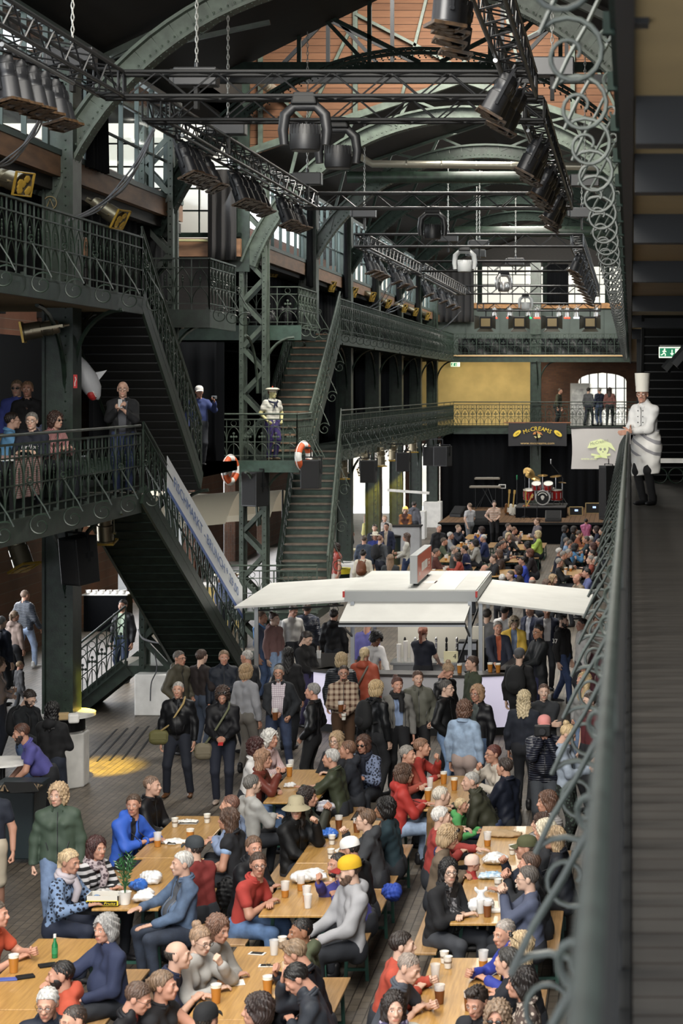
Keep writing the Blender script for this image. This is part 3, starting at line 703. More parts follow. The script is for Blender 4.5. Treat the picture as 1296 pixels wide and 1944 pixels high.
# ================================================================== LIGHTING RIGS
def box_truss(label, p, q, h=.30, m=BLACKM):
    p, q = Vector(p), Vector(q); L = (q - p).length; d = (q - p).normalized()
    t = thing('lighting_truss', label, 'lighting truss', p, math.atan2(d.y, d.x))
    n = max(2, int(round(L / .36))); e = h / 2
    for y in (-e, e):
        for z in (-e, e): MB().tube([(0, y, z), (L, y, z)], .026, 7).build('chord', m, t, 60)
    for (ax, sg) in (('y', -1), ('y', 1), ('z', -1), ('z', 1)):
        b = MB()
        for k in range(n):
            x0, x1 = L * k / n, L * (k + 1) / n; a = -e if k % 2 else e
            if ax == 'y': b.tube([(x0, sg * e, a), (x1, sg * e, -a)], .011, 5)
            else: b.tube([(x0, a, sg * e), (x1, -a, sg * e)], .011, 5)
        for x in (0, .25, L - .25, L):
            if ax == 'y': b.tube([(x, sg * e, -e), (x, sg * e, e)], .014, 5)
            else: b.tube([(x, -e, sg * e), (x, e, sg * e)], .014, 5)
        b.build('bracing', m, t)
    return t
TZ = 9.99
XA, XB = -6.45, -1.33
def tz(px, py, y): return GY(px, py, y)
box_truss('black box truss along the upper left, nearest the camera', (XA, 12, TZ), (XA, 24.2, TZ))
box_truss('black box truss along the upper right, nearest the camera', (XB, 10, TZ), (XB, 24.2, TZ))
box_truss('black cross truss nearest the camera', (XA - .15, 24.35, TZ), (XB + .15, 24.35, TZ), m=BLACK)
box_truss('second black cross truss from the camera', (XA - .15, 26.5, TZ), (XB + .15, 26.5, TZ), m=BLACK)
box_truss('black box truss along the left, second section', (XA, 26.65, TZ), (XA, 39.2, TZ))
box_truss('black box truss along the right, second section', (XB, 26.65, TZ), (XB, 39.2, TZ))
box_truss('third cross truss, closing the second rectangle', (XA - .15, 39.35, TZ), (XB + .15, 39.35, TZ))
box_truss('fourth cross truss, at the plank gable', (-6.8, 48, 9.85), (XB + .15, 48, 9.85))
box_truss('box truss along the left in the far nave', (-6.65, 48.2, 9.85), (-6.55, 59.5, 9.85))
box_truss('box truss along the right in the far nave', (XB, 48.2, 9.85), (XB, 73.8, 9.85))
box_truss('fifth cross truss with a white moving light', (-6.7, 59.7, 9.95), (XB, 59.7, 9.95), m=BLACK)
box_truss('box truss along the left, last section before the stage', (-6.5, 60, 9.9), (-6.4, 73.8, 9.9))
box_truss('sixth cross truss against the back window', (-6.4, 74, 9.95), (XB, 74, 9.95))
box_truss('front stage truss carrying coloured lamps', (-6.3, 80, 9.55), (XB + .1, 80, 9.55))
# ---- chain hoists
CHAIN = mat('zinc_chain', (.42, .42, .40), .4, .7)
def hoist(label, x, y, ztop, zb=None, box=True):
    zb = zb or TZ + .3
    t = thing('chain_hoist', label, 'hoist', (x, y, zb))
    c = MB(); n = int((ztop - zb) / .075)
    for k in range(n):
        z = .2 + k * .075; ax = k % 2
        pts = [((.018 * math.cos(a)) * (1 - ax), (.018 * math.cos(a)) * ax, z + .05 * math.sin(a)) for a in np.linspace(0, 2 * PI, 7)[:-1]]
        c.tube(pts, .0075, 4, closed=True)
    c.build('chain', CHAIN, t)
    if box:
        b = MB().bb((-.28, -.13, -.12), (.28, .13, .12)); b.bb((-.34, -.10, -.10), (-.28, .10, .10)); b.cyl((0, 0, .12), (0, 0, .2), .03)
        b.build('motor', BLACKM, t, bevel=.015)
        MB().bar((0, 0, -.12), (0, 0, -.42), .05, .12).build('sling', BLACK, t)
    return t
for lb, x, y, zt in (('at the near left truss above the dangling cables', -6.9, 24.1, 13), ('over the near end of the cross truss', -5.7, 25.6, 13.2), ('beside the second left truss', -6.3, 30.5, 13.2),
                     ('at the far end of the second left truss', -6.3, 38, 13), ('at the near right truss corner', -1.0, 24.8, 13), ('at the far right corner of the second rectangle', -.9, 38.3, 13)):
    hoist('black chain hoist ' + lb, x, y, zt)
for k, (x, y) in enumerate(((-6.5, 47.6), (-5.2, 55.5), (-4.9, 62), (-1.2, 47.6), (-4.5, 58), (-3.9, 66))):
    hoist('chain hoist hung in the far nave, ' + ['over the left truss corner', 'over the left truss middle', 'over the left far section', 'over the right truss corner', 'by the fifth cross truss', 'before the sixth cross truss'][k], x, y, 12.6, zb=10.5)
# ---- par cans
GEL = mat('amber_gel', (.042, .023, .010), .4, var=.5, vscale=20)
PARB = mat('black_can', (.020, .021, .024), .34, .3)
PARS = mat('polished_can', (.32, .31, .30), .3, .9)
def par_proto(name, label, m, brass=False):
    t = thing(name, label, 'stage lamp')
    b = MB().lathe([(.055, .36), (.085, .36), (.095, .33), (.095, .28), (.108, .27), (.108, .18), (.100, .17), (.100, .13), (.118, .12), (.122, -.10), (.132, -.11), (.132, -.135), (.118, -.135), (.112, -.05)], 18, cap=False)
    b.lathe([(.001, .362), (.055, .36)], 18, cap=False)
    for a in range(6): b.box((.1 * math.cos(a), .1 * math.sin(a), .225), (.02, .03, .06), rz=a)
    b.build('can', m, t, 40)
    MB().lathe([(.001, -.06), (.112, -.06)], 18, cap=False).build('lens', mat('lamp_lens', (.10, .065, .03), .2), t)
    f = MB()
    for k in range(4):
        a = k * PI / 2; f.box((.14 * math.cos(a), .14 * math.sin(a), -.135), (.016, .29, .03), rz=a)
    for i in range(7): f.ball((rnd.uniform(-.09, .09), rnd.uniform(-.09, .09), -.15), (.05, .05, .008), 6, 4)
    f.build('gel_frame', GEL if not brass else mat('brass_gel', (.38, .24, .04), .35, .4), t)
    y = MB()
    for sg in (-1, 1): y.bar((sg * .135, 0, 0), (sg * .135, 0, .42), .008, .035, up=(0, 1, 0))
    y.bar((-.135, 0, .42), (.135, 0, .42), .035, .008); y.cyl((0, 0, .42), (0, 0, .50), .02)
    for sg in (-1, 1): y.cyl((sg * .10, 0, .0), (sg * .155, 0, 0), .02, n=8)
    y.build('yoke', m, t)
    return t
PAR = par_proto('par_can', 'black par can', PARB); PAR_USED = [False]
def par(label, loc, tilt, rz, group, proto=PAR, scale=1., used=PAR_USED):
    rot = (Matrix.Rotation(rz, 3, 'Z') @ Matrix.Rotation(tilt, 3, 'X')).to_euler()
    if not used[0]:
        used[0] = True; o = proto; o.location = loc; o.rotation_euler = rot; o['label'] = label; o['group'] = group; o.scale = (scale,) * 3
        return o
    return dup(proto, loc, rot, label, group, scale)
def cluster(where, n, a, b, x, tilt, rz, scale=1., dz=-.62):
    for k in range(n):
        y = a + (b - a) * (k / max(1, n - 1))
        par('%s black par can in the row %s' % (ORD[k], where), (x + rnd.uniform(-.03, .03), y, TZ + dz + rnd.uniform(-.02, .02)), math.radians(tilt + rnd.uniform(-4, 4)), rz + rnd.uniform(-.15, .15), 'par cans ' + where)
    mb = MB().tube([(x, a - .3, TZ - .2 + (dz + .62)), (x, b + .3, TZ - .2 + (dz + .62))], .026, 8)
    tag(mb.build('hanging_pipe', ALU, smooth=60), 'steel pipe holding the par cans ' + where, 'pipe')
R_ = math.radians
cluster('on the near left truss', 6, 20.6, 22.6, XA - .1, -12, R_(70), 1.)
cluster('at the near end of the second left truss', 5, 27.9, 29.6, XA + .1, -25, R_(75), 1.)
cluster('in the middle of the second left truss', 5, 31.9, 33.8, XA + .1, -20, R_(75), 1.)
cluster('at the far end of the second left truss', 4, 35.8, 37.4, XA + .1, -20, R_(75), 1.)
cluster('at top centre on the near right truss', 4, 16.6, 18.0, XB - .25, -8, R_(-70), 1., dz=-.55)
cluster('on the near right truss beside the cross truss', 4, 21.6, 23.2, XB - .15, -25, R_(-75), 1.)
cluster('at the near end of the second right truss', 4, 27.4, 29.0, XB - .1, -25, R_(-75), 1.)
cluster('in the middle of the second right truss', 4, 31, 33, XB - .1, -25, R_(-75), 1.)
cluster('at the far end of the second right truss', 4, 35, 37.2, XB - .1, -25, R_(-75), 1.)
cluster('on the far left truss beyond the gable', 4, 49, 51.6, -6.55, -22, R_(75), 1., dz=-.75)
cluster('halfway along the far left truss', 3, 53.5, 57, -6.5, -22, R_(75), 1., dz=-.75)
cluster('on the last left truss towards the stage', 5, 61, 71, -6.4, -22, R_(75), 1., dz=-.75)
cluster('on the far right truss beyond the gable', 5, 49, 54, XB - .05, -22, R_(-75), 1., dz=-.75)
cluster('on the last right truss towards the stage', 6, 56.5, 68, XB - .05, -22, R_(-75), 1., dz=-.75)
# lamps on the front stage truss: four open floods with barn doors between small coloured cans
FL = thing('flood_lamp', 'black flood lamp', 'stage lamp')
MB().box((0, 0, -.35), (.34, .26, .34)).build('housing', BLACK, FL, bevel=.02)
MB().box((0, -.14, -.35), (.26, .01, .22)).build('lens', mat('flood_lens', (.12, .085, .03), .3, emit=(1, .7, .25), estr=.06), FL)
d_ = MB()
for sg in (-1, 1): d_.bar((sg * .17, -.14, -.18), (sg * .29, -.34, -.16), .02, .01); d_.add([(sg * .17, -.13, -.2), (sg * .17, -.13, -.5), (sg * .30, -.34, -.55), (sg * .30, -.34, -.15)], [(0, 1, 2, 3)])
d_.add([(-.17, -.13, -.52), (.17, -.13, -.52), (.24, -.34, -.62), (-.24, -.34, -.62)], [(0, 1, 2, 3)])
d_.build('barn_doors', mat('barn_door', (.02, .018, .012), .5), FL); MB().bar((0, 0, -.18), (0, 0, .05), .03).build('yoke', BLACK, FL)
for k, px in enumerate((922, 986, 1048, 1120)):
    p = GY(px, 580, 79.9); FL.scale = (1.45,) * 3; lb = '%s flood lamp with barn doors from the left over the stage' % ORD[k]
    if k == 0: FL.location = (p.x, 79.9, 9.42); FL['label'] = lb; FL['group'] = 'flood lamps over the stage'
    else: dup(FL, (p.x, 79.9, 9.42), None, lb, 'flood lamps over the stage')
SP = par_proto('small_stage_lamp', 'small chrome stage lamp', PARS)
for k, (px, c) in enumerate(((938, (1, .1, .05)), (967, None), (1003, (.02, .9, .2)), (1019, None), (1061, (.02, .8, .2)), (1076, (1, .1, .05)), (1094, (.8, .85, 1)), (1131, (1, .1, .05)))):
    o = SP if k == 0 else dup(SP)
    p = GY(px, 596, 80); o.location = (p.x, 79.95, 9.22); o.scale = (.85,) * 3; o.rotation_euler = (R_(-8), 0, 0)
    nm = {None: 'clear', (1, .1, .05): 'red', (.02, .9, .2): 'green', (.02, .8, .2): 'green', (.8, .85, 1): 'blue white'}[c]
    o['label'] = 'small chrome lamp over the stage, %s from the left, %s lens' % (ORD[k], nm); o['group'] = 'small chrome lamps over the stage'
    if c:
        for ch in o.children:
            if ch.name.startswith(('lens', 'gel_frame')):
                ch.material_slots[0].link = 'OBJECT'; ch.material_slots[0].material = mat('lit_lens', c, .4, emit=c, estr=1.5)
# ---- moving heads
MHM = mat('moving_head_grey', (.012, .0125, .014), .45); MHL = mat('pale_moving_head', (.30, .31, .31), .45)
def moving_head(label, loc, s=1., m=MHM, rz=.0):
    t = thing('moving_light', label, 'moving light', loc, rz, 'moving lights under the cross trusses', s)
    MB().box((0, 0, .02), (.30, .26, .14), taper=.8).build('base', BLACK, t, bevel=.02)
    MB().tube([(-.235, 0, -.50), (-.25, 0, -.34), (-.225, 0, -.16), (-.12, 0, -.06), (.12, 0, -.06), (.225, 0, -.16), (.25, 0, -.34), (.235, 0, -.50)], [.05, .06, .065, .06, .06, .065, .06, .05], 8).build('yoke', m, t, 60)
    h = MB().lathe([(.02, -.27), (.15, -.28), (.175, -.34), (.18, -.50), (.165, -.56), (.15, -.57), (.02, -.55)], 18)
    for a in np.linspace(0, 2 * PI, 25)[:-1]: h.box((.165 * math.cos(a), .165 * math.sin(a), -.33), (.03, .008, .11), rz=a)
    h.build('lamp_head', m, t, 40)
    return t
moving_head('black moving light under the nearest cross truss', (-4.06, 24.3, TZ - .2), 1.1)
moving_head('black moving light under the second cross truss', (-3.98, 26.5, TZ - .2), 1.05)
moving_head('dark moving light under the third cross truss', (-4.0, 39.35, TZ - .2), 1.0)
moving_head('pale moving light under the fourth cross truss', (-4.1, 48.1, 9.65), 1.0, MHL)
moving_head('chrome moving light before the back window', (-3.9, 59.8, 9.75), 1.0, PARS, .6)
moving_head('small pale moving light low before the back window', (-4.0, 74.1, 9.75), .95, MHL)
# ---- brass follow lamps and par lamps on the galleries
BR = par_proto('gallery_lamp', 'brass lamp', mat('brassy_can', (.22, .19, .13), .35, .8), True)
BU = [False]
def glamp(label, px, py, y, tilt, rz, s=1.): par(label, GY(px, py, y), R_(tilt), R_(rz), 'lamps clamped to the galleries', BR, s, BU)
glamp('brass lamp hung under the lower left gallery edge', 40, 1058, 29.5, -25, 60, 1.25)
glamp('steel lamp beside the head of the lower near stairs', 200, 1012, 31.5, 12, 0, 1.1)
glamp('lamp lying under the upper left gallery, lens to the left', 62, 628, 29.8, -80, -80, 1.1)
glamp('lamp with amber lens above the upper left railing', 30, 345, 26, -75, 60, 1.1)
glamp('lamp above the upper left railing beneath the cables', 215, 408, 30, -60, 70, 1.1)
glamp('steel lamp beneath the far clerestory sill', 515, 508, 51, -55, 70, 1.2)
for k, (px, py, y) in enumerate(((577, 524, 54), (623, 541, 58), (665, 552, 61), (700, 561, 65), (731, 574, 69), (762, 583, 73), (783, 590, 77), (806, 598, 81))):
    glamp('amber lamp above the far upper gallery, %s towards the stage' % ORD[k], px, py, y, -70, 70, 1.1)
for k, (px, py, y) in enumerate(((650, 898, 55), (690, 888, 58), (722, 875, 61), (745, 865, 65), (783, 850, 72))):
    glamp('lamp under the far lower gallery, %s towards the stage' % ORD[k], px, py, y, 0 if k != 1 else 30, 20, 1.2)
# ---- speakers
GRL = mat('black_grille', (.004, .004, .0045), .85, bump=.4, bscale=300)
def speaker(label, loc, d, rz=0, tilt=0, frame=True, arm=0):
    t = thing('loudspeaker', label, 'loudspeaker', loc, rz)
    t.rotation_euler = (tilt, 0, rz); wd, dp, h = d
    MB().box((0, 0, 0), (wd, dp, h)).build('cabinet', mat('speaker_black', (.005, .0055, .006), .55), t, bevel=.015)
    MB().box((0, -dp / 2 - .004, 0), (wd * .88, .012, h * .92)).build('grille', GRL, t, bevel=.004)
    MB().box((wd / 2 + .003, .03, h * .12), (.008, .16, .09)).build('handle', BLACK, t)
    if frame:
        f = MB().bar((-wd / 2 - .03, 0, h / 2 + .06), (wd / 2 + .03, 0, h / 2 + .06), .03)
        for sg in (-1, 1): f.bar((sg * (wd / 2 + .03), 0, 0), (sg * (wd / 2 + .03), 0, h / 2 + .06), .03)
        f.bar((0, 0, h / 2 + .06), (0, 0, h / 2 + .28), .03)
        if arm: f.bar((0, 0, h / 2 + .28), (arm, 0, h / 2 + .28), .04)
        f.build('bracket', BLACK, t)
    return t
speaker('big black loudspeaker on the near green pillar', GY(150, 1063, 29.7), (.40, .42, .72), R_(-32), R_(6))
speaker('black loudspeaker on the lattice pillar by the sailor landing', GY(484, 928, 46.2), (.46, .45, .82), R_(-30))
speaker('black loudspeaker in front of the far lower stairs', GY(590, 900, 46.0), (.44, .4, .68), 0, 0, arm=-.5)
speaker('black loudspeaker below the far gallery by the first columns', GY(699, 895, 54), (.42, .4, .62), R_(0))
speaker('black loudspeaker below the far gallery, second from the stairs', GY(765, 877, 64), (.42, .4, .62), 0, arm=-.7)
speaker('black loudspeaker at the left stage corner, left of the pair', GY(814, 866, 79), (.45, .5, .75), 0, arm=-.3)
speaker('black loudspeaker at the left stage corner, right of the pair', GY(840, 866, 78), (.6, .5, .8), R_(-20), arm=-.8)
# ---- cable looms
CABLE = mat('grey_cable', (.20, .205, .22), .4); CABD = mat('dark_cable', (.03, .032, .035), .5)
def loom(label, pts, n=5, r=.012, m=CABLE, spread=.05):
    P = [Vector(p) for p in pts]; mb = MB()
    for k in range(n):
        o = [Vector((rnd.uniform(-1, 1), rnd.uniform(-1, 1), rnd.uniform(-1, 1))) * spread for _ in P]; o[0] *= .3; o[-1] *= .3
        Q = [p + q for p, q in zip(P, o)]; out = []
        for i in range(len(Q) - 1):
            a, b, c, d = Q[max(0, i - 1)], Q[i], Q[i + 1], Q[min(len(Q) - 1, i + 2)]
            for u in np.linspace(0, 1, 8, endpoint=False):
                out.append(tuple(.5 * ((2 * b) + (c - a) * u + (2 * a - 5 * b + 4 * c - d) * u ** 2 + (3 * b - a - 3 * c + d) * u ** 3)))
        out.append(tuple(Q[-1])); mb.tube(out, r, 5, mi=0)
    return tag(mb.build('cable_loom', m, smooth=60), label, 'cables')
loom('bundle of grey cables hanging from the second cross truss', [GY(292, 245, 26.8), GY(268, 300, 27.5), GY(235, 350, 28.5), GY(185, 395, 29.5), GY(125, 420, 30)], 6)
loom('bundle of grey cables hanging at the left edge', [GY(85, 205, 22.5), GY(60, 255, 24), GY(20, 300, 25), GY(-15, 320, 26)], 5)
loom('looped cables hanging from the upper far railing, near pair', [GY(745, 530, 58), GY(735, 555, 59), GY(715, 575, 60), GY(694, 588, 61)], 4, spread=.12)
loom('looped cables hanging from the far truss, far pair', [GY(785, 545, 62), GY(772, 570, 63), GY(750, 585, 64), GY(725, 596, 66)], 4, spread=.12)
loom('single cable dropping from the last left truss', [GY(875, 590, 76), GY(860, 610, 78), GY(833, 630, 80)], 2)
loom('grey hose looped below the lower near staircase', [GY(262, 1195, 36.5), GY(275, 1212, 36.4), GY(320, 1222, 36.3), GY(380, 1216, 36.3), GY(408, 1190, 36.3), GY(412, 1150, 36.5)], 2, spread=.03)
loom('black cable with a plug on the white block', [GY(294, 1240, 36.5), GY(293, 1270, 36.4), GY(288, 1295, 36.35), GY(286, 1330, 36.3)], 1, m=CABD)
# ---- exit signs, life buoys, other signs
SG = mat('exit_green', (.01, .22, .11), .5, emit=(.01, .35, .16), estr=.35); SGW = mat('exit_white', (.9, .95, .75), .5, emit=(.85, 1, .7), estr=1.1)
def exit_sign(label, p, wd=.42, s=1.):
    t = thing('exit_sign', label, 'exit sign', p, 0, None, s)
    MB().box((0, .03, .0), (wd, .05, .2)).build('light_box', SGW, t, bevel=.006)
    MB().box((0, 0, .115), (wd * .92, .07, .035)).build('mount', mat('sign_mount', (.3, .3, .27), .5), t)
    MB().box((-.015, 0, 0), (wd * .86, .004, .155)).build('green_panel', SG, t)
    m = MB(); y = -.006
    m.ball((-.105, y, .055), (.015, .003, .015), 8, 6)
    for a, b in (((-.105, .035), (-.12, -.01)), ((-.12, -.01), (-.09, -.03)), ((-.09, -.03), (-.095, -.065)), ((-.12, -.01), (-.15, -.045)), ((-.15, -.045), (-.175, -.045)), ((-.105, .03), (-.075, .01)), ((-.108, .03), (-.145, .015))):
        m.bar((a[0], y, a[1]), (b[0], y, b[1]), .004, .02, up=(0, 1, 0)) if False else m.tube([(a[0], y, a[1]), (b[0], y, b[1])], .009, 5)
    m.tube([(.03, y, .05), (.03, y, -.02)], .010, 5)
    m.add([(-.005, y - .004, -.015), (.065, y - .004, -.015), (.03, y - .004, -.06)], [(0, 2, 1)])
    m.build('pictogram', SGW, t); MB().box((.125, -.004, 0), (.075, .006, .135)).build('door_field', SGW, t)
exit_sign('green exit sign above the man on the left gallery', GY(227, 664, 36), 0.42, 1.05)
exit_sign('green exit sign above the dark stairs right of the chef', GY(1272, 669, 32.0), 0.42, .9)
exit_sign('small green exit sign on the yellow back wall', GY(864, 692, 90.5), .42, 1.0)
def buoy(label, p, rz=0, tilt=0):
    t = thing('life_buoy', label, 'life buoy', p); t.rotation_euler = (tilt, 0, rz)
    for nm, m, a, b in (('orange_segment', mat('buoy_orange', (.55, .10, .03), .6), .35, 1.25), ('white_segment', WHITE, 1.25, 1.9), ('orange_segment', mat('buoy_orange', (.55, .10, .03), .6), 1.9, 2.8), ('white_segment', WHITE, 2.8, 3.5),
                        ('orange_segment', mat('buoy_orange', (.55, .10, .03), .6), 3.5, 4.4), ('white_segment', WHITE, 4.4, 5.0), ('orange_segment', mat('buoy_orange', (.55, .10, .03), .6), 5.0, 5.9), ('white_segment', WHITE, 5.9, 6.633)):
        MB().ring((0, 0, 0), .26, .085, axis=1, n=8, m=10, a0=a, a1=b).build(nm, m, t, 60)
    MB().ring((0, 0, 0), .36, .012, axis=1, n=24, m=5).build('grab_rope', WHITE, t)
buoy('orange and white life buoy below the landing railing at left', GY(437, 892, 45.9), R_(70))
buoy('orange and white life buoy at the landing corner by the sailor', GY(576, 866, 46.0), R_(70))
t = thing('fire_extinguisher_sign', 'small red fire extinguisher sign on the gallery pillar', 'sign', GY(143, 724, 30.2)); MB().box((0, 0, 0), (.06, .01, .21)).build('plate', mat('sign_red', (.45, .02, .02), .5), t)
mb = MB().tube([(0, -.007, .07), (.012, -.007, .03), (-.006, -.007, -.02), (-.006, -.007, -.075)], .007, 5); mb.build('symbol', WHITE, t)
t = thing('prohibition_sign', 'round sign in the dark of the upper left gallery', 'sign', GY(95, 385, 30.3)); MB().ring((0, 0, 0), .1, .008, axis=1).build('rim', mat('dull_gold', (.22, .17, .08), .6), t); MB().tube([(-.05, 0, -.06), (0, 0, .06), (.05, 0, -.06)], .008, 5).build('symbol', mat('dull_gold', (.22, .17, .08), .6), t)
t = thing('tube_light', 'white tube light fixed on the stair behind the chef', 'lamp', GY(1262, 863, 36.0)); MB().box((0, 0, 0), (.42, .08, .10)).build('housing', WHITE, t, bevel=.02); MB().cyl((-.2, 0, .03), (-.34, 0, .03), .012).build('cable_stub', WHITE, t)
t = thing('barrier_rail', 'low white topped barrier at the far end of the right walkway', 'barrier', (1.0, 33.6, 4.5)); MB().bb((-.7, -.03, .42), (1.4, .03, .5)).build('top_board', WHITE, t)
mb = MB()
for k in range(7): mb.ring((-.5 + k * .28, 0, .2), .13, .012, axis=1, n=14, m=4)
mb.build('iron_hoops', IRON, t)

def spot(name, loc, target, power, col, size=40, blend=.5):
    l = bpy.data.lights.new(name, 'SPOT'); l.energy = power; l.color = col; l.spot_size = R_(size); l.spot_blend = blend; l.shadow_soft_size = .05
    o = bpy.data.objects.new(name, l); COL.objects.link(o); o.location = loc; o.rotation_euler = (Vector(target) - Vector(loc)).to_track_quat('-Z', 'Y').to_euler()
spot('yellow_gallery_spot', (-7.75, 28.6, 4.0), GZ(196, 1456, 0), 14000, (1, .66, .03), 17, 1.0)
for y in (53.9, 67.3, 74.0): spot('yellow_column_spot', (-8.3, y - .9, 3.95), (-8.85, y - .1, 1.0), 1500, (1, .56, .03), 46)

# ================================================================== PEOPLE: surfaces grown from implicit shapes
f32 = np.float32
_E = [(0, 1), (2, 3), (4, 5), (6, 7), (0, 2), (1, 3), (4, 6), (5, 7), (0, 4), (1, 5), (2, 6), (3, 7)]
_C = np.array([(i & 1, (i >> 1) & 1, i >> 2) for i in range(8)], f32)
def nets(Fv, xs, ys, zs):
    ins = Fv < 0
    s = ins.astype(np.uint8)
    c = sum(s[a:s.shape[0] - 1 + a, b:s.shape[1] - 1 + b, d:s.shape[2] - 1 + d] for a in (0, 1) for b in (0, 1) for d in (0, 1))
    I, J, K = np.nonzero((c > 0) & (c < 8))
    ids = np.full(c.shape, -1, np.int32); ids[I, J, K] = np.arange(len(I))
    vals = np.stack([Fv[I + int(o[0]), J + int(o[1]), K + int(o[2])] for o in _C], 1)
    acc = np.zeros((len(I), 3), f32); cnt = np.zeros(len(I), f32)
    for a, b in _E:
        fa, fb = vals[:, a], vals[:, b]; m = (fa < 0) != (fb < 0)
        t = np.where(m, fa / np.where(m, fa - fb, 1), 0)[:, None]
        acc += np.where(m[:, None], _C[a] + t * (_C[b] - _C[a]), 0); cnt += m
    u = acc / cnt[:, None]
    def ax(g, i, t): return g[i] + t * (g[i + 1] - g[i])
    v = np.stack([ax(xs, I, u[:, 0]), ax(ys, J, u[:, 1]), ax(zs, K, u[:, 2])], 1)
    Q = []
    for d in range(3):
        a = [slice(None)] * 3; b = [slice(None)] * 3; a[d] = slice(0, -1); b[d] = slice(1, None)
        e, f = [x for x in range(3) if x != d]
        a2, b2 = list(a), list(b)
        for w_ in (e, f): a2[w_] = slice(1, -1); b2[w_] = slice(1, -1)
        sa, sb = ins[tuple(a2)], ins[tuple(b2)]
        P = np.stack(np.nonzero(sa != sb), 1); flip = sa[tuple(P.T)]
        P[:, e] += 1; P[:, f] += 1
        def cell(de, df): q = P.copy(); q[:, e] -= de; q[:, f] -= df; return ids[tuple(q.T)]
        q = np.stack([cell(1, 1), cell(0, 1), cell(0, 0), cell(1, 0)], 1)
        if d == 1: flip = ~flip
        q[~flip] = q[~flip][:, ::-1]; Q.append(q)
    Q = np.concatenate(Q); return v, Q[(Q >= 0).all(1)]
def fastmesh(name, v, q, smooth=True):
    me = bpy.data.meshes.new(name); n = len(q)
    me.vertices.add(len(v)); me.vertices.foreach_set('co', np.ascontiguousarray(v, f32).ravel())
    me.loops.add(4 * n); me.loops.foreach_set('vertex_index', np.ascontiguousarray(q, np.int32).ravel())
    me.polygons.add(n); me.polygons.foreach_set('loop_start', np.arange(0, 4 * n, 4, dtype=np.int32))
    try: me.polygons.foreach_set('loop_total', np.full(n, 4, np.int32))
    except Exception: pass
    if smooth: me.polygons.foreach_set('use_smooth', np.ones(n, bool))
    me.update(calc_edges=True); me.validate(); return me

class Fld:
    """a soft union of tapered limbs and ellipsoids"""
    def __init__(s): s.c = []; s.e = []
    def cone(s, a, b, ra, rb, flat=None): s.c.append((np.array(a, f32), np.array(b, f32), ra, rb, flat)); return s
    def ell(s, c, r): s.e.append((np.array(c, f32), np.array(r, f32))); return s
    def bounds(s, m):
        lo, hi = [], []
        for a, b, ra, rb, _ in s.c: r = max(ra, rb) * 1.05; lo.append(np.minimum(a, b) - r); hi.append(np.maximum(a, b) + r)
        for c, r in s.e: lo.append(c - r); hi.append(c + r)
        return np.min(lo, 0) - m, np.max(hi, 0) + m
    def at(s, X, Y, Z, k, margin=.06):
        """soft minimum on a tensor grid; every limb is only evaluated in its own box"""
        xs, ys, zs = X, Y, Z
        A = np.zeros((len(xs), len(ys), len(zs)), f32)
        def box(lo, hi):
            r = []
            for g, l, h in zip((xs, ys, zs), lo, hi): r.append(slice(np.searchsorted(g, l), np.searchsorted(g, h)))
            return tuple(r)
        for a, b, ra, rb, flat in s.c:
            r = max(ra, rb) + margin; sl = box(np.minimum(a, b) - r, np.maximum(a, b) + r)
            x, y, z = xs[sl[0]][:, None, None], ys[sl[1]][None, :, None], zs[sl[2]][None, None, :]
            d = b - a; dd = float(d @ d) + 1e-9
            t = np.clip(((x - a[0]) * d[0] + (y - a[1]) * d[1] + (z - a[2]) * d[2]) / dd, 0, 1)
            ux, uy, uz = x - a[0] - t * d[0], y - a[1] - t * d[1], z - a[2] - t * d[2]
            if flat is not None:
                n, q = flat; w_ = ux * n[0] + uy * n[1] + uz * n[2]; w_ = w_ * (q - 1); ux = ux + w_ * n[0]; uy = uy + w_ * n[1]; uz = uz + w_ * n[2]
            D = np.sqrt(ux * ux + uy * uy + uz * uz) - (ra + t * (rb - ra))
            A[sl] += np.exp(-np.maximum(D, -.12) / k)
        for c, r in s.e:
            m = margin; sl = box(c - r - m, c + r + m)
            x, y, z = (xs[sl[0]][:, None, None] - c[0]) / r[0], (ys[sl[1]][None, :, None] - c[1]) / r[1], (zs[sl[2]][None, None, :] - c[2]) / r[2]
            D = (np.sqrt(x * x + y * y + z * z) - 1) * r.min()
            A[sl] += np.exp(-np.maximum(D, -.12) / k)
        return -k * np.log(np.maximum(A, 1e-12))
def grids(lo, hi, h): return [np.arange(a, b + h, h, dtype=f32) for a, b in zip(lo, hi)]
def wob(x, y, z, s):          # cloth folds
    return (np.sin(x * 34 + z * 21 + s + 2 * np.sin(z * 9 + s)) * np.sin(y * 30 - z * 16 + x * 12 + s * 2) + .55 * np.sin(z * 38 + x * 33 * np.sin(s) - y * 27 + s * 3) * np.sin(x * 17 - z * 8 + s)) * .0044

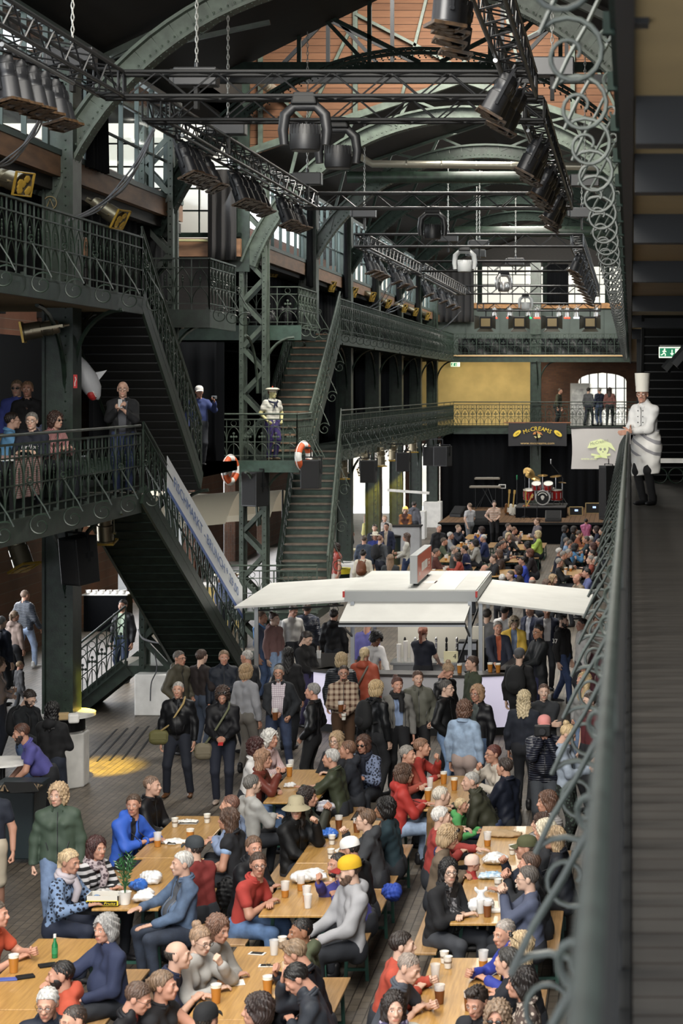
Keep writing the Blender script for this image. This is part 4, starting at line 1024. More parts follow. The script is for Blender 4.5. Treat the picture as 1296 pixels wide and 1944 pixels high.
# ---- heads: male, female, child
def head_field(sex):
    F_ = Fld(); g = {'m': 1.0, 'f': .94, 'c': .95}[sex]
    F_.ell((0, .014, .035), (.073, .093, .083)).ell((0, -.022, -.028), (.060 * g, .066, .080))
    F_.ell((0, -.040, -.076), (.046 * g, .042, .034 * g)).ell((0, -.073, -.098 if sex == 'm' else -.092), (.019, .016, .015))
    for sg in (-1, 1):
        F_.ell((sg * .037, -.060, -.02), (.021, .022, .024)); F_.ell((sg * .075, .012, -.002), (.011, .021, .031))
        F_.ell((sg * .031, -.0765, .004), (.0145, .0125, .0115))
        F_.ell((sg * .010, -.096, -.028), (.009, .010, .008))
        F_.cone((sg * .016, -.087, .025), (sg * .044, -.078, .022), .0085, .007)
    F_.cone((0, -.084, .016), (0, -.108, -.022), .008, .0125)
    F_.cone((-.017, -.087, -.057), (.017, -.087, -.057), .0075, .0075); F_.cone((-.014, -.086, -.067), (.014, -.086, -.067), .008, .008)
    F_.cone((0, .022, -.05), (0, .040, -.19), .054 * g, .056 * g)
    return F_
HEADS = {}
def head_mesh(sex, h):
    k = (sex, h)
    if k in HEADS: return HEADS[k]
    F_ = head_field(sex); lo, hi = F_.bounds(.012); lo[2] = -.185
    xs, ys, zs = grids(lo, hi, h); A = F_.at(xs, ys, zs, .0065, .03)
    x, y, z = xs[:, None, None], ys[None, :, None], zs[None, None, :]
    for sg in (-1, 1):                                        # eye sockets
        d = np.sqrt(((x - sg * .031) / 1.25) ** 2 + (y + .103) ** 2 + (z - .006) ** 2) - .0175
        eb = np.sqrt((x - sg * .031) ** 2 + (y + .0775) ** 2 + (z - .004) ** 2) - .0128
        A = np.minimum(np.maximum(A, -d), eb)
    v, q = nets(A, xs, ys, zs)
    P = np.zeros((len(v), 4), f32); P[:, 3] = 1
    ax = np.abs(v[:, 0]); fr = v[:, 1] < -.055
    lip = ((v[:, 0] / .025) ** 2 + ((v[:, 2] + .062) / .0115) ** 2 < 1) & fr
    brow = (np.abs(v[:, 2] - (.029 - np.maximum(ax - .03, 0) * .35)) < .0052) & (ax > .013) & (ax < .047) & fr
    eye = ((ax - .031) / .0125) ** 2 + ((v[:, 2] - .004) / .0068) ** 2 < 1
    iris = (ax - .031) ** 2 + (v[:, 2] - .004) ** 2 < .0056 ** 2
    P[lip, 0] = 1; P[brow, 1] = .75; P[eye & fr & ~iris, 2] = 1; P[iris & fr, 1] = 1
    HEADS[k] = (v, q, P); return HEADS[k]
# ---- hands
HANDS = {}
def hand_mesh(pose, h):
    k = (pose, h)
    if k in HANDS: return HANDS[k]
    F_ = Fld()                                                # fingers along +X, palm towards -Z, thumb towards +Y (a left-or-right mirror later)
    F_.cone((-.03, 0, 0), (.02, 0, 0), .027, .028, ((0, 0, 1), 1.4))
    C_ = {'relax': (18, 28, 18), 'flat': (4, 8, 5), 'grip': (42, 58, 32), 'fist': (65, 80, 55)}[pose]
    for i, (y, L, r) in enumerate(((.031, .076, .0088), (.011, .084, .0092), (-.009, .078, .0088), (-.028, .062, .0078))):
        F_.cone((.012, y * .6, 0), (.085, y, 0), .014, .0115)
        p = np.array((.088, y, 0.)); a = 0; sp = y * 1.2 if pose != 'fist' else 0
        for seg, (c, f) in enumerate(zip(C_, (.45, .31, .24))):
            a += R_(c + i * 2); n = p + L * f * np.array((math.cos(a), sp * .6, -math.sin(a)))
            F_.cone(p, n, r * (1 - .08 * seg), r * (.92 - .08 * seg)); p = n
    t = {'relax': ((.06, .055, -.012), (.092, .062, -.024)), 'flat': ((.05, .062, -.006), (.082, .078, -.01)), 'grip': ((.05, .045, -.035), (.078, .03, -.058)), 'fist': ((.055, .04, -.03), (.078, .016, -.045))}[pose]
    F_.cone((.012, .02, -.004), t[0], .0155, .0115); F_.cone(t[0], t[1], .0112, .0088)
    lo, hi = F_.bounds(.008); xs, ys, zs = grids(lo, hi, h)
    HANDS[k] = nets(F_.at(xs, ys, zs, .0035, .02), xs, ys, zs); return HANDS[k]

# ---- hair, beards, hats: one mesh each, in the head's own frame
HAIRS = {}
def hair_mesh(kind, lod):
    k = (kind, lod)
    if k in HAIRS: return HAIRS[k]
    h = .0065 if lod == 0 else .011
    lo, hi = np.array((-.14, -.14, -.36)), np.array((.14, .21, .18))
    if kind in ('short', 'bald', 'crop', 'curly', 'bun', 'bob', 'quiff', 'beard', 'moustache', 'goatee', 'afro'): lo[2] = -.19
    xs, ys, zs = grids(lo, hi, h); x, y, z = xs[:, None, None], ys[None, :, None], zs[None, None, :]
    def ell(c, r): return (np.sqrt(((x - c[0]) / r[0]) ** 2 + ((y - c[1]) / r[1]) ** 2 + ((z - c[2]) / r[2]) ** 2) - 1) * min(r)
    ang = np.arctan2(x, y + .02)
    tx = .0030 * np.sin(ang * 31 + z * 46 + 3 * np.sin(z * 33 + x * 20)) + .0032 * np.sin(ang * 15 - z * 80 + y * 70 + x * 35)
    t = {'crop': .004, 'bald': .006, 'short': .010, 'quiff': .011, 'bob': .024, 'curly': .03, 'long': .018, 'pony': .011, 'bun': .011, 'wavy': .022, 'afro': .042}.get(kind, .01)
    cap = ell((0, .016, .036), (.073 + t, .093 + t, .083 + t)) + tx
    line = np.where(y < -.02, .082 - (y + .085) * .55, .046 - (y + .02) * 1.05) - .030 * np.exp(-((np.abs(x) - .076) / .016) ** 2 - ((y + .018) / .022) ** 2)
    if kind in ('bald',): line = np.where(y < .0, 9., -.0) + 0 * x
    D = np.maximum(cap, line - z) + 0 * (x + y + z)
    if kind == 'bald': D = np.maximum(np.maximum(cap, np.maximum(-.075 - z, z - .045)), -(y - .0)) + 0 * x
    if kind == 'quiff': D = np.minimum(D, ell((0, -.045, .118), (.055, .05, .028)) + tx)
    face = ell((0, -.10, -.025), (.067, .082, .108))
    if kind in ('bob', 'curly', 'long', 'wavy', 'afro'):
        zb = {'bob': -.11, 'curly': -.10, 'long': -.30, 'wavy': -.25, 'afro': -.04}[kind]
        e = ell((0, .022, .015), (.078 + t, .094 + t, .11 + t))
        if kind in ('bob', 'curly', 'afro'): B = np.maximum(np.minimum(cap, ell((0, .02, -.03), (.080 + t, .085 + t, .11))), zb - z + .012 * np.sin(ang * 9))
        else:
            w = .092 + t * .4; zz = np.clip((-.02 - z) / .3, 0, 1)
            col = (np.sqrt((x / (w + .01 * zz)) ** 2 + ((y - .035 - .02 * zz) / (.075 - .012 * zz)) ** 2) - 1) * .07 + 0 * z
            B = np.minimum(cap, np.maximum(col, np.maximum(z - .06, zb - z + .015 * np.sin(ang * 11)))) 
        if kind in ('curly', 'afro', 'wavy'):
            am = .0125 if kind != 'wavy' else .008
            B = B + am * np.sin(x * 105 + 1 + 2 * np.sin(z * 30)) * np.sin(y * 100 + x * 20) * np.sin(z * 98 + 2 + y * 25)
        else: B = B + tx
        D = np.maximum(B, -face) + 0 * (x + y + z)
        D = np.maximum(D, np.where(z < -.02, -.004 - y - np.clip(z + .11, 0, .09) * .5, -1.) + 0 * x)
    if kind == 'pony':
        D = np.minimum(D, ell((0, .112, .05), (.024, .024, .024)))
        zz = np.clip((.05 - z) / .24, 0, 1); D = np.minimum(D, np.maximum((np.sqrt((x / .03) ** 2 + ((y - .125 + .03 * zz) / .026) ** 2) - 1) * .024 + tx, np.maximum(z - .055, -.19 - z)))
    if kind == 'bun': D = np.minimum(D, ell((0, .085, .115), (.042, .042, .038)) + tx)
    if kind in ('beard', 'goatee', 'moustache'):
        jaw = np.minimum(ell((0, -.022, -.03), (.067, .074, .088)), ell((0, -.046, -.078), (.055, .050, .044))) + tx * .6
        m_ = ell((0, -.10, -.062), (.017, .03, .0075))
        D = np.maximum(np.maximum(jaw, z + .034 + np.abs(x) * -.35), y - .012)
        if kind == 'goatee': D = np.maximum(D, np.abs(x) - .028)
        D = np.maximum(D, -m_)
        if kind == 'moustache': D = np.maximum(np.abs(z + .0455 + np.abs(x) * .25) - .0085, np.maximum(np.abs(x) - .030, ell((0, -.025, -.03), (.068, .077, .09)))) + 0 * y; D = np.maximum(D, y + .06)
    D = np.asarray(np.broadcast_to(D, (len(xs), len(ys), len(zs))), f32).copy()
    D[[0, -1]] = 1; D[:, [0, -1]] = 1; D[:, :, [0, -1]] = 1
    HAIRS[k] = fastmesh(kind + '_hair', *nets(D, xs, ys, zs)); return HAIRS[k]
def shell(fn, n=24, m=10): return MB().sheet(fn, n, m)
HATS = {}
def hat_mesh(kind):
    if kind in HATS: return HATS[kind]
    mb = MB(); mats = None
    if kind in ('cap', 'hairband'):
        a, b, c = .090, .110, .098
        mb.lathe([(1, -.12), (1.0, .1), (.97, .4), (.84, .68), (.6, .88), (.3, .98), (.001, 1.0)], 20)
        v = np.concatenate(mb.v) * (a, b, c) + (0, .012, .048); mb.v = [v]
        mb.sheet(lambda u, w: ((u - .5) * .15, -.085 - (.085 * w) * (1 - (2 * u - 1) ** 2 * .75), .052 - .02 * w - .018 * (2 * u - 1) ** 2), 10, 4, mi=1)
        mb.sheet(lambda u, w: ((u - .5) * .15, -.085 - (.085 * w) * (1 - (2 * u - 1) ** 2 * .75), .046 - .02 * w - .018 * (2 * u - 1) ** 2), 10, 4, mi=1)
    elif kind == 'bucket':
        mb.lathe([(.001, .14), (.06, .138), (.085, .12), (.095, .05), (.105, .035), (.165, -.005), (.16, -.008), (.10, .03)], 24, cap=False); mb.v = [np.concatenate(mb.v) * (1, 1.12, 1) + (0, .01, .01)]
    elif kind == 'panama':
        mb.lathe([(.001, .135), (.06, .14), (.085, .125), (.092, .05), (.155, .042), (.155, .036), (.09, .036)], 24, cap=False); mb.v = [np.concatenate(mb.v) * (1, 1.15, 1)]
        mb.lathe([(.0935, .052), (.0925, .078)], 24, cap=False, mi=1)
    elif kind == 'beanie':
        mb.lathe([(1.0, -.35), (1.03, -.1), (1.02, .3), (.86, .68), (.5, .93), (.001, 1.0)], 24); mb.v = [np.concatenate(mb.v) * (.092, .112, .105) + (0, .014, .04)]
    elif kind == 'sailor':
        mb.lathe([(.088, .03), (.09, .065), (.155, .085), (.16, .10), (.10, .13), (.001, .135)], 24); mb.v = [np.concatenate(mb.v) * (1, 1.1, 1)]; mb.ball((0, 0, .15), .02, mi=1)
    elif kind == 'toque':
        n = 40
        for (r0, z0, r1, z1, pl) in ((.092, .04, .094, .12, 0), (.094, .12, .105, .30, .003), (.105, .30, .001, .305, 0)):
            th = np.arange(n) * 2 * PI / n; k = mb.n
            mb.add([((r0 + pl * (i % 2)) * math.cos(t), (r0 + pl * (i % 2)) * 1.12 * math.sin(t), z0) for i, t in enumerate(th)] + [((r1 + pl * (i % 2)) * math.cos(t), (r1 + pl * (i % 2)) * 1.12 * math.sin(t), z1) for i, t in enumerate(th)], [(i, (i + 1) % n, n + (i + 1) % n, n + i) for i in range(n)])
    elif kind == 'glasses':
        for sg in (-1, 1):
            mb.tube([(sg * .031 + .024 * math.cos(t), -.106 + .006 * abs(math.cos(t)), .003 + .017 * math.sin(t)) for t in np.linspace(0, 2 * PI, 15)[:-1]], .0024, 5, closed=True)
            mb.tube([(sg * .055, -.102, .008), (sg * .078, -.06, .010), (sg * .079, .01, .008)], .002, 4)
        mb.tube([(-.008, -.108, .008), (.008, -.108, .008)], .0024, 5)
    elif kind == 'sunglasses':
        for sg in (-1, 1):
            mb.ball((sg * .031, -.100, .003), (.026, .009, .018), 12, 8); mb.tube([(sg * .055, -.102, .008), (sg * .078, -.06, .010), (sg * .079, .01, .008)], .003, 4)
        mb.tube([(-.01, -.105, .008), (.01, -.105, .008)], .003, 5)
    elif kind == 'shades_up':
        for sg in (-1, 1): mb.ball((sg * .035, -.075, .108), (.028, .022, .012), 10, 6); mb.tube([(sg * .06, -.07, .10), (sg * .085, .0, .05)], .003, 4)
    HATS[kind] = mb.mesh(kind, [BLACK, BLACK], 50); return HATS[kind]
SHOES = {}
def shoe_mesh(kind):
    if kind in SHOES: return SHOES[kind]
    F_ = Fld(); F_.ell((0, -.075, -.045), (.043, .115, .034)).ell((0, .045, -.03), (.036, .055, .05)).cone((0, .045, 0), (0, .05, .05 if kind != 'boot' else .09), .042, .045)
    lo, hi = F_.bounds(.01); xs, ys, zs = grids(lo, hi, .011); A = F_.at(xs, ys, zs, .012, .04)
    A = np.maximum(A, -.078 - zs[None, None, :]); v, q = nets(np.asarray(A), xs, ys, zs)
    me = fastmesh('shoe', v, q); me.materials.append(BLACK); me.materials.append(BLACK)
    cz = np.array([p.center.z for p in me.polygons]); me.polygons.foreach_set('material_index', (cz < -.058).astype(np.int32)); SHOES[kind] = me; return me

# ---- person materials
SKINS = {}
def skin(col):
    key = col
    if col in SKINS: return SKINS[col]
    col = soft(col, .80, .95)
    m = bpy.data.materials.new('skin'); m.use_nodes = True; nt = m.node_tree; L = nt.links.new; b = nt.nodes['Principled BSDF']
    a = N(nt, 'ShaderNodeAttribute', attribute_name='paint'); s = N(nt, 'ShaderNodeSeparateColor'); L(a.outputs['Color'], s.inputs[0])
    c = lin(col); prev = None
    for i, tgt in enumerate(((c[0] * .80, c[1] * .56, c[2] * .54, 1), (.035, .022, .016, 1), (.62, .60, .56, 1))):
        mx = N(nt, 'ShaderNodeMix', data_type='RGBA'); mx.inputs[7].default_value = tgt
        if prev is None: mx.inputs[6].default_value = c
        else: L(prev, mx.inputs[6])
        L(s.outputs[i], mx.inputs[0]); prev = mx.outputs[2]
    L(prev, b.inputs['Base Color']); b.inputs['Roughness'].default_value = .5; b.inputs['Specular IOR Level'].default_value = .35
    SKINS[key] = m; return m
def hairm(col): return mat('hair', soft(col, .66, .8), .55, var=.35, vscale=60, stretch=(1, 1, .12), bump=.25, bscale=140)
def cloth(kind, col, col2=None):
    key = ('cloth', kind, str(col), str(col2))
    if key in MATS: return MATS[key]
    col = soft(col, .85, .9); col2 = soft(col2, .85, .9) if col2 else None
    if kind in ('leather',): m = mat('leather', col, .5, bump=.15, bscale=50, spec=.3)
    elif kind == 'shell': m = mat('rain_shell', col, .62, bump=.16, bscale=24, spec=.3)
    elif kind == 'denim': m = mat('denim', col, .85, var=.22, vscale=9, bump=.2, bscale=120)
    elif kind == 'plain': m = mat('cloth', col, .85, var=.06, vscale=6, bump=.22, bscale=22)
    else:
        m = mat('cloth_' + kind, col, .85).copy(); m.name = kind + '_cloth'; nt = m.node_tree; L = nt.links.new; b = nt.nodes['Principled BSDF']
        tc = N(nt, 'ShaderNodeTexCoord'); sp = N(nt, 'ShaderNodeSeparateXYZ'); L(tc.outputs['Object'], sp.inputs[0])
        def sq(i, per, duty):
            d = N(nt, 'ShaderNodeMath', operation='DIVIDE', i_1=per); L(sp.outputs[i], d.inputs[0]); f = N(nt, 'ShaderNodeMath', operation='FRACT'); L(d.outputs[0], f.inputs[0])
            g = N(nt, 'ShaderNodeMath', operation='LESS_THAN', i_1=duty); L(f.outputs[0], g.inputs[0]); return g.outputs[0]
        mx = N(nt, 'ShaderNodeMix', data_type='RGBA'); mx.inputs[6].default_value = lin(col); mx.inputs[7].default_value = lin(col2 or (.8, .8, .8)); mx.clamp_factor = True
        if kind == 'puffer':
            d = N(nt, 'ShaderNodeMath', operation='MULTIPLY', i_1=2 * PI / .062); L(sp.outputs[2], d.inputs[0]); s = N(nt, 'ShaderNodeMath', operation='SINE'); L(d.outputs[0], s.inputs[0]); ab = N(nt, 'ShaderNodeMath', operation='ABSOLUTE'); L(s.outputs[0], ab.inputs[0])
            bp = N(nt, 'ShaderNodeBump'); bp.inputs['Strength'].default_value = .9; bp.inputs['Distance'].default_value = .012; L(ab.outputs[0], bp.inputs['Height']); L(bp.outputs[0], b.inputs['Normal']); b.inputs['Roughness'].default_value = .42
        elif kind == 'plaid':
            a1 = N(nt, 'ShaderNodeMath', operation='ADD'); L(sq(2, .085, .42), a1.inputs[0]); L(sq(0, .085, .42), a1.inputs[1]); h = N(nt, 'ShaderNodeMath', operation='MULTIPLY', i_1=.5); L(a1.outputs[0], h.inputs[0]); L(h.outputs[0], mx.inputs[0]); L(mx.outputs[2], b.inputs['Base Color'])
        elif kind == 'check':
            a1 = N(nt, 'ShaderNodeMath', operation='MAXIMUM'); L(sq(2, .03, .22), a1.inputs[0]); L(sq(0, .03, .22), a1.inputs[1]); L(a1.outputs[0], mx.inputs[0]); L(mx.outputs[2], b.inputs['Base Color'])
        elif kind == 'stripe': L(sq(2, .07, .5), mx.inputs[0]); L(mx.outputs[2], b.inputs['Base Color'])
        elif kind == 'vstripe': L(sq(0, .022, .45), mx.inputs[0]); L(mx.outputs[2], b.inputs['Base Color'])
        elif kind == 'print':
            v = N(nt, 'ShaderNodeTexVoronoi'); v.inputs['Scale'].default_value = 26; L(tc.outputs['Object'], v.inputs['Vector']); g = N(nt, 'ShaderNodeMath', operation='LESS_THAN', i_1=.42); L(v.outputs[0], g.inputs[0]); L(g.outputs[0], mx.inputs[0]); L(mx.outputs[2], b.inputs['Base Color'])
    MATS[key] = m; return m

# ---- pose
ARMS_SIT = {'table': (.15, .40, .80, 'flat'), 'fold': (.02, .33, .80, 'relax'), 'chin': (.05, .235, 1.02, 'fist'), 'cup': (.12, .44, .84, 'grip'), 'lap': (.12, .33, .66, 'relax'), 'eat': (.03, .25, 1.06, 'grip'), 'side': (.27, .08, .62, 'relax'),
            'phone': (.05, .34, .93, 'grip'), 'reach': (.10, .52, .82, 'flat'), 'head': (.10, .2, 1.16, 'relax'), 'knee': (.13, .36, .68, 'flat'), 'across': (.0, .30, .80, 'relax'), 'wide': (.34, .30, .79, 'flat')}
ARMS_STD = {'down': (.25, .03, .86, 'relax'), 'pocket': (.20, .10, .96, 'fist'), 'cross': (-.09, .19, 1.16, 'relax'), 'cross2': (-.10, .22, 1.11, 'flat'), 'hold': (.09, .28, 1.12, 'grip'), 'holdlow': (.06, .26, 1.02, 'grip'), 'phone': (.05, .31, 1.16, 'grip'),
            'camera': (.055, .24, 1.47, 'grip'), 'hip': (.19, .06, 1.0, 'fist'), 'back': (.08, -.15, 1.0, 'relax'), 'reach': (.12, .5, 1.05, 'grip'), 'rail': (.05, .34, 1.06, 'flat'), 'chin': (.04, .22, 1.33, 'fist'), 'walk': (.24, .2, .92, 'relax'), 'walkb': (.24, -.16, .90, 'relax'), 'bag': (.27, .02, .84, 'fist'), 'up': (.06, .3, 1.42, 'grip'), 'low': (.16, .52, .86, 'flat'), 'strap': (.10, .16, 1.25, 'fist')}
def nrm(v): return v / max(1e-6, np.linalg.norm(v))
def ik(a, b, L1, L2, pole):
    d = b - a; L = np.linalg.norm(d)
    if L > (L1 + L2) * .985: b = a + d / L * (L1 + L2) * .985; d = b - a; L = np.linalg.norm(d)
    x = (L1 ** 2 - L2 ** 2 + L ** 2) / (2 * L); h = math.sqrt(max(1e-6, L1 ** 2 - x ** 2)); u = d / L
    p = nrm(pole - u * (pole @ u)); return a + u * x + p * h, b
def pose_of(kind, arms, lean, side, twist, gait, hyaw, hpitch, htilt, girth):
    J = {}; sit = kind == 'sit'
    P = np.array((0, 0, .56 if sit else .95)); le, si = R_(lean), R_(side)
    up = nrm(np.array((math.sin(si), -math.sin(le), math.cos(le) * math.cos(si))))
    J['P'] = P; J['up'] = up; J['W'] = P + up * .17; J['C'] = P + up * .36 + np.array((0, .012, 0))
    J['N'] = P + up * .515 + np.array((0, .02, 0)); tw = R_(twist)
    sx = np.array((math.cos(tw), math.sin(tw), 0)); sx = nrm(sx - up * (sx @ up)); J['sx'] = sx; J['fw'] = np.cross(up, sx) * -1
    wS = .168 - .012 * (girth < .12)
    for n, g in (('R', -1), ('L', 1)):
        J['S' + n] = J['N'] + sx * g * wS - up * .075
        J['H' + n] = P + np.array((g * .092, 0, -.02))
        if sit:
            k = J['H' + n] + np.array((g * (.07 + .04 * girth), -.43, -.0)); J['K' + n] = k
            J['A' + n] = np.array((k[0] + g * .01, k[1] + (.06 if gait != 'out' else -.12), .085)); J['F' + n] = 0 if gait != 'in' else .2
        else:
            st = {'stand': (0, 0), 'wide': (.09, 0), 'walk': (0, .22), 'shift': (.04, .05)}[gait]
            fy = -st[1] * (1 if g < 0 else -1); ank = np.array((g * (.09 + st[0]), fy + .02, .085)); J['A' + n] = ank
            J['K' + n], J['A' + n] = ik(J['H' + n], ank, .44, .435, np.array((g * .12, -1, 0.))); J['F' + n] = g * .18
        pr = arms[0] if n == 'R' else arms[1]
        tab = ARMS_SIT if sit else ARMS_STD
        o, f, z, hp = tab[pr] if isinstance(pr, str) else pr
        T = np.array((g * o, -f, z))
        if not sit and pr in ('down', 'pocket', 'bag', 'hip', 'walk', 'walkb', 'back'): T = T + (J['N'] - np.array((0, .02, 1.465))) * .7
        if pr in ('chin', 'head', 'eat', 'camera', 'up') : T = T + (J['N'] - np.array((0, .02, 1.075 if sit else 1.465)))
        pole = np.array((g * .55, .25, -1.)) if z < 1.3 or sit else np.array((g * .5, .0, -1.))
        if pr == 'hip': pole = np.array((g * 1., .6, 0))
        if pr in ('table', 'cup', 'fold', 'across', 'reach', 'chin'): pole = np.array((g * .9, .1, -.9))
        J['E' + n], J['W' + n] = ik(J['S' + n], T, .285, .255, pole); J['hp' + n] = hp; J['arm' + n] = pr
    hu = nrm(np.array((math.sin(si) * .5, -math.sin(le) * .45, 1))); 
    M = Matrix.Rotation(R_(twist * .5 + hyaw), 4, 'Z') @ Matrix.Rotation(R_(hpitch), 4, 'X') @ Matrix.Rotation(R_(htilt), 4, 'Y')
    hc = J['N'] + hu * .158 + np.array((0, -.024 - .06 * max(0, math.sin(R_(hpitch))), -.0))
    J['M'] = Matrix.Translation(hc) @ M; return J

def grow(F_, h, k, name, cut=None, seed=0., fold=1.):
    lo, hi = F_.bounds(.02); xs, ys, zs = grids(lo, hi, h); A = F_.at(xs, ys, zs, k)
    x, y, z = xs[:, None, None], ys[None, :, None], zs[None, None, :]
    if fold: A = A + wob(x, y, z, seed) * fold
    if cut is not None: A = np.maximum(A, cut(x, y, z)).astype(f32)
    return nets(np.asarray(A, f32), xs, ys, zs)
def torso(F_, J, b, girth, sex, z0=0.):
    up, sx, fw = J['up'], J['sx'], J['fw']; g = girth; fl = (fw, 1.22)
    for s in (-1, 1):
        hp = J['P'] + np.array((s * .075, 0, -.02)); ch = J['C'] + sx * s * .085
        F_.cone(hp + up * .0, J['W'] + sx * s * (.055 + .02 * g), .103 + .02 * g + b, .092 + .035 * g + b, fl)
        F_.cone(J['W'] + sx * s * (.055 + .02 * g), ch, .092 + .035 * g + b, .098 + .012 * g + b, fl)
        F_.cone(ch, J['N'] + sx * s * .085 - up * .10, .098 + .01 * g + b, .070 + b, fl)
        F_.cone(J['N'] + sx * s * .02 - up * .015, J['S' + ('R' if s < 0 else 'L')], .046 + b, .054 + b)
        if sex == 'f': F_.ell(J['C'] + sx * s * .07 + fw * (.066 + b * .7) - up * .01, (.06, .05, .06))
    if g > .35: F_.ell(J['W'] + fw * (.05 + .05 * g), (.13 + .03 * g + b, .10 + .05 * g + b, .15 + b))
def limbs(F_, J, b, which, frac=1., sc=1.):
    for n in which:
        S_, E, W_ = J['S' + n], J['E' + n], J['W' + n]
        if frac >= .99:
            F_.cone(S_, E, (.056 + b) * sc, (.045 + b) * sc); F_.cone(E, W_ - nrm(W_ - E) * .01, (.045 + b) * sc, (.031 + b) * sc)
        else: F_.cone(S_, S_ + (E - S_) * frac, (.057 + b) * sc, (.053 + b * 1.4) * sc)
def legs(F_, J, b, short=False, skirt=False, g=0.):
    for n in 'RL':
        H, K, A = J['H' + n], J['K' + n], J['A' + n]
        if short: F_.cone(H, H + (K - H) * .95, .092 + b + .015 * g, .075 + b); continue
        F_.cone(H, K, .09 + b + .02 * g, .058 + b); F_.cone(K, A + np.array((0, 0, .01)), .056 + b, .040 + b * 1.3)
        if not b: F_.cone(K + (A - K) * .15 + (0, .015, 0), K + (A - K) * .45, .045, .04)
def trim(detail, J, tk, b, hz, tm, inner, sit):
    bv, o = detail; fw, sx, up = J['fw'], J['sx'], J['up']
    def hit(u, w_):
        p = Vector(J['P'] + up * u + sx * w_ + fw * .6); h = bv.ray_cast(p, Vector(-fw), .75); return h[0]
    if tk in ('shell', 'puffer', 'leather', 'denim', 'shirt', 'plaid') or inner:
        for w_ in ((0,) if not inner else (-inner[2][0] - .045, inner[2][0] + .045) if len(inner) > 2 else ()):
            pts = [h for h in (hit(u, w_ + (np.sign(w_) * .0)) for u in np.linspace(max(hz, -.05) + .03, .50, 13)) if h]
            if len(pts) > 3: MB().tube([p + Vector(fw) * .002 for p in pts], .0055, 5).build('zip' if tk != 'shirt' and tk != 'plaid' else 'placket', mat('zip_dark', (.02, .02, .022), .4), o)
        for g in (-1, 1):
            a, c = hit(.08, g * .10), hit(.17, g * .125)
            if a and c and tk != 'puffer': MB().tube([a, a.lerp(c, .5) + Vector(fw) * .004, c], .006, 5).build('pocket_edge', mat('zip_dark', (.02, .02, .022), .4), o)
    if tk != 'plain' or inner:
        c = J['N'] + up * .035 - fw * .008; r = .068 + b * .45
        mb = MB()
        for dz, rr, q in ((0, r, .014 + b * .2), (-.022, r + .012, .012 + b * .2)):
            mb.tube([c + sx * rr * math.sin(a) - fw * rr * math.cos(a) * 1.02 + up * (dz - .022 * (1 - math.cos(a)) * .5) for a in np.linspace(-2.62, 2.62, 19)], q, 7)
        mb.build('collar', tm, o, 60)
HSTEP = {0: (.012, .005, .0042), 1: (.019, .0085, .007)}
PEOPLE = []
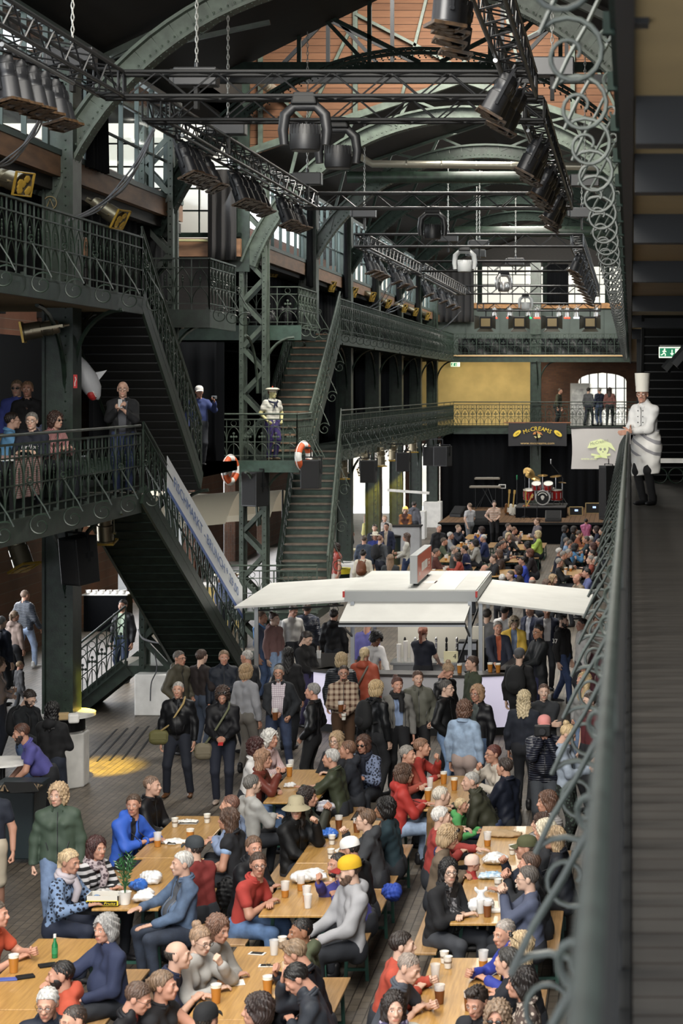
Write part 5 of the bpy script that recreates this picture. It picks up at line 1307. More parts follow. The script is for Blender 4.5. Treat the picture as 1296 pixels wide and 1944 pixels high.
def person(label, loc, face, kind='stand', top=('plain', '333333'), pants='20242c', hair=('short', '3a2a1c'), arms=('down', 'down'), sex='m', lean=0, side=0, twist=0, look=0, nod=0, tilt=0, gait='stand',
           girth=.2, skinc='c58f72', sleeve='long', bulk=None, inner=None, hood=False, shorts=False, shoes='17171a', glasses=None, hat=None, beard=None, scarf=None, apron=None, scale=1., lod=0, group=None, hem=None, sole=None, skirt=None, seatz=None, bag=None):
    hb, hh, hn = HSTEP[lod]
    J = pose_of(kind, arms, lean, side, twist, gait, look, nod, tilt, girth)
    t = thing('person', label, 'person', loc, R_(face), group, scale)
    seed = len(PEOPLE) * 1.7
    # the body: one mesh, with head and hands as separate overlapping pieces
    B = Fld(); torso(B, J, 0, girth, sex); limbs(B, J, 0, 'RL'); legs(B, J, 0)
    B.cone(J['N'] - J['up'] * .05, J['N'] + J['up'] * .05, .062, .055)
    V_, Q_ = [], []; n0 = 0; cols = []
    def put(v, q, c=None):
        nonlocal n0
        V_.append(v); Q_.append(q + n0); n0 += len(v); cols.append(c if c is not None else np.tile(np.array((0, 0, 0, 1), f32), (len(v), 1)))
    put(*grow(B, .018 if lod == 0 and (sleeve != 'long' or shorts) else .024, .009, 'body', fold=0))
    hv, hq, hc = head_mesh('c' if scale < .8 else sex, hh); A = np.array(J['M'])
    hv = hv * f32(1.04); put(hv @ A[:3, :3].T.astype(f32) + A[:3, 3], hq, hc)
    for n, g in (('R', -1), ('L', 1)):
        d = nrm(J['W' + n] - J['E' + n]); hp = J['hp' + n]; pr = J['arm' + n]
        if pr in ('table', 'fold', 'reach', 'knee', 'lap', 'across', 'wide', 'rail', 'low', 'cross2', 'cross'):
            nr = np.array((0, 0, -1.)) if pr not in ('cross', 'cross2') else np.array((0, 1., 0)); d = nrm(d * .6 + np.array((d[0], d[1], 0)) * .4)
        elif pr in ('cup', 'hold', 'holdlow', 'phone', 'camera', 'eat', 'up'): nr = np.array((-g * .9, .3, 0)); d = nrm(d + np.array((-g * .3, -.2, .1)))
        elif pr in ('chin', 'head'): nr = np.array((0, 1., .2)); d = nrm(d + np.array((0, .1, .3)))
        else: nr = np.array((-g * 1., 0, 0))
        nr = nrm(nr - d * (nr @ d)); th = np.cross(d, nr) * (-g)
        v, q = hand_mesh(hp, hn); v2 = v * ((1, g * -1, 1) if False else (1, 1, 1))
        # local axes: x fingers, y thumb, z = back of the hand
        Rm = np.stack([d, th, -nr], 0); v2 = (v2 + (.028, 0, 0)) @ Rm * (1.0 if sex == 'm' else .92) + J['W' + n]
        if np.linalg.det(Rm) < 0: q = q[:, ::-1]
        put(v2.astype(f32), q)
    me = fastmesh('body', np.concatenate(V_), np.concatenate(Q_)); at = me.color_attributes.new('paint', 'FLOAT_COLOR', 'POINT')
    if len(me.vertices) == n0: at.data.foreach_set('color', np.concatenate(cols).ravel())
    me.materials.append(skin(skinc)); child('body', me, t)
    # clothing
    sit = kind == 'sit'
    tk = top[0]; b = bulk if bulk is not None else {'tee': .009, 'shirt': .012, 'plain': .018, 'puffer': .034, 'shell': .026, 'leather': .020, 'denim': .018}.get(tk, .016)
    mk = tk if tk in ('puffer', 'shell', 'leather', 'denim', 'plaid', 'check', 'stripe', 'vstripe', 'print') else 'plain'
    tm = cloth(mk, *top[1:])
    hz = hem if hem is not None else (-.03 if tk in ('tee', 'shirt') else -.09)
    def topmesh(b, frac, cut, nm, m, hz, fold):
        nonlocal detail
        F_ = Fld(); torso(F_, J, b, girth, sex)
        limbs(F_, J, b * (.8 if b > .02 else 1), 'RL', frac)
        F_.cone(J['N'] - J['up'] * .03, J['N'] + J['up'] * (.055 if b > .02 else .012), .068 + b * .5, .060 + b * .5)
        if hz < -.1 and not sit:
            for s in (-1, 1): F_.cone(J['P'] + np.array((s * .07, 0, -.02)), J['P'] + np.array((s * .085, 0, hz - .02)), .112 + b, .118 + b, (J['fw'], 1.15))
        if hood and nm != 'shirt':
            c = J['N'] - J['fw'] * .085 + J['up'] * .0
            F_.ell(c, (.105, .065, .075)); F_.cone(J['N'] + J['sx'] * .075, J['N'] - J['sx'] * .075 + 0, .05, .05)
        P = J['P']; up, fw, sx = J['up'], J['fw'], J['sx']; M_ = np.array(J['M'])
        def ct(x, y, z):
            hcut = (P[2] + hz) - z if not sit else ((P[0] - x) * up[0] + (P[1] - y) * up[1] + (P[2] - z) * up[2]) + hz + .03
            nk = M_[:3, 3] + M_[:3, :3] @ np.array((0, .03, -.16))
            neck = .066 - np.sqrt((x - nk[0]) ** 2 + (y - nk[1] ) ** 2 + 0 * z)
            neck = np.where(z > J['N'][2] + .0, neck, -1)
            r = np.maximum(hcut, neck) if b < .02 else np.maximum(hcut, neck + .002)
            if cut:
                q = (x - P[0]) * sx[0] + (y - P[1]) * sx[1] + (z - P[2]) * sx[2]; hgt = (x - P[0]) * up[0] + (y - P[1]) * up[1] + (z - P[2]) * up[2]; fr = (x - J['W'][0]) * fw[0] + (y - J['W'][1]) * fw[1] + (z - J['W'][2]) * fw[2]
                wd = cut[0] + cut[1] * np.clip(hgt / .5, 0, 1)
                r = np.maximum(r, np.minimum(np.minimum(wd - np.abs(q), fr - .02), .6 - hgt + 0 * q))
            return r
        v, q = grow(F_, hb, .011, nm, ct, seed, fold)
        me = fastmesh(nm, v, q); me.materials.append(m); o = child(nm, me, t)
        if lod == 0 and detail is None: detail = (BVHTree.FromPolygons(v.tolist(), q.tolist()), o)
    detail = None
    fr = {'long': 1., 'short': .55, 'none': .12}[sleeve]
    nm = {'tee': 't_shirt', 'shirt': 'shirt', 'puffer': 'padded_jacket', 'shell': 'jacket', 'leather': 'leather_jacket', 'denim': 'denim_jacket'}.get(tk, 'sweater' if tk == 'plain' else 'shirt')
    topmesh(b, fr, (inner[2] if inner and len(inner) > 2 else (.03, .05)) if inner else None, nm, tm, hz, 1.35 if b > .012 else .9)
    if detail: trim(detail, J, tk, b, hz, tm, inner, sit)
    if inner: topmesh(.008, .3, None, 'inner_shirt', cloth(inner[0], *inner[1] if isinstance(inner[1], tuple) else (inner[1],)), -.02, .4)
    F_ = Fld(); g2 = girth
    for s in (-1, 1): F_.cone(J['P'] + np.array((s * .07, .0, .03)), J['P'] + np.array((s * .075, .012, -.06)), .108 + .02 * g2, .112 + .02 * g2, (J['fw'] * np.array((1, 1, 0)), 1.15))
    pk = pants if isinstance(pants, tuple) else ('plain', pants)
    if skirt: F_.cone(J['P'], J['P'] - np.array((0, 0, skirt)), .15, .2, (J['fw'], 1.1))
    legs(F_, J, .012, shorts, g=g2)
    v, q = grow(F_, hb, .011, 'trousers', lambda x, y, z: np.maximum(z - (J['P'][2] + .10), .05 - z) + 0 * (x + y), seed, .5)
    me = fastmesh('trousers', v, q); me.materials.append(cloth(*pk)); child('shorts' if shorts else ('skirt' if skirt else 'trousers'), me, t)
    for n, g in (('R', -1), ('L', 1)):
        Mx = Matrix.Translation(Vector(J['A' + n]) + Vector((0, -.01, -.007))) @ Matrix.Rotation(J['F' + n] * .7, 4, 'Z')
        child('shoe', shoe_mesh('shoe'), t, [mat('shoe_upper', shoes, .5), mat('shoe_sole', sole or shoes, .7)], Mx)
    M = J['M'] @ Matrix.Scale(1.04, 4)
    if hair and hair[0] != 'none': 
        me = hair_mesh(hair[0], lod); 
        if not me.materials: me.materials.append(BLACK)
        child('hair', me, t, [hairm(hair[1])], M)
    if beard:
        me = hair_mesh(beard[0], lod)
        if not me.materials: me.materials.append(BLACK)
        child('beard' if beard[0] != 'moustache' else 'moustache', me, t, [hairm(beard[1])], M)
    if glasses: child('sunglasses' if glasses[0] == 's' else 'glasses', hat_mesh({'g': 'glasses', 's': 'sunglasses', 'u': 'shades_up'}[glasses[0]]), t, [mat('spectacle_frame', glasses[1:] or '1a1a1a', .3)] * 2, M)
    if hat: child({'panama': 'straw_hat', 'toque': 'chef_hat', 'sailor': 'sailor_cap', 'bucket': 'bucket_hat'}.get(hat[0], hat[0]), hat_mesh(hat[0]), t, [mat('hat_cloth', hat[1], .85, bump=.2), mat('hat_trim', hat[2] if len(hat) > 2 else hat[1], .8)], M)
    if scarf:
        mb = MB(); c = J['N'] + J['up'] * .03
        for rr, zz, q in ((.078, .0, .035), (.085, -.035, .036)):
            mb.tube([c + J['sx'] * rr * math.cos(a) * 1.1 + J['fw'] * (rr * math.sin(a)) + J['up'] * (zz - .012 * math.sin(a) + .006 * math.sin(5 * a)) for a in np.linspace(0, 2 * PI, 19)[:-1]], q, 8, closed=True)
        mb.tube([c + J['fw'] * .09 + J['sx'] * .02 - J['up'] * .03, c + J['fw'] * (.14 + b) - J['up'] * .12 + J['sx'] * .03, c + J['fw'] * (.135 + b) - J['up'] * .26 + J['sx'] * .03], [.04, .045, .04], 8)
        mb.build('scarf', cloth(*scarf), t, 60)
    PEOPLE.append((t, J)); return t
def hand_at(i, n):
    t, J = PEOPLE[i]; return t.matrix_basis @ Vector(J['W' + n] + nrm(J['W' + n] - J['E' + n]) * .09)

# ================================================================== FURNITURE, STALL, STAGE, PROPS
def pine(key, c, c2):
    m = mat(key, c, .38, second=c2, vscale=5, stretch=(9, .5, 1), bump=.08, bscale=30, coat=.15); return m
PINE = pine('varnished_pine', (.47, .268, .082), (.35, .19, .055)); PINEB = pine('worn_pine', (.42, .25, .11), (.30, .175, .075))
TFR = mat('green_table_steel', (.02, .075, .055), .45)
def trestle(name, label, cat, wd, L, h, m):
    t = thing(name, label, cat)
    b = MB().bb((-wd / 2, -L / 2, h - .028), (wd / 2, L / 2, h)); b.build('tabletop' if cat == 'table' else 'seat', m, t, bevel=.006)
    e = MB()
    for sg in (-1, 1): e.bb((sg * wd * .33 - .02, -L / 2 + .1, h - .06), (sg * wd * .33 + .02, L / 2 - .1, h - .028))
    e.build('frame', TFR, t)
    for sg in (-1, 1):
        f = MB(); y = sg * L * .36
        for sx in (-1, 1): f.bar((sx * wd * .36, y, h - .05), (sx * wd * .42, y, 0), .035, .035)
        f.bar((-wd * .40, y, .12), (wd * .40, y, .12), .03); f.bar((-wd * .36, y, h - .09), (wd * .36, y, h - .09), .03, .03)
        f.bar((0, y, h - .09), (0, sg * L * .12, h - .05), .02); f.build('leg', TFR, t)
    return t
BT = trestle('beer_table', '', 'table', .70, 2.2, .77, PINE); BB = trestle('beer_bench', '', 'bench', .27, 2.2, .47, PINEB)
first = {'t': True, 'b': True}
def place(pr, key, x, y, label, group, rz=0):
    if first[key]: first[key] = False; o = pr; o.location = (x, y, 0); o.rotation_euler = (0, 0, rz); o['label'] = label; o['group'] = group
    else: o = dup(pr, (x, y, 0), (0, 0, rz), label, group)
    return o
TABLES = [(-5.5, 18.15, 'near left, with a green bottle'), (-5.5, 15.92, 'cut by the lower left frame edge'), (-3.48, 17.88, 'bottom centre, with two phones on it'), (-3.48, 15.66, 'cut by the bottom frame edge at centre'), (-1.55, 17.5, 'bottom right, with a cup at its head'),
          (-1.55, 15.28, 'cut by the bottom frame edge at right'), (-3.49, 21.2, 'in the middle, beside the red polo shirt'), (-3.49, 23.42, 'in the middle, with a blue bag on it'), (-1.49, 20.9, 'right of the middle, with tied white bags'), (-1.49, 23.1, 'right of the middle, before the green hoodie'),
          (-5.28, 21.45, 'at left, with a potted plant and fruit box'), (-5.42, 23.67, 'at left, beside the bright blue jacket'), (-4.48, 26.7, 'behind, with one white napkin bundle'), (-2.42, 26.25, 'behind at right, with tall beer cups')]
for x, y, w_ in TABLES:
    place(BT, 't', x, y, 'varnished beer table ' + w_, 'beer tables in front of the stall')
    for sg, nm in ((-1, 'left'), (1, 'right')):
        place(BB, 'b', x + sg * .62, y, '%s hand bench at the beer table %s' % (nm, w_), 'benches in front of the stall')
FT = []
for ci, (x, cn) in enumerate(((-5.7, 'left'), (-3.85, 'middle'), (-1.8, 'right'))):
    for ri, y in enumerate((57.5, 62.3, 67, 71.4)):
        rn = ['nearest the stall', 'second from the stall', 'third from the stall', 'nearest the stage'][ri]
        if ci == 0 and ri == 3: y = 71.6
        FT.append((x, y, cn, rn)); place(BT, 't', x, y, 'far beer table in the %s row, %s' % (cn, rn), 'beer tables before the stage')
        for sg, nm in ((-1, 'left'), (1, 'right')): place(BB, 'b', x + sg * .6, y, '%s bench of the far %s row table %s' % (nm, cn, rn), 'benches before the stage')

# ---- beer stall
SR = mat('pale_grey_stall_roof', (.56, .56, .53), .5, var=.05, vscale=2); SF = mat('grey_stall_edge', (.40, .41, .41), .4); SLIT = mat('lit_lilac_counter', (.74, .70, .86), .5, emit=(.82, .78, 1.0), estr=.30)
st = thing('beer_stall', 'white beer stall with wide folding roof flaps and a red sign on top', 'stall', (-4.0, 37.5, 0))
def S_(mb, name, m, par=None, **k): return mb.move(Matrix.Translation((4.0, -37.5, 0))).build(name, m, par or st, **k)
S_(MB().bb((-5.27, 35.9, 2.44), (-2.85, 39.7, 2.49)), 'roof_panel', SR)
S_(MB().bb((-3.75, 35.95, 2.491), (-3.25, 39.65, 2.496)).bb((-4.15, 37.1, 2.491), (-3.72, 37.6, 2.496)), 'skylight_panel', mat('milky_panel', (.80, .80, .76), .4))
S_(MB().bb((-5.27, 35.86, 2.28), (-2.85, 35.92, 2.47)), 'front_edge', SF); S_(MB().bb((-2.88, 35.9, 2.28), (-2.83, 39.7, 2.47)), 'side_edge', SF)
S_(MB().bb((-5.3, 35.85, 2.36), (-5.26, 35.92, 2.47)), 'marker_light', mat('red_marker', (.5, .02, .01), .4)); S_(MB().bb((-2.86, 35.85, 2.36), (-2.82, 35.92, 2.47)), 'marker_light', mat('red_marker', (.5, .02, .01), .4))
def slabq(a, b, c, d, th=.035): # four corners, thickness
    v = [Vector(p) for p in (a, b, c, d)]; o = Vector((0, 0, th)); return MB().add(v + [p + o for p in v], [(3, 2, 1, 0), (4, 5, 6, 7), (0, 1, 5, 4), (1, 2, 6, 5), (2, 3, 7, 6), (3, 0, 4, 7)])
S_(slabq((-7.3, 35.9, 2.15), (-5.27, 35.9, 2.27), (-5.27, 39.7, 2.34), (-7.33, 39.7, 2.21)), 'side_flap', SR)
S_(slabq((-2.82, 35.9, 2.25), (-.79, 35.9, 2.01), (-.75, 39.7, 2.07), (-2.82, 39.7, 2.28)), 'side_flap', SR)
S_(slabq((-5.25, 35.1, 1.98), (-2.99, 35.1, 1.98), (-2.93, 35.86, 2.25), (-5.2, 35.86, 2.25)), 'front_flap', SR); S_(MB().bb((-5.26, 35.07, 1.95), (-2.98, 35.11, 1.985)), 'flap_rail', BLACK); S_(MB().bb((-5.26, 35.06, 1.915), (-2.98, 35.11, 1.95)), 'flap_edge', ALU)
for x, y, z in ((-5.1, 35.75, 2.3), (-2.95, 35.75, 2.3), (-5.2, 39.6, 2.4), (-2.9, 39.6, 2.4), (-6.95, 36.2, 2.15), (-2.78, 36.1, 2.25)): S_(MB().bb((x - .035, y - .035, 0), (x + .035, y + .035, z)), 'post', ALU)
for a, b in (((-5.1, 35.75, 1.65), (-5.25, 35.15, 1.97)), ((-2.95, 35.75, 1.65), (-3.0, 35.15, 1.97)), ((-2.8, 36.1, 2.2), (-3.2, 35.9, 1.1)), ((-6.95, 36.2, 2.08), (-5.3, 36.0, 2.2))): S_(MB().bar(a, b, .03), 'strut', ALU if a[2] < 2 else BLACK)
CP = [(-6.0, 37.6), (-5.75, 35.45), (-5.1, 35.0), (-2.9, 34.75), (-2.05, 35.0), (-1.75, 37.6)]
pn, tp_ = MB(), MB()
for (a, b) in zip(CP[:-1], CP[1:]):
    mid = not (a[0] > -5.2 and b[0] < -2.8)
    mb = MB().bar((a[0], a[1], .60), (b[0], b[1], .60), .04, .92)
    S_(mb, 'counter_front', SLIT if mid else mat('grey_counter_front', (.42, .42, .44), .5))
    d = Vector((b[0] - a[0], b[1] - a[1], 0)).normalized(); n_ = Vector((-d.y, d.x, 0)) * .17
    tp_.bar((a[0] + n_.x, a[1] + n_.y, 1.08), (b[0] + n_.x, b[1] + n_.y, 1.08), .5, .04); pn.bar((a[0], a[1], .07), (b[0], b[1], .07), .03, .14)
S_(tp_, 'countertop', mat('dark_countertop', (.035, .033, .032), .3)); S_(pn, 'plinth', BLACK)
S_(MB().bb((-4.55, 37.3, .0), (-2.95, 37.85, .92)).bb((-4.6, 37.25, .92), (-2.9, 37.9, .96)), 'back_counter', mat('steel_counter', (.35, .36, .36), .3, .7))
S_(MB().bb((-4.6, 38.5, 0), (-2.9, 38.6, 1.5)), 'back_panel', mat('pale_panel', (.6, .58, .5), .5))
for k in range(6):
    x = -4.35 + k * .2; mb = MB().cyl((x, 37.55, .96), (x, 37.55, 1.30), .022).ball((x, 37.55, 1.36), (.025, .025, .06), 8, 6); mb.bar((x, 37.55, 1.22), (x, 37.43, 1.2), .018)
    S_(mb, 'beer_tap', CHROME if k % 2 else BLACK)
sg_ = S_(MB().bb((-4.13, 36.45, 2.55), (-3.99, 39.0, 3.08)), 'sign_box', SF, bevel=.005)
S_(MB().bb((-3.99, 36.5, 2.57), (-3.985, 38.95, 3.06)), 'sign_panel', mat('rust_red_sign', (.36, .075, .035), .35, var=.3, stretch=(1, 6, .3), emit=(.5, .1, .05), estr=.12), sg_)
mb = MB()
for y0, y1, z0, z1 in ((37.15, 37.4, 2.72, 2.88), (37.44, 37.64, 2.72, 2.88), (37.7, 38.2, 2.72, 2.88), (38.38, 38.6, 2.74, 2.80), (38.38, 38.62, 2.83, 2.845), (38.38, 38.62, 2.69, 2.70), (36.72, 36.85, 2.68, 2.74)): mb.bb((-3.984, y0, z0), (-3.982, y1, z1))
S_(mb, 'lettering', WHITE, sg_)
S_(MB().bb((-4.1, 36.8, 2.49), (-4.02, 36.9, 2.56)).bb((-4.1, 38.6, 2.49), (-4.02, 38.7, 2.56)), 'sign_foot', BLACK)
# goods on the back counter
CUPW = mat('milky_plastic', (.85, .85, .84), .35, alpha=.38); CUPP = mat('white_paper_cup', (.72, .70, .64), .6); BEER = mat('beer', (.42, .17, .03), .25, spec=.5); BEERA = mat('dark_beer', (.16, .055, .018), .25); FOAM = mat('beer_foam', (.75, .70, .58), .7)
for k in range(5):
    x, y = -4.45 + .13 * k, 37.42; h = (.34, .40, .36, .42, .30)[k]
    mb = MB().lathe([(.036, 0), (.045, h)], 12, (0, 0, 0)); 
    for q in range(int(h / .03)): mb.lathe([(.046, q * .03 + .01), (.0465, q * .03 + .016)], 12, cap=False)
    tag(mb.build('cup_stack', mat('stacked_cups', (.66, .64, .60), .45), smooth=40), '%s tall stack of plastic cups from the left behind the stall counter' % ORD[k], 'cup stack', 'cup stacks behind the stall counter').location = (x, y, .96)
t = thing('coffee_machine', 'black coffee machine with a steel front on the stall back counter', 'coffee machine', (-3.13, 37.5, .96)); MB().box((0, 0, .2), (.36, .34, .4)).build('housing', BLACK, t, bevel=.015); MB().box((0, -.175, .3), (.34, .01, .12)).build('steel_front', CHROME, t); MB().cyl((0, -.2, .05), (0, -.2, .14), .05).build('pot', CHROME, t)
t = thing('menu_board', 'small cream board with the number 4 behind the stall counter', 'sign', (-3.45, 37.42, 1.06)); MB().box((0, 0, 0), (.28, .02, .20)).build('board', mat('cream_board', (.7, .66, .42), .6), t)
text('4', .13, BLACK, t, frontal((.07, -.012, 0)), 'numeral')
t = thing('keg', 'steel keg behind the right wing of the stall counter', 'keg', (-2.55, 36.6, .02)); MB().lathe([(.01, .9), (.17, .9), (.19, .84), (.19, .75), (.2, .74), (.19, .72), (.19, .1), (.17, 0), (.01, 0)], 20).build('barrel', CHROME, t, 40)

# ---- cups, bags, plates
CUPS = {}
def cup(label, p, kind='beer', s=1., group='cups on the beer tables'):
    if kind not in CUPS:
        t = thing('paper_cup' if kind in ('paper',) else 'plastic_cup', label, 'cup')
        r0, r1, h = {'paper': (.028, .039, .10), 'empty': (.030, .041, .13)}.get(kind, (.031, .043, .15))
        MB().lathe([(.001, .002), (r0, .002), (r1, h), (r1 + .002, h), (r1 - .001, h - .004), (r0 - .002, .006), (.001, .006)], 14, cap=False).build('cup', CUPP if kind == 'paper' else CUPW, t, 40)
        if kind in ('beer', 'dark', 'half'):
            f = {'beer': .82, 'dark': .7, 'half': .45}[kind]; ra = r0 + (r1 - r0) * f
            MB().lathe([(.001, .001), (r0 + .0012, .001), (ra + .0012, h * f), (.001, h * f)], 14, cap=False).build('beer', BEERA if kind == 'dark' else BEER, t, 40)
            if kind == 'beer': MB().lathe([(ra + .0012, h * f), (ra + .001, h * f + .018), (.001, h * f + .02)], 14, cap=False).build('foam', FOAM, t, 40)
        if kind == 'paper': MB().lathe([(.0335, .045), (.0352, .062)], 14, cap=False).build('printed_band', mat('cup_print', (.25, .2, .15), .6), t)
        CUPS[kind] = t; t.location = p; t['group'] = group; t.scale = (s,) * 3; return t
    return dup(CUPS[kind], p, None, label, group, s)
TT = .772
def on_table(px, py, z=TT): return GZ(px, py, z)
for px, py, k, lb in ((541, 1703, 'half', 'half empty beer cup at the near end of the middle table'), (571, 1690, 'half', 'cup with a last sip in front of the white bag, middle table'), (582, 1712, 'half', 'tall cup with dregs beside the red polo man'), (584, 1724, 'empty', 'clear empty cup nearest the table end in the middle'),
                     (628, 1630, 'paper', 'paper cup in front of the white cap'), (630, 1603, 'paper', 'paper cup near the blue plastic bag'), (610, 1580, 'beer', 'beer cup beside the blue plastic bag'), (643, 1574, 'dark', 'dark beer cup opposite the hat wearer'), (677, 1580, 'dark', 'brown beer cup in front of the charcoal hoodie'),
                     (299, 1607, 'half', 'beer cup in front of the bright blue jacket'), (361, 1600, 'beer', 'full beer cup near the grey cap at left'), (332, 1570, 'paper', 'paper cup at the far end of the left table'), (393, 1562, 'paper', 'paper cup at the far right corner of the left table'),
                     (26, 1846, 'beer', 'beer cup at the left frame edge by the orange shirt'), (508, 1888, 'beer', 'tall beer cup by the man covering his eyes'), (520, 1813, 'empty', 'empty cup beside the phones'), (410, 1904, 'beer', 'beer cup in front of the navy polo shirt'), (536, 1800, 'paper', 'striped paper cup at the far edge, bottom centre table'),
                     (850, 1838, 'paper', 'white paper cup standing at the head of the right table'), (843, 1828, 'paper', 'printed paper cup in front of the white one, right table'), (917, 1838, 'half', 'beer cup in the hand of the blue jacket at right'), (826, 1860, 'empty', 'clear cup reached by the orange sleeve'), (834, 1905, 'dark', 'dark beer held by the grey shirt man'), (890, 1918, 'dark', 'dark drink in front of the short haired man, right'),
                     (912, 1734, 'empty', 'empty cup in front of the tied white bag'), (925, 1740, 'dark', 'cup with dark dregs beside the tied white bag'), (952, 1722, 'empty', 'clear cup behind the tied white bag'), (945, 1688, 'paper', 'brown printed cup behind the tied bag'), (972, 1622, 'paper', 'paper cup in front of the green cap'), (925, 1606, 'half', 'cup beside the outstretched red sleeve'),
                     (842, 1488, 'beer', 'tallest beer cup on the table behind at right'), (816, 1497, 'empty', 'empty cup left of the tall beer'), (862, 1500, 'beer', 'beer cup at right end of the table behind'), (812, 1520, 'beer', 'small beer cup near the red jacket'), (549, 1474, 'beer', 'beer cup behind on the table with one napkin'), (552, 1462, 'empty', 'empty cup behind the beer on the napkin table')):
    p = on_table(px, py); cup(lb, p, k, 1.12)
for k, (px, py, kd) in enumerate(((930, 1276, 'beer'), (945, 1277, 'beer'), (872, 1278, 'beer'), (605, 1250, 'empty'))):
    cup(['amber beer on the right stall counter', 'second beer on the right stall counter', 'glass of beer on the front stall counter', 'white cup on the left stall counter'][k], GZ(px, py, 1.102), kd, 1.15, 'cups on the stall counter')
BAGW = mat('white_plastic_bag', (.70, .70, .70), .35, bump=.6, bscale=18); BAGB = mat('blue_plastic_bag', (.04, .14, .50), .3, bump=.6, bscale=18)
def crumple(name, label, cat, px, py, d, m, knot=False, z=TT, group=None):
    F_ = Fld(); r = random.Random(label); dx, dy, dz = d
    for k in range(9): F_.ell((r.uniform(-.6, .6) * dx, r.uniform(-.6, .6) * dy, dz * r.uniform(.35, .8)), (dx * r.uniform(.3, .55), dy * r.uniform(.3, .55), dz * r.uniform(.3, .55)))
    if knot: F_.cone((0, 0, dz * 1.0), (0.01, 0, dz * 1.7), dx * .22, dx * .12).cone((0, 0, dz * 1.5), (dx * .4, 0, dz * 2.0), dx * .1, dx * .16).cone((0, 0, dz * 1.5), (-dx * .35, 0, dz * 2.0), dx * .1, dx * .16)
    lo, hi = F_.bounds(.02); xs, ys, zs = grids(lo, hi, max(.008, dx / 11)); A = F_.at(xs, ys, zs, .012, .05); x, y, z_ = xs[:, None, None], ys[None, :, None], zs[None, None, :]
    A = A + .007 * np.sin(x * 70 + z_ * 40) * np.sin(y * 60 - x * 30) + .004 * np.sin(z_ * 120 + y * 90); A = np.maximum(A, .0 - z_).astype(f32)
    me = fastmesh(name, *nets(A, xs, ys, zs)); me.materials.append(m); o = bpy.data.objects.new(name, me); COL.objects.link(o); o.location = GZ(px, py, z); return tag(o, label, cat, group)
crumple('plastic_bag', 'crumpled white plastic bag on the middle table', 'bag', 586, 1672, (.20, .22, .10), BAGW)
crumple('plastic_bag', 'crumpled blue plastic bag at the far end of the middle table', 'bag', 624, 1590, (.12, .12, .08), BAGB)
crumple('plastic_bag', 'tied white plastic bag at the near end of the right table', 'bag', 912, 1728, (.13, .13, .11), BAGW, True)
crumple('plastic_bag', 'big white plastic bag behind the pale pink hat', 'bag', 935, 1640, (.16, .18, .10), BAGW)
crumple('plastic_bag', 'pale blue patterned bag in front of the red child jacket', 'bag', 930, 1668, (.12, .10, .05), mat('pale_blue_bag', (.25, .42, .60), .4, second=(.6, .66, .7), vscale=20))
crumple('plastic_bag', 'white plastic bag beside the potted plant', 'bag', 270, 1712, (.13, .14, .09), BAGW)
crumple('plastic_bag', 'blue plastic bag behind the white one by the plant', 'bag', 262, 1690, (.10, .10, .10), BAGB)
crumple('plastic_bag', 'clear wrapped bag behind the blue one by the plant', 'bag', 285, 1675, (.14, .14, .10), mat('clear_wrap', (.66, .67, .68), .3, bump=.5, bscale=18))
crumple('napkin', 'white napkin bundle on the small table behind', 'napkin', 549, 1494, (.07, .06, .035), BAGW)
crumple('napkin', 'white napkins at the far end of the left table', 'napkin', 352, 1562, (.14, .08, .012), WHITE)
crumple('napkin', 'crumpled paper plate on the left table', 'napkin', 330, 1600, (.13, .08, .025), WHITE)
crumple('jacket_heap', 'lilac jacket laid on the bench at lower left', 'clothing', 200, 1890, (.2, .12, .06), cloth('plain', '7d6f92'), z=.5)
crumple('paper_parcel', 'brown paper parcel across the right table', 'parcel', 950, 1588, (.22, .10, .05), mat('kraft_paper', (.36, .25, .14), .7, bump=.4))
crumple('plastic_bag', 'white carrier bag hanging from the grey jacket arm', 'bag', 726, 1448, (.055, .05, .14), BAGW, z=.42)
crumple('drawstring_bag', 'bright blue bag on the bench behind the white cap', 'bag', 742, 1712, (.12, .14, .17), cloth('shell', '2147b0'), z=.48)
crumple('handbag', 'striped cloth bag on the bench by the hat wearer', 'bag', 618, 1540, (.12, .08, .12), cloth('stripe', 'a9a8b6', 'd6d4da'), z=.6)
crumple('backpack', 'black backpack with blue cords beside the denim jacket', 'backpack', 428, 1722, (.13, .12, .26), cloth('shell', '0c0d10'), z=.48)
def flat(name, label, cat, px, py, d, m, rz=0, z=TT, group=None):
    o = MB().box((0, 0, d[2] / 2), d).build(name, m, bevel=min(d) * .2); o.location = GZ(px, py, z); o.rotation_euler = (0, 0, rz); return tag(o, label, cat, group)
t = flat('smartphone', 'white phone lying at the far left of the bottom centre table', 'phone', 488, 1811, (.16, .08, .009), WHITE, -.2); MB().box((0, 0, .0095), (.12, .07, .002)).build('screen', BLACK, t)
t = flat('smartphone', 'white phone lying beside spectacles on the bottom centre table', 'phone', 507, 1834, (.16, .08, .009), WHITE, 0.05); MB().box((0, 0, .0095), (.12, .07, .002)).build('screen', BLACK, t)
o = child('glasses', hat_mesh('glasses'), None, [mat('gold_wire', (.35, .28, .15), .3, .8)] * 2, Matrix.Translation(GZ(520, 1826, TT + .02))); tag(o, 'thin spectacles lying between the phones', 'glasses')
flat('paper_plate', 'white paper plate with a patty in front of the pale sweater', 'plate', 432, 1868, (.30, .16, .008), WHITE, .3); crumple('patty', 'brown patty on the white paper plate', 'food', 424, 1868, (.06, .05, .02), mat('fried_patty', (.22, .09, .03), .7, bump=.5), z=TT + .008)
flat('paper_plate', 'white tray on the right table beside dark dregs', 'plate', 940, 1731, (.15, .1, .03), WHITE, .2)
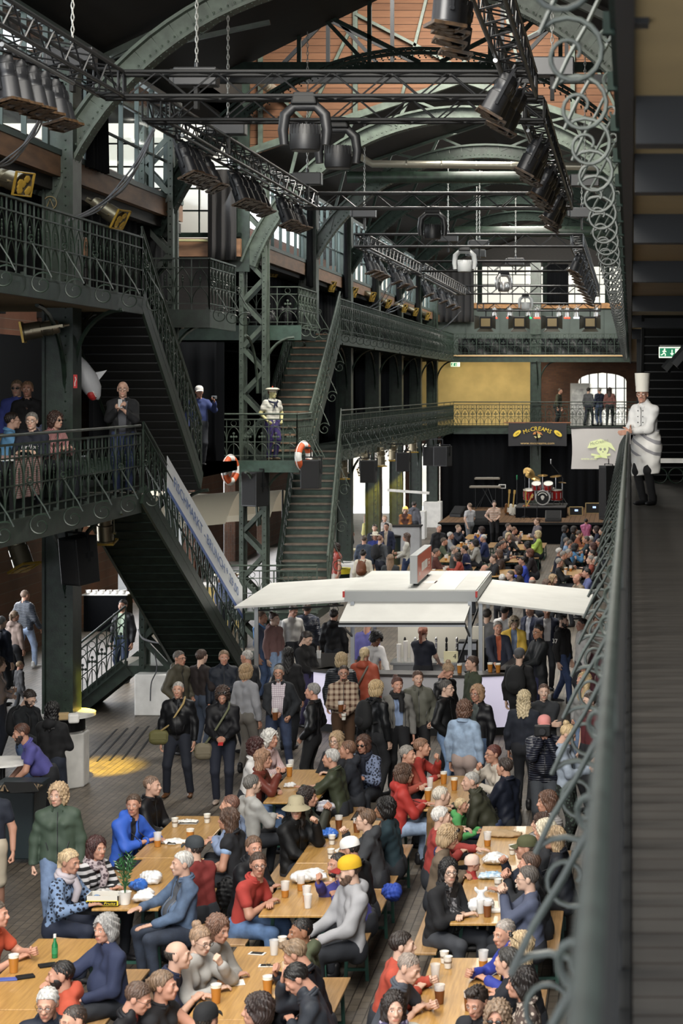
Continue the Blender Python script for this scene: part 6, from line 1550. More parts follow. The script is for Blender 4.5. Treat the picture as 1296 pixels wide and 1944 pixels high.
t = thing('bottle', 'small green bottle on the near left table', 'bottle', GZ(104, 1818, TT)); MB().lathe([(.001, 0), (.028, 0), (.029, .12), (.013, .16), (.012, .21), (.001, .21)], 14).build('glass', mat('green_glass', (.01, .16, .05), .1), t, 40); MB().lathe([(.0135, .19), (.0135, .225), (.001, .226)], 12).build('foil', WHITE, t); MB().lathe([(.0296, .04), (.0296, .10)], 14, cap=False).build('bottle_label', mat('green_label', (.02, .22, .08), .6), t)
for px, py, lb in ((90, 1834, 'folded wallet beside the green bottle'), (48, 1856, 'black wallet on the near left table')): flat('wallet', lb, 'wallet', px, py, (.16, .1, .02), BLACK, .5)
flat('leaflet', 'blue leaflet at the left edge of the near table', 'leaflet', 12, 1860, (.2, .09, .01), mat('leaflet_blue', (.06, .1, .35), .5), .2)
t = thing('fruit_box', 'cardboard fruit box with black lettering on yellow', 'box', GZ(199, 1716, TT)); b = MB().bb((-.17, -.11, 0), (.17, .11, .012))
for lo, hi in (((-.17, -.11, 0), (.17, -.10, .11)), ((-.17, .10, 0), (.17, .11, .11)), ((-.17, -.11, 0), (-.16, .11, .11)), ((.16, -.11, 0), (.17, .11, .11))): b.bb(lo, hi)
b.build('carton', mat('grey_carton', (.6, .58, .52), .7), t); MB().bb((-.168, -.114, .01), (.168, -.11, .062)).build('yellow_band', mat('carton_yellow', (.75, .58, .03), .6), t); MB().bb((-.155, -.1165, .015), (.155, -.114, .055)).build('black_field', BLACK, t); text('N-uut  Fruits', .034, mat('carton_yellow', (.75, .58, .03), .6), t, frontal((0, -.118, .034)), shear=.2, width=.28)
crumple('fruit_net', 'loose goods filling the cardboard fruit box', 'food', 199, 1700, (.11, .06, .05), mat('foil_goods', (.25, .24, .24), .4, second=(.5, .5, .5), vscale=30), z=TT + .02)
def plant(label, p, n, L, m, pot=True, spread=.55):
    t = thing('potted_plant', label, 'plant', p); r = random.Random(3); h = 0
    if pot: MB().lathe([(.001, 0), (.052, 0), (.066, .12), (.07, .13), (.06, .128), (.055, .11), (.001, .11)], 16).build('pot', WHITE, t, 40); h = .11
    s = MB(); lf = MB()
    for k in range(n):
        a = k * 2.4; sp = r.uniform(.1, spread); top = Vector((math.cos(a) * L * sp, math.sin(a) * L * sp, L * r.uniform(.7, 1)))
        pts = [Vector((0, 0, h)).lerp(top + Vector((0, 0, h)), u) + Vector((0, 0, .05 * math.sin(u * PI))) for u in np.linspace(0, 1, 7)]; s.tube(pts, .004, 5)
        for i in range(1, 7):
            for sg in (-1, 1):
                d = (pts[i] - pts[i - 1]).normalized(); sd = d.cross(Vector((math.sin(a), -math.cos(a), .3))).normalized() * sg
                q = pts[i]; ll = .07; e = q + (d * .7 + sd * .8).normalized() * ll; w_ = d.cross(sd).normalized() * .002; sdw = d * .013
                lf.add([q, q.lerp(e, .45) + sdw, e, q.lerp(e, .45) - sdw, q.lerp(e, .45) + w_ * 3], [(0, 1, 4), (1, 2, 4), (2, 3, 4), (3, 0, 4)])
    s.build('stem', m, t); lf.build('leaves', m, t); return t
GRN = mat('glossy_leaf', (.025, .10, .03), .35, var=.3); plant('glossy leaved plant in a white pot beside the fruit box', GZ(237, 1716, TT), 6, .42, GRN, spread=.3); plant('palm like plant on the floor under the left table', GZ(205, 1800, .05), 9, .45, mat('bright_leaf', (.05, .18, .05), .4), True, .9)

# ---- left floor: bin, round tables, goods
t = thing('wheelie_bin', 'dark wheelie bin overfilled with cardboard at the left edge', 'bin', GZ(38, 1632, 0)); MB().box((0, 0, .52), (.46, .5, .92), taper=1.22).build('body', mat('dark_bin', (.012, .022, .026), .45), t, bevel=.02); MB().bb((-.3, -.33, .96), (.3, .33, 1.02)).build('rim', mat('dark_bin', (.012, .022, .026), .45), t)
for sg in (-1, 1): MB().cyl((sg * .22, .24, .1), (sg * .27, .24, .1), .1, n=16).build('wheel', BLACK, t, 40)
for k in range(6): flat('cardboard_sheet', '%s sheet from the bottom of the pile on the wheelie bin' % ORD[k], 'cardboard', 36 + k, 1496, (.5 - k * .03, .4, .012), [mat('kraft_card', (.22, .15, .08), .8), BLACK][k % 2], .1 * k, 1.03 + k * .025, 'cardboard sheets on the wheelie bin').rotation_euler = (.12 * (k % 2), .04, .1 * k)
t = thing('round_table', 'white round counter fixed around the riveted green pillar', 'table', (-8.82, 30.42, 0)); MB().lathe([(.30, 1.10), (.46, 1.10), (.46, 1.15), (.30, 1.15)], 32).build('tabletop', WHITE, t, 40); MB().lathe([(.30, .88), (.30, 1.10)], 24, cap=False).build('apron', BLACK, t)
for px, py, d, lb, m in ((118, 1366, (.22, .16, .10), 'brown cardboard tray on the pillar counter', mat('kraft_card2', (.42, .30, .15), .8)), (140, 1372, (.16, .18, .14), 'white food carton on the pillar counter', WHITE)): flat('food_box', lb, 'box', px, py, d, m, .3, 1.152)
t = thing('round_table', 'white topped standing table at the left frame edge', 'table', GZ(5, 1600, 0)); MB().lathe([(.001, 1.09), (.38, 1.09), (.38, 1.12), (.001, 1.12)], 28).build('tabletop', WHITE, t, 40); MB().cyl((0, 0, 0), (0, 0, 1.09), .035).build('leg', BLACK, t); MB().lathe([(.001, 0), (.25, 0), (.24, .03), (.001, .04)], 24).build('foot', BLACK, t)
t = thing('buffet_table', 'table under black cloth with white cups, by the left windows', 'table', GZ(205, 1196, 0)); MB().bb((-.55, -.3, 0), (.55, .35, .92)).build('table_cloth', CURT, t, bevel=.02); MB().bb((-.58, -.33, .92), (.58, .38, .95)).build('tabletop', WHITE, t)
CB = MB().lathe([(.03, 0), (.06, .02), (.075, .10), (.07, .10), (.055, .03), (.001, .02)], 14)
for k in range(6): tag(child('bowl', CB.mesh('bowl', WHITE, 40) if k == 0 else bowl_me, None), '%s white bowl from the left on the black cloth table' % ORD[k], 'bowl', 'white bowls on the black cloth table').location = t.location + Vector((-.45 + k * .18, -.22, .95)); bowl_me = bpy.data.meshes['bowl']
struct('window_7', MB().bb((-14.25, 42.4, .9), (-14.2, 42.5, 4.4)).bb((-14.25, 38.7, .9), (-14.2, 38.8, 4.4)).bb((-14.25, 34.9, 2.5), (-14.2, 42.5, 2.56)).bb((-14.25, 40.6, .9), (-14.2, 40.66, 4.4)), IRON)
struct('window_7_pane', MB().bb((-14.4, 34.9, .9), (-14.39, 42.5, 4.4)), SKYGL)
for k, y in enumerate((47.5, 54, 61, 68, 74)): struct('window_%d_pane' % (8 + k), MB().bb((-14.4, y, 0), (-14.39, y + 2, 4.4)), SKYGL)
# ---- beige awnings and counters in the left aisle
def awning(label, x0, x1, y0, y1, z0, z1, m):
    t = thing('awning', label, 'awning', ((x0 + x1) / 2, (y0 + y1) / 2, 0)); c = Vector(t.location)
    MB().sheet(lambda u, v: (x0 + (x1 - x0) * u - c.x, y0 + (y1 - y0) * v - c.y, z0 + (z1 - z0) * math.sin(v * PI) - .12 * math.sin(u * PI)), 10, 8).build('canopy', m, t, 80)
    for x in (x0, x1): MB().cyl((x - c.x, (y0 + y1) / 2 - c.y, 0), (x - c.x, (y0 + y1) / 2 - c.y, z1), .03).build('pole', BLACK, t)
    return t
BEI = mat('beige_canopy', (.50, .44, .32), .8); awning('large beige awning over the left aisle stalls', -14, -9.9, 47.6, 51.5, 2.9, 3.6, BEI); awning('second beige awning farther down the left aisle', -14, -10, 54, 58, 2.6, 3.3, BEI)
def counter(label, x, y, d, m, top):
    t = thing('bar_counter', label, 'counter', (x, y, 0)); MB().bb((-d[0] / 2, -d[1] / 2, 0), (d[0] / 2, d[1] / 2, d[2] - .05)).build('front', m, t); MB().bb((-d[0] / 2 - .04, -d[1] / 2 - .04, d[2] - .05), (d[0] / 2 + .04, d[1] / 2 + .04, d[2])).build('countertop', top, t); return t
counter('grey bar counter below the far gallery at the stage side', -8.4, 72.6, (1.15, .7, 1.12), mat('grey_counter', (.33, .33, .33), .6, var=.1, vscale=2), BLACK)
counter('pale yellow counter seen through the banner stair railing', -11.4, 51, (2.6, .7, 1.1), mat('yellow_counter', (.62, .46, .14), .6), WHITE)
for k, (px, py) in enumerate(((662, 1108), (430, 1165))):
    t = thing('standing_table', ['standing table with a cream top near the far columns', 'small white standing table behind the banner stair'][k], 'table', GZ(px, py, 0)); MB().lathe([(.001, 1.06), (.34, 1.06), (.34, 1.1), (.001, 1.1)], 24).build('tabletop', mat('cream_top', (.6, .55, .36), .5), t, 40); MB().lathe([(.20, 0), (.12, .55), (.3, 1.06)], 16).build('cloth_cover', mat('cream_cover', (.55, .52, .44), .8), t, 40)
t = thing('litter_bin', 'litter bin with a yellow liner beside the red vest', 'bin', GZ(648, 1135, 0)); MB().lathe([(.001, 0), (.22, 0), (.25, .85), (.23, .85), (.2, .3), (.001, .3)], 18).build('body', IROND, t, 40); MB().lathe([(.255, .72), (.265, .84), (.28, .88), (.22, .87)], 18, cap=False).build('liner', mat('yellow_liner', (.6, .5, .03), .4), t, 40)
t = thing('litter_bin', 'tall dark litter bin before the grey bar counter', 'bin', GZ(746, 1072, 0)); MB().lathe([(.001, 0), (.25, 0), (.27, 1.0), (.001, 1.05)], 16).build('body', mat('dark_bin', (.012, .022, .026), .45), t, 40); MB().lathe([(.28, .95), (.28, 1.02), (.001, 1.07)], 16).build('lid', BLACK, t, 40)
t = thing('ceiling_strip', 'white strip lamp hung between the far columns', 'lamp', GY(775, 933, 70)); MB().bar((-.75, 0, .05), (.75, 0, -.06), .10, .09).build('housing', WHITE, t)

# ---- left gallery: diners' tables, shark, market goods
CHK = brick_mat('red_check_cloth', (.5, .03, .03), (.7, .66, .62), (.6, .3, .28), .09, .09, .8, plane='XZ', bump=0)
GC = MB()
for k, (x, y, lb) in enumerate(((-8.75, 24.6, 'nearest the left frame edge'), (-8.75, 27.0, 'in front of the navy sweatshirt'))):
    t = thing('dining_table', 'gallery table with a red checked cloth ' + lb, 'table', (x, y, G2)); MB().bb((-.4, -.55, .72), (.4, .55, .75)).build('tabletop', WHITE, t)
    MB().sheet(lambda u, v: (.41 - .01 * math.sin(u * 30), -.6 + 1.2 * u, .755 - .55 * v + .0 * u), 24, 3).build('cloth_drop', cloth('check', 'b8a09a', '8c1a1a'), t); MB().bb((-.42, -.58, .75), (.42, .58, .757)).build('table_cloth', cloth('check', 'b8a09a', '8c1a1a'), t)
    for sx in (-1, 1): MB().bb((sx * .3 - .03, -.4, 0), (sx * .3 + .03, .4, .72)).build('leg', BLACK, t)
t = thing('shark_figure', 'grey shark figure with an open red mouth hung over the gallery', 'figure', GY(163, 715, 31.4)); t.rotation_euler = (0, R_(62), R_(20))
mb = MB().lathe([(.01, -.55), (.05, -.45), (.13, -.2), (.17, .05), (.14, .25), (.06, .38), (.01, .42)], 18, M=Matrix.Rotation(PI / 2, 4, 'Y')); mb.build('body', mat('shark_grey', (.42, .43, .45), .5), t, 60)
MB().prism([(0, .12), (.16, .12), (.06, .34)], -.015, .015, axis=1).prism([(-.5, 0), (-.62, .22), (-.58, -.18)], -.015, .015, axis=1).build('fins', mat('shark_grey', (.42, .43, .45), .5), t)
MB().ball((.30, -.05, -.06), (.10, .09, .07), 12, 8).build('mouth', mat('mouth_red', (.35, .02, .02), .5), t); mb = MB()
for k in range(6): mb.lathe([(.012, 0), (.001, .03)], 6, (.24 + k * .022, -.13, -.03))
mb.build('teeth', WHITE, t)
for k, (px, py, c, d) in enumerate(((160, 775, (.5, .47, .40), (.9, .4, .25)), (185, 790, (.35, .22, .12), (.7, .4, .3)), (150, 800, (.06, .14, .40), (.4, .4, .5)))):
    o = crumple('market_goods', ['pale wrapped goods on the gallery stall', 'brown goods on the gallery stall', 'blue box heap on the gallery stall'][k], 'goods', px, py + 18, (d[0] * .5, d[1] * .5, d[2] * .6), mat('goods%d' % k, c, .5, second=(.4, .36, .3), vscale=14, bump=.5), z=5.2); o.location = (-10.4 + k * .5, 31.0, G2 + .8)
counter('dark counter carrying goods on the left gallery', -9.9, 31.0, (1.8, .6, .8), BLACK, BLACK).location.z = G2

# ---- stage
stg = thing('stage', 'low black stage with brown boards in front of black curtains', 'stage', (-3.7, 83, 0)); MB().bb((-4.0, -5.2, .78), (4.0, 4.9, .85)).build('deck', STAGEW, stg); MB().bb((-3.97, -5.15, 0), (3.97, 4.8, .78)).build('skirt', CURT, stg)
MB().bb((-4.0, -5.24, .77), (4.3, -5.2, .86)).build('edge', BLACK, stg)
SZ = .852
rz_ = thing('drum_riser', 'low black riser under the drum kit', 'riser', (-3.75, 82.2, SZ)); MB().bb((-1.05, -1.4, .40), (1.05, 1.4, .44)).build('top', mat('riser_top', (.03, .03, .03), .6), rz_); MB().bb((-1.03, -1.38, 0), (1.03, 1.38, .40)).build('skirt', CURT, rz_)
DRUM = mat('red_drum_lacquer', (.30, .012, .012), .22, coat=.5); BRS = mat('cymbal_bronze', (.45, .28, .10), .3, .9); HEADW = mat('drum_head', (.6, .58, .52), .5)
dk = thing('drum_kit', 'red drum kit with bronze cymbals on the riser', 'drum kit', (-3.75, 82.2, SZ + .44))
def drum(nm, c, r, h, ax, par=dk):
    M = Matrix.Rotation(ax, 4, 'X'); a = MB().lathe([(r, -h / 2), (r, h / 2)], 24, M=M, cap=False); o = a.move(Matrix.Translation(c)).build(nm, DRUM, par, 40)
    b = MB().lathe([(.001, h / 2), (r * .98, h / 2)], 24, M=M, cap=False); b.lathe([(.001, -h / 2), (r * .98, -h / 2)], 24, M=M, cap=False); b.move(Matrix.Translation(c)).build('drum_head', HEADW, o)
    k = MB()
    for z in (-h / 2, h / 2): k.lathe([(r + .012, z - .012), (r + .012, z + .012), (r, z + .012)], 24, M=M, cap=False)
    for i in range(8): k.add(np.concatenate(MB().box((r * 1.01 * math.cos(i * PI / 4), r * 1.01 * math.sin(i * PI / 4), 0), (.03, .03, h * .6)).v) @ np.array(M.to_3x3()).T, [(0, 3, 2, 1), (4, 5, 6, 7), (0, 1, 5, 4), (1, 2, 6, 5), (2, 3, 7, 6), (3, 0, 4, 7)])
    k.move(Matrix.Translation(c)).build('hoop', CHROME, o, 40); return o
bd = drum('bass_drum', (.05, -.25, .34), .30, .42, PI / 2)
MB().lathe([(.001, 0), (.27, 0)], 24, (.05, -.468, .34), M=Matrix.Rotation(PI / 2, 4, 'X'), cap=False).build('black_skin', BLACK, bd)
mb = MB().ball((.05, -.475, .36), (.08, .006, .08), 12, 8).ball((.05, -.475, .28), (.05, .006, .04), 10, 6); mb.ring((.05, -.472, .34), .2, .02, axis=1, a0=.4, a1=2.7, n=14); mb.build('skull_emblem', HEADW, bd)
drum('tom', (-.22, -.2, .82), .19, .24, .5); drum('tom', (.28, -.2, .82), .19, .24, .5); drum('floor_tom', (-.55, .1, .45), .24, .40, .25); drum('floor_tom', (.62, .15, .42), .24, .42, .1); drum('snare_drum', (.35, .35, .62), .18, .14, .15)
for c, r, tl in (((-.55, .25, 1.35), .27, (.9, .5)), ((.02, .3, 1.25), .22, (.2, 0)), ((.58, .2, 1.22), .25, (.15, -.1)), ((.85, .3, .95), .17, (.1, .1)), ((-.3, .5, 1.1), .22, (.5, .3))):
    M = Matrix.Rotation(tl[0], 4, 'X') @ Matrix.Rotation(tl[1], 4, 'Y'); MB().lathe([(.001, .02), (.04, .018), (.06, .004), (r, -.012), (r, -.014), (.05, 0), (.001, .014)], 24, M=M, cap=False).move(Matrix.Translation(c)).build('cymbal', BRS, dk, 40)
    mb = MB().cyl((c[0], c[1], c[2]), (c[0], c[1], .3), .012)
    for k in range(3): mb.cyl((c[0], c[1], .35), (c[0] + .22 * math.cos(k * 2.1), c[1] + .22 * math.sin(k * 2.1), 0), .010)
    mb.build('cymbal_stand', CHROME, dk)
def guitar(label, px, py, m, tilt, h=1.0, z=SZ):
    t = thing('electric_guitar', label, 'guitar', GZ(px, py, z)); t.rotation_euler = (R_(12), tilt, 0)
    F_ = Fld(); F_.ell((0, 0, .16), (.17, .03, .15)).ell((0, 0, .34), (.13, .03, .12)).ell((-.10, 0, .44), (.05, .022, .07)).ell((.10, 0, .43), (.045, .022, .06)); lo, hi = F_.bounds(.02); xs, ys, zs = grids(lo, hi, .012); me = fastmesh('guitar_body', *nets(F_.at(xs, ys, zs, .012), xs, ys, zs)); me.materials.append(m); child('guitar_body', me, t)
    MB().bar((0, -.035, .38), (0, -.03, .98), .05, .022, up=(0, 1, 0)).build('neck', mat('maple_neck', (.5, .33, .10), .4), t); MB().bb((-.04, -.045, .97), (.05, -.02, 1.13)).build('headstock', mat('maple_neck', (.5, .33, .10), .4), t); MB().bb((-.05, -.045, .14), (.07, -.03, .34)).build('pickguard', mat('pickguard', (.6, .58, .5), .4), t)
    mb = MB().cyl((0, .12, .5), (0, .05, .05), .012); 
    for sg in (-1, 1): mb.cyl((sg * .1, -.08, .04), (sg * .16, .14, -.0), .012); mb.cyl((sg * .1, -.08, .04), (0, .1, .2), .012)
    mb.build('stand', BLACK, t); return t
guitar('white electric guitar with a yellow neck leaning left of the drums', 972, 979, mat('white_lacquer', (.7, .68, .6), .25), R_(6)); guitar('orange red electric guitar in front of the drum riser', 1000, 981, mat('orange_lacquer', (.40, .09, .03), .25), R_(-3)); guitar('dark sunburst guitar behind the white one', 964, 978, mat('sunburst', (.14, .06, .02), .25), R_(4)); guitar('brown guitar lying against the riser', 988, 982, mat('brown_lacquer', (.2, .1, .04), .3), R_(28))
def mic(label, px, py, h, boom=None, z=SZ, c=BLACK):
    t = thing('microphone_stand', label, 'microphone stand', GZ(px, py, z)); mb = MB().cyl((0, 0, .04), (0, 0, h), .012)
    for k in range(3): mb.cyl((0, 0, .12), (.28 * math.cos(k * 2.1 + .4), .28 * math.sin(k * 2.1 + .4), .01), .011)
    e = (0, 0, h)
    if boom: mb.cyl((0, 0, h), boom, .010); e = boom
    mb.build('stand', BLACKM, t); MB().cyl(e, (e[0], e[1] - .02, e[2] + .14), .02, .026, 10).ball((e[0], e[1] - .02, e[2] + .16), .032, 8, 6).build('microphone', c, t, 60); return t
mic('microphone stand with a green microphone left of the drums', 981, 978, 1.5, c=mat('green_mic', (.02, .25, .1), .5)); mic('tall boom microphone stand right of the drums', 1068, 980, 1.6, (-.5, 0, 2.2), c=CHROME); mic('boom microphone reaching over the left cymbals', 994, 962, 1.6, (.42, 0, 2.1), c=CHROME); mic('microphone stand at the front centre of the stage', 1019, 989, 1.25); mic('chrome microphone stand at the front of the riser', 996, 985, 1.7, c=BLACK)
def keys(label, px, py, h, L):
    t = thing('keyboard', label, 'keyboard', GZ(px, py, SZ)); MB().box((0, 0, h), (L, .32, .09)).build('case', mat('keyboard_case', (.16, .14, .11), .4), t, bevel=.01); k = MB()
    for i in range(24): k.box((-L * .44 + i * L * .88 / 23, -.09, h + .05), (L * .033, .13, .012))
    k.build('keys', HEADW, t); s = MB()
    for sg in (-1, 1): s.cyl((sg * L * .3, -.15, 0), (-sg * L * .1, .1, h - .05), .015).cyl((sg * L * .32, .1, 0), (sg * L * .32, .1, h - .05), .012)
    s.build('stand', BLACKM, t)
keys('upper keyboard at the left side of the stage', 925, 962, 1.28, 1.15); keys('lower keyboard in front of the upper one on the stage', 921, 966, .98, 1.4)
t = thing('laptop', 'white bordered screen on a stand beside the keyboards', 'screen', GZ(953, 966, SZ)); MB().box((0, 0, 1.0), (.32, .03, .18)).build('frame', WHITE, t); MB().box((0, -.017, 1.0), (.26, .006, .12)).build('display', BLACK, t); MB().cyl((0, 0, 0), (0, 0, .92), .015).build('stand', BLACKM, t)
def wedge(label, px, py, w_=1.0, rz=0):
    t = thing('floor_monitor', label, 'loudspeaker', GZ(px, py, SZ), rz); MB().prism([(-.3, 0), (.28, 0), (.28, .38), (.05, .45), (-.3, .12)], -w_ / 2, w_ / 2, axis=0).build('cabinet', mat('speaker_black', (.005, .0055, .006), .55), t, bevel=.01); MB().add([(-w_ * .45, -.29, .14), (w_ * .45, -.29, .14), (w_ * .45, .03, .445), (-w_ * .45, .03, .445)], [(0, 1, 2, 3)]).move(Matrix.Translation((0, -.006, .008))).build('grille', GRL, t)
wedge('black stage monitor right of centre at the stage edge', 1050, 990, .65); wedge('black stage monitor left of centre at the stage edge', 912, 991, .65); wedge('tilted stage monitor at the left stage corner', 872, 981, .6, -.6)
def amp(label, px, py, d, lit=False):
    t = thing('amplifier', label, 'amplifier', GZ(px, py, SZ)); MB().box((0, 0, d[2] / 2), d).build('cabinet', mat('speaker_black', (.005, .0055, .006), .55), t, bevel=.01); f = MB()
    for x in (-1, 1): f.bb((x * d[0] / 2 - .02, -d[1] / 2 - .02, 0), (x * d[0] / 2 + .02, -d[1] / 2, d[2]))
    for z in (0, d[2]): f.bb((-d[0] / 2, -d[1] / 2 - .02, z - .02), (d[0] / 2, -d[1] / 2, z + .02))
    f.build('edge_frame', mat('brass_edge', (.4, .3, .14), .4, .6), t); MB().box((.02, -d[1] / 2 - .008, d[2] * .6), (.14, .01, .08)).build('display', mat('blue_display', (.2, .3, .6), .4, emit=(.5, .65, 1), estr=1.2), t)
amp('amplifier rack with a bright display right of the drums', 1093, 978, (.55, .4, .36)); amp('empty gold edged rack at the right of the stage', 1127, 974, (.7, .4, .44))
speaker('tall black loudspeaker at the right end of the stage', GY(1155, 935, 79.5), (.6, .6, 2.2), R_(-60), 0)
# ---- banner, projection screen, stair banner, foil
YB = mat('banner_yellow', (.72, .52, .05), .6)
t = thing('banner', 'black band banner with yellow lettering hung from the back gallery', 'banner', GY(1020, 825, 87.6)); Wb, Hb = 2.62, 1.04
MB().sheet(lambda u, v: ((u - .5) * Wb, .02 * math.sin(u * 9), (v - .5) * Hb + .02 * math.sin(u * PI)), 24, 6).build('cloth', mat('banner_black', (.018, .018, .02), .7), t, 60); MB().bar((-Wb / 2 - .2, .03, Hb / 2 + .02), (Wb / 2 + .2, .03, Hb / 2 + .02), .04).build('top_bar', mat('brown_bar', (.25, .1, .05), .6), t)
for k, ch in enumerate('McCreams'.upper().replace('MCC', 'McC')):
    u = (k - 3.5) / 3.5; text(ch, .26 if ch != 'c' else .22, YB, t, frontal((u * .56, -.045, .26 - .13 * u * u)) @ Matrix.Rotation(-u * .42, 4, 'Z'), 'letter', shear=.1)
text('www.mccreams.com', .15, mat('banner_tan', (.62, .42, .16), .6), t, frontal((0, -.045, -.39)), 'web_address', width=1.52)
def skull(par, m, s, y, hm=None, dk_=BLACK, red=True):
    mb = MB().ball((.05 * s, y, .0), (.15 * s, .006, .15 * s), 14, 10).ball((.07 * s, y, -.14 * s), (.09 * s, .006, .08 * s), 12, 8)
    for sg in (-1, 1): mb.bar((-.16 * s * sg, y, -.22 * s), (.24 * s * sg, y, -.14 * s), .006, .05 * s)
    mb.build('skull', m, par, 60)
    mb = MB().prism([(-.34 * s, .02 * s), (-.26 * s, .18 * s), (0, .25 * s), (.26 * s, .14 * s), (.38 * s, -.06 * s), (.18 * s, .06 * s), (-.02 * s, .08 * s), (-.2 * s, .02 * s)], y - .012, y - .006, axis=1); mb.build('hat_shape', hm or m, par)
    mb = MB()
    for dx in (-.005, .10): mb.ball((dx * s, y - .008, -.01 * s), (.034 * s, .004, .036 * s), 8, 6)
    mb.ball((.055 * s, y - .008, -.075 * s), (.015 * s, .004, .02 * s), 6, 4).build('sockets', dk_, par)
skull(t, mat('skull_cream', (.7, .62, .25), .6), .62, -.045, mat('hat_red', (.5, .2, .05), .6))
for sg in (-1, 1):
    o = MB().ball((0, 0, 0), (.21, .006, .10), 16, 8).build('oval_badge', YB, t); o.matrix_local = Matrix.Translation((sg * .92, -.04, .05)) @ Matrix.Rotation(sg * .65, 4, 'Y')
    text('Live', .10, BLACK, o, frontal((0, -.010, 0)), 'badge_script', shear=.4)
t = thing('projection_screen', 'pale projection screen showing a yellow skull emblem', 'screen', GY(1140, 852, 86)); Ws, Hs = 2.62, 1.78
MB().sheet(lambda u, v: ((u - .5) * Ws + .05 * math.sin(v * PI) * (1 if u < .5 else 0), -.05 * math.sin(u * PI), (v - .5) * Hs), 16, 8).build('sheet', mat('screen_sheet', (.50, .48, .46), .8, emit=(.45, .42, .40), estr=.12), t, 60); MB().cyl((-Ws / 2 - .05, 0, Hs / 2 + .03), (Ws / 2 + .05, 0, Hs / 2 + .03), .04).build('top_roller', BLACK, t)
PRJ = mat('projected_yellow', (.62, .66, .36), .7, emit=(.7, .78, .40), estr=.35); PRD = mat('projected_shade', (.36, .38, .30), .8)
skull(t, PRJ, 1.75, -.075, None, PRD); text('McCreams', .19, PRD, t, frontal((-.08, -.10, .30)) @ Matrix.Rotation(.25, 4, 'Z'), 'lettering', shear=.2); text('www.mcc', .14, PRJ, t, frontal((-.52, -.08, -.44)), 'web_address', width=.7)
a, b = Vector((-7.89, 32.9, 3.80)), Vector((-7.42, 36.9, 1.18)); d = (b - a)
t = thing('stair_banner', 'long white banner with blue border tied to the stair railing', 'banner', a); hd = Vector((d.x, d.y, 0)).normalized(); L_ = math.hypot(d.x, d.y); sl_ = d.z / L_
bnM = Matrix(((hd.x, hd.y, 0, .075), (hd.y, -hd.x, 0, 0), (sl_ * 1, 0, 1, 0), (0, 0, 0, 1))); bnM[2][0] = sl_
def slanted(mb): return mb.move(Matrix(((hd.x, 0, 0, .07), (hd.y, 0, 0, 0), (sl_, 0, 1, 0), (0, 0, 0, 1))) @ Matrix.Identity(4))
def band(z0, z1, m, nm, off=0):
    mb = MB().sheet(lambda u, v: (u * L_, 0, z0 + (z1 - z0) * v), 12, 3); mb = slanted(mb).move(Matrix.Translation((off, 0, 0))); o = mb.build(nm, m, t); s = o.modifiers.new('thickness', 'SOLIDIFY'); s.thickness = .006; return o
band(.72, 1.27, mat('banner_white', (.66, .68, .70), .6), 'cloth'); band(.66, .74, mat('banner_blue', (.10, .16, .38), .6), 'blue_border', .008)
me_t = text('FISCHMARKT - BRUNCH * 29,00', .24, mat('banner_ink', (.12, .17, .32), .6), None, None, 'lettering', width=L_ * .86); xs_ = np.empty(len(me_t.data.vertices) * 3); me_t.data.vertices.foreach_get('co', xs_); xs_ = xs_.reshape(-1, 3)
ux = xs_[:, 0] + L_ / 2; me_t.data.vertices.foreach_set('co', np.stack([hd.x * ux + .085 + xs_[:, 2], hd.y * ux, sl_ * ux + 1.0 + xs_[:, 1]], 1).ravel()); me_t.parent = t
mb = MB().sheet(lambda u, v: (-7.8 + 7.9 * u, 88.06 + .05 * math.sin(u * 40 + v * 7) + .03 * math.sin(u * 90), 7.75 + .72 * v), 120, 6); tag(mb.build('black_foil', mat('black_foil', (.008, .009, .010), .5, spec=.2), smooth=80), 'black foil lining the upper back gallery railing', 'foil')
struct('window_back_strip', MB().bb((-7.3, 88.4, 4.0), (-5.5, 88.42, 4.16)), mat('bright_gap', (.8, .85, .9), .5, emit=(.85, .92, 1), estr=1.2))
t = thing('photo_panel', 'standing grey photo panel on the back gallery beside the window', 'panel', GY(1102, 775, 89.5)); t.location.z = G2; MB().bb((-.48, -.04, 0), (.42, .04, 1.95)).build('board', mat('panel_grey', (.35, .35, .33), .6), t); MB().bb((-.40, -.05, .5), (.34, -.04, 1.7)).build('photo', mat('photo_print', (.22, .22, .22), .6, second=(.5, .5, .48), vscale=4), t)
for k in range(4): tag(crumple('black_sack', 'black covered heap, %s from the left, behind the upper balcony rail' % ORD[k], 'sack', 480 + k * 30, 640, (.22, .2, .42), cloth('leather', '101114'), z=G3), group='black heaps on the upper balcony'); bpy.context.scene.objects[-1]
for k, o in enumerate([o for o in bpy.data.objects if o.name.startswith('black_sack')]): o.location = (-9.35 + k * .38, 47.9 + .1 * k, G3)

# ================================================================== THE CROWD
TONES = ['c99a80', 'c48d70', 'b98266', 'd0a68c', 'c2886c']
REG = {}
def P(px, py, label, face=0, kind='sit', Y=None, fz=0., key=None, group=None, **kw):
    kw.setdefault('skinc', TONES[(px * 7 + py) % 5])
    dist = Y or F / max(1., (py - VY) / (CZ - fz - (1.2 if kind == 'sit' else 1.62)))
    kw.setdefault('lod', 0 if dist < 33.5 else 1)
    if kind == 'sit': kw.setdefault('arms', ('fold', 'fold')); kw.setdefault('lean', 14)
    t = person('person ' + label, (0, 0, 0), face, kind, group=group, **kw); J = PEOPLE[-1][1]
    sc = kw.get('scale', 1); h = Vector(J['M'].translation) * sc; h = Matrix.Rotation(R_(face), 3, 'Z') @ h
    p = GY(px, py, Y) if Y else GZ(px, py, fz + h.z)
    loc = p - h; loc.z = fz; t.location = loc
    if key: REG[key] = (t, J)
    return t
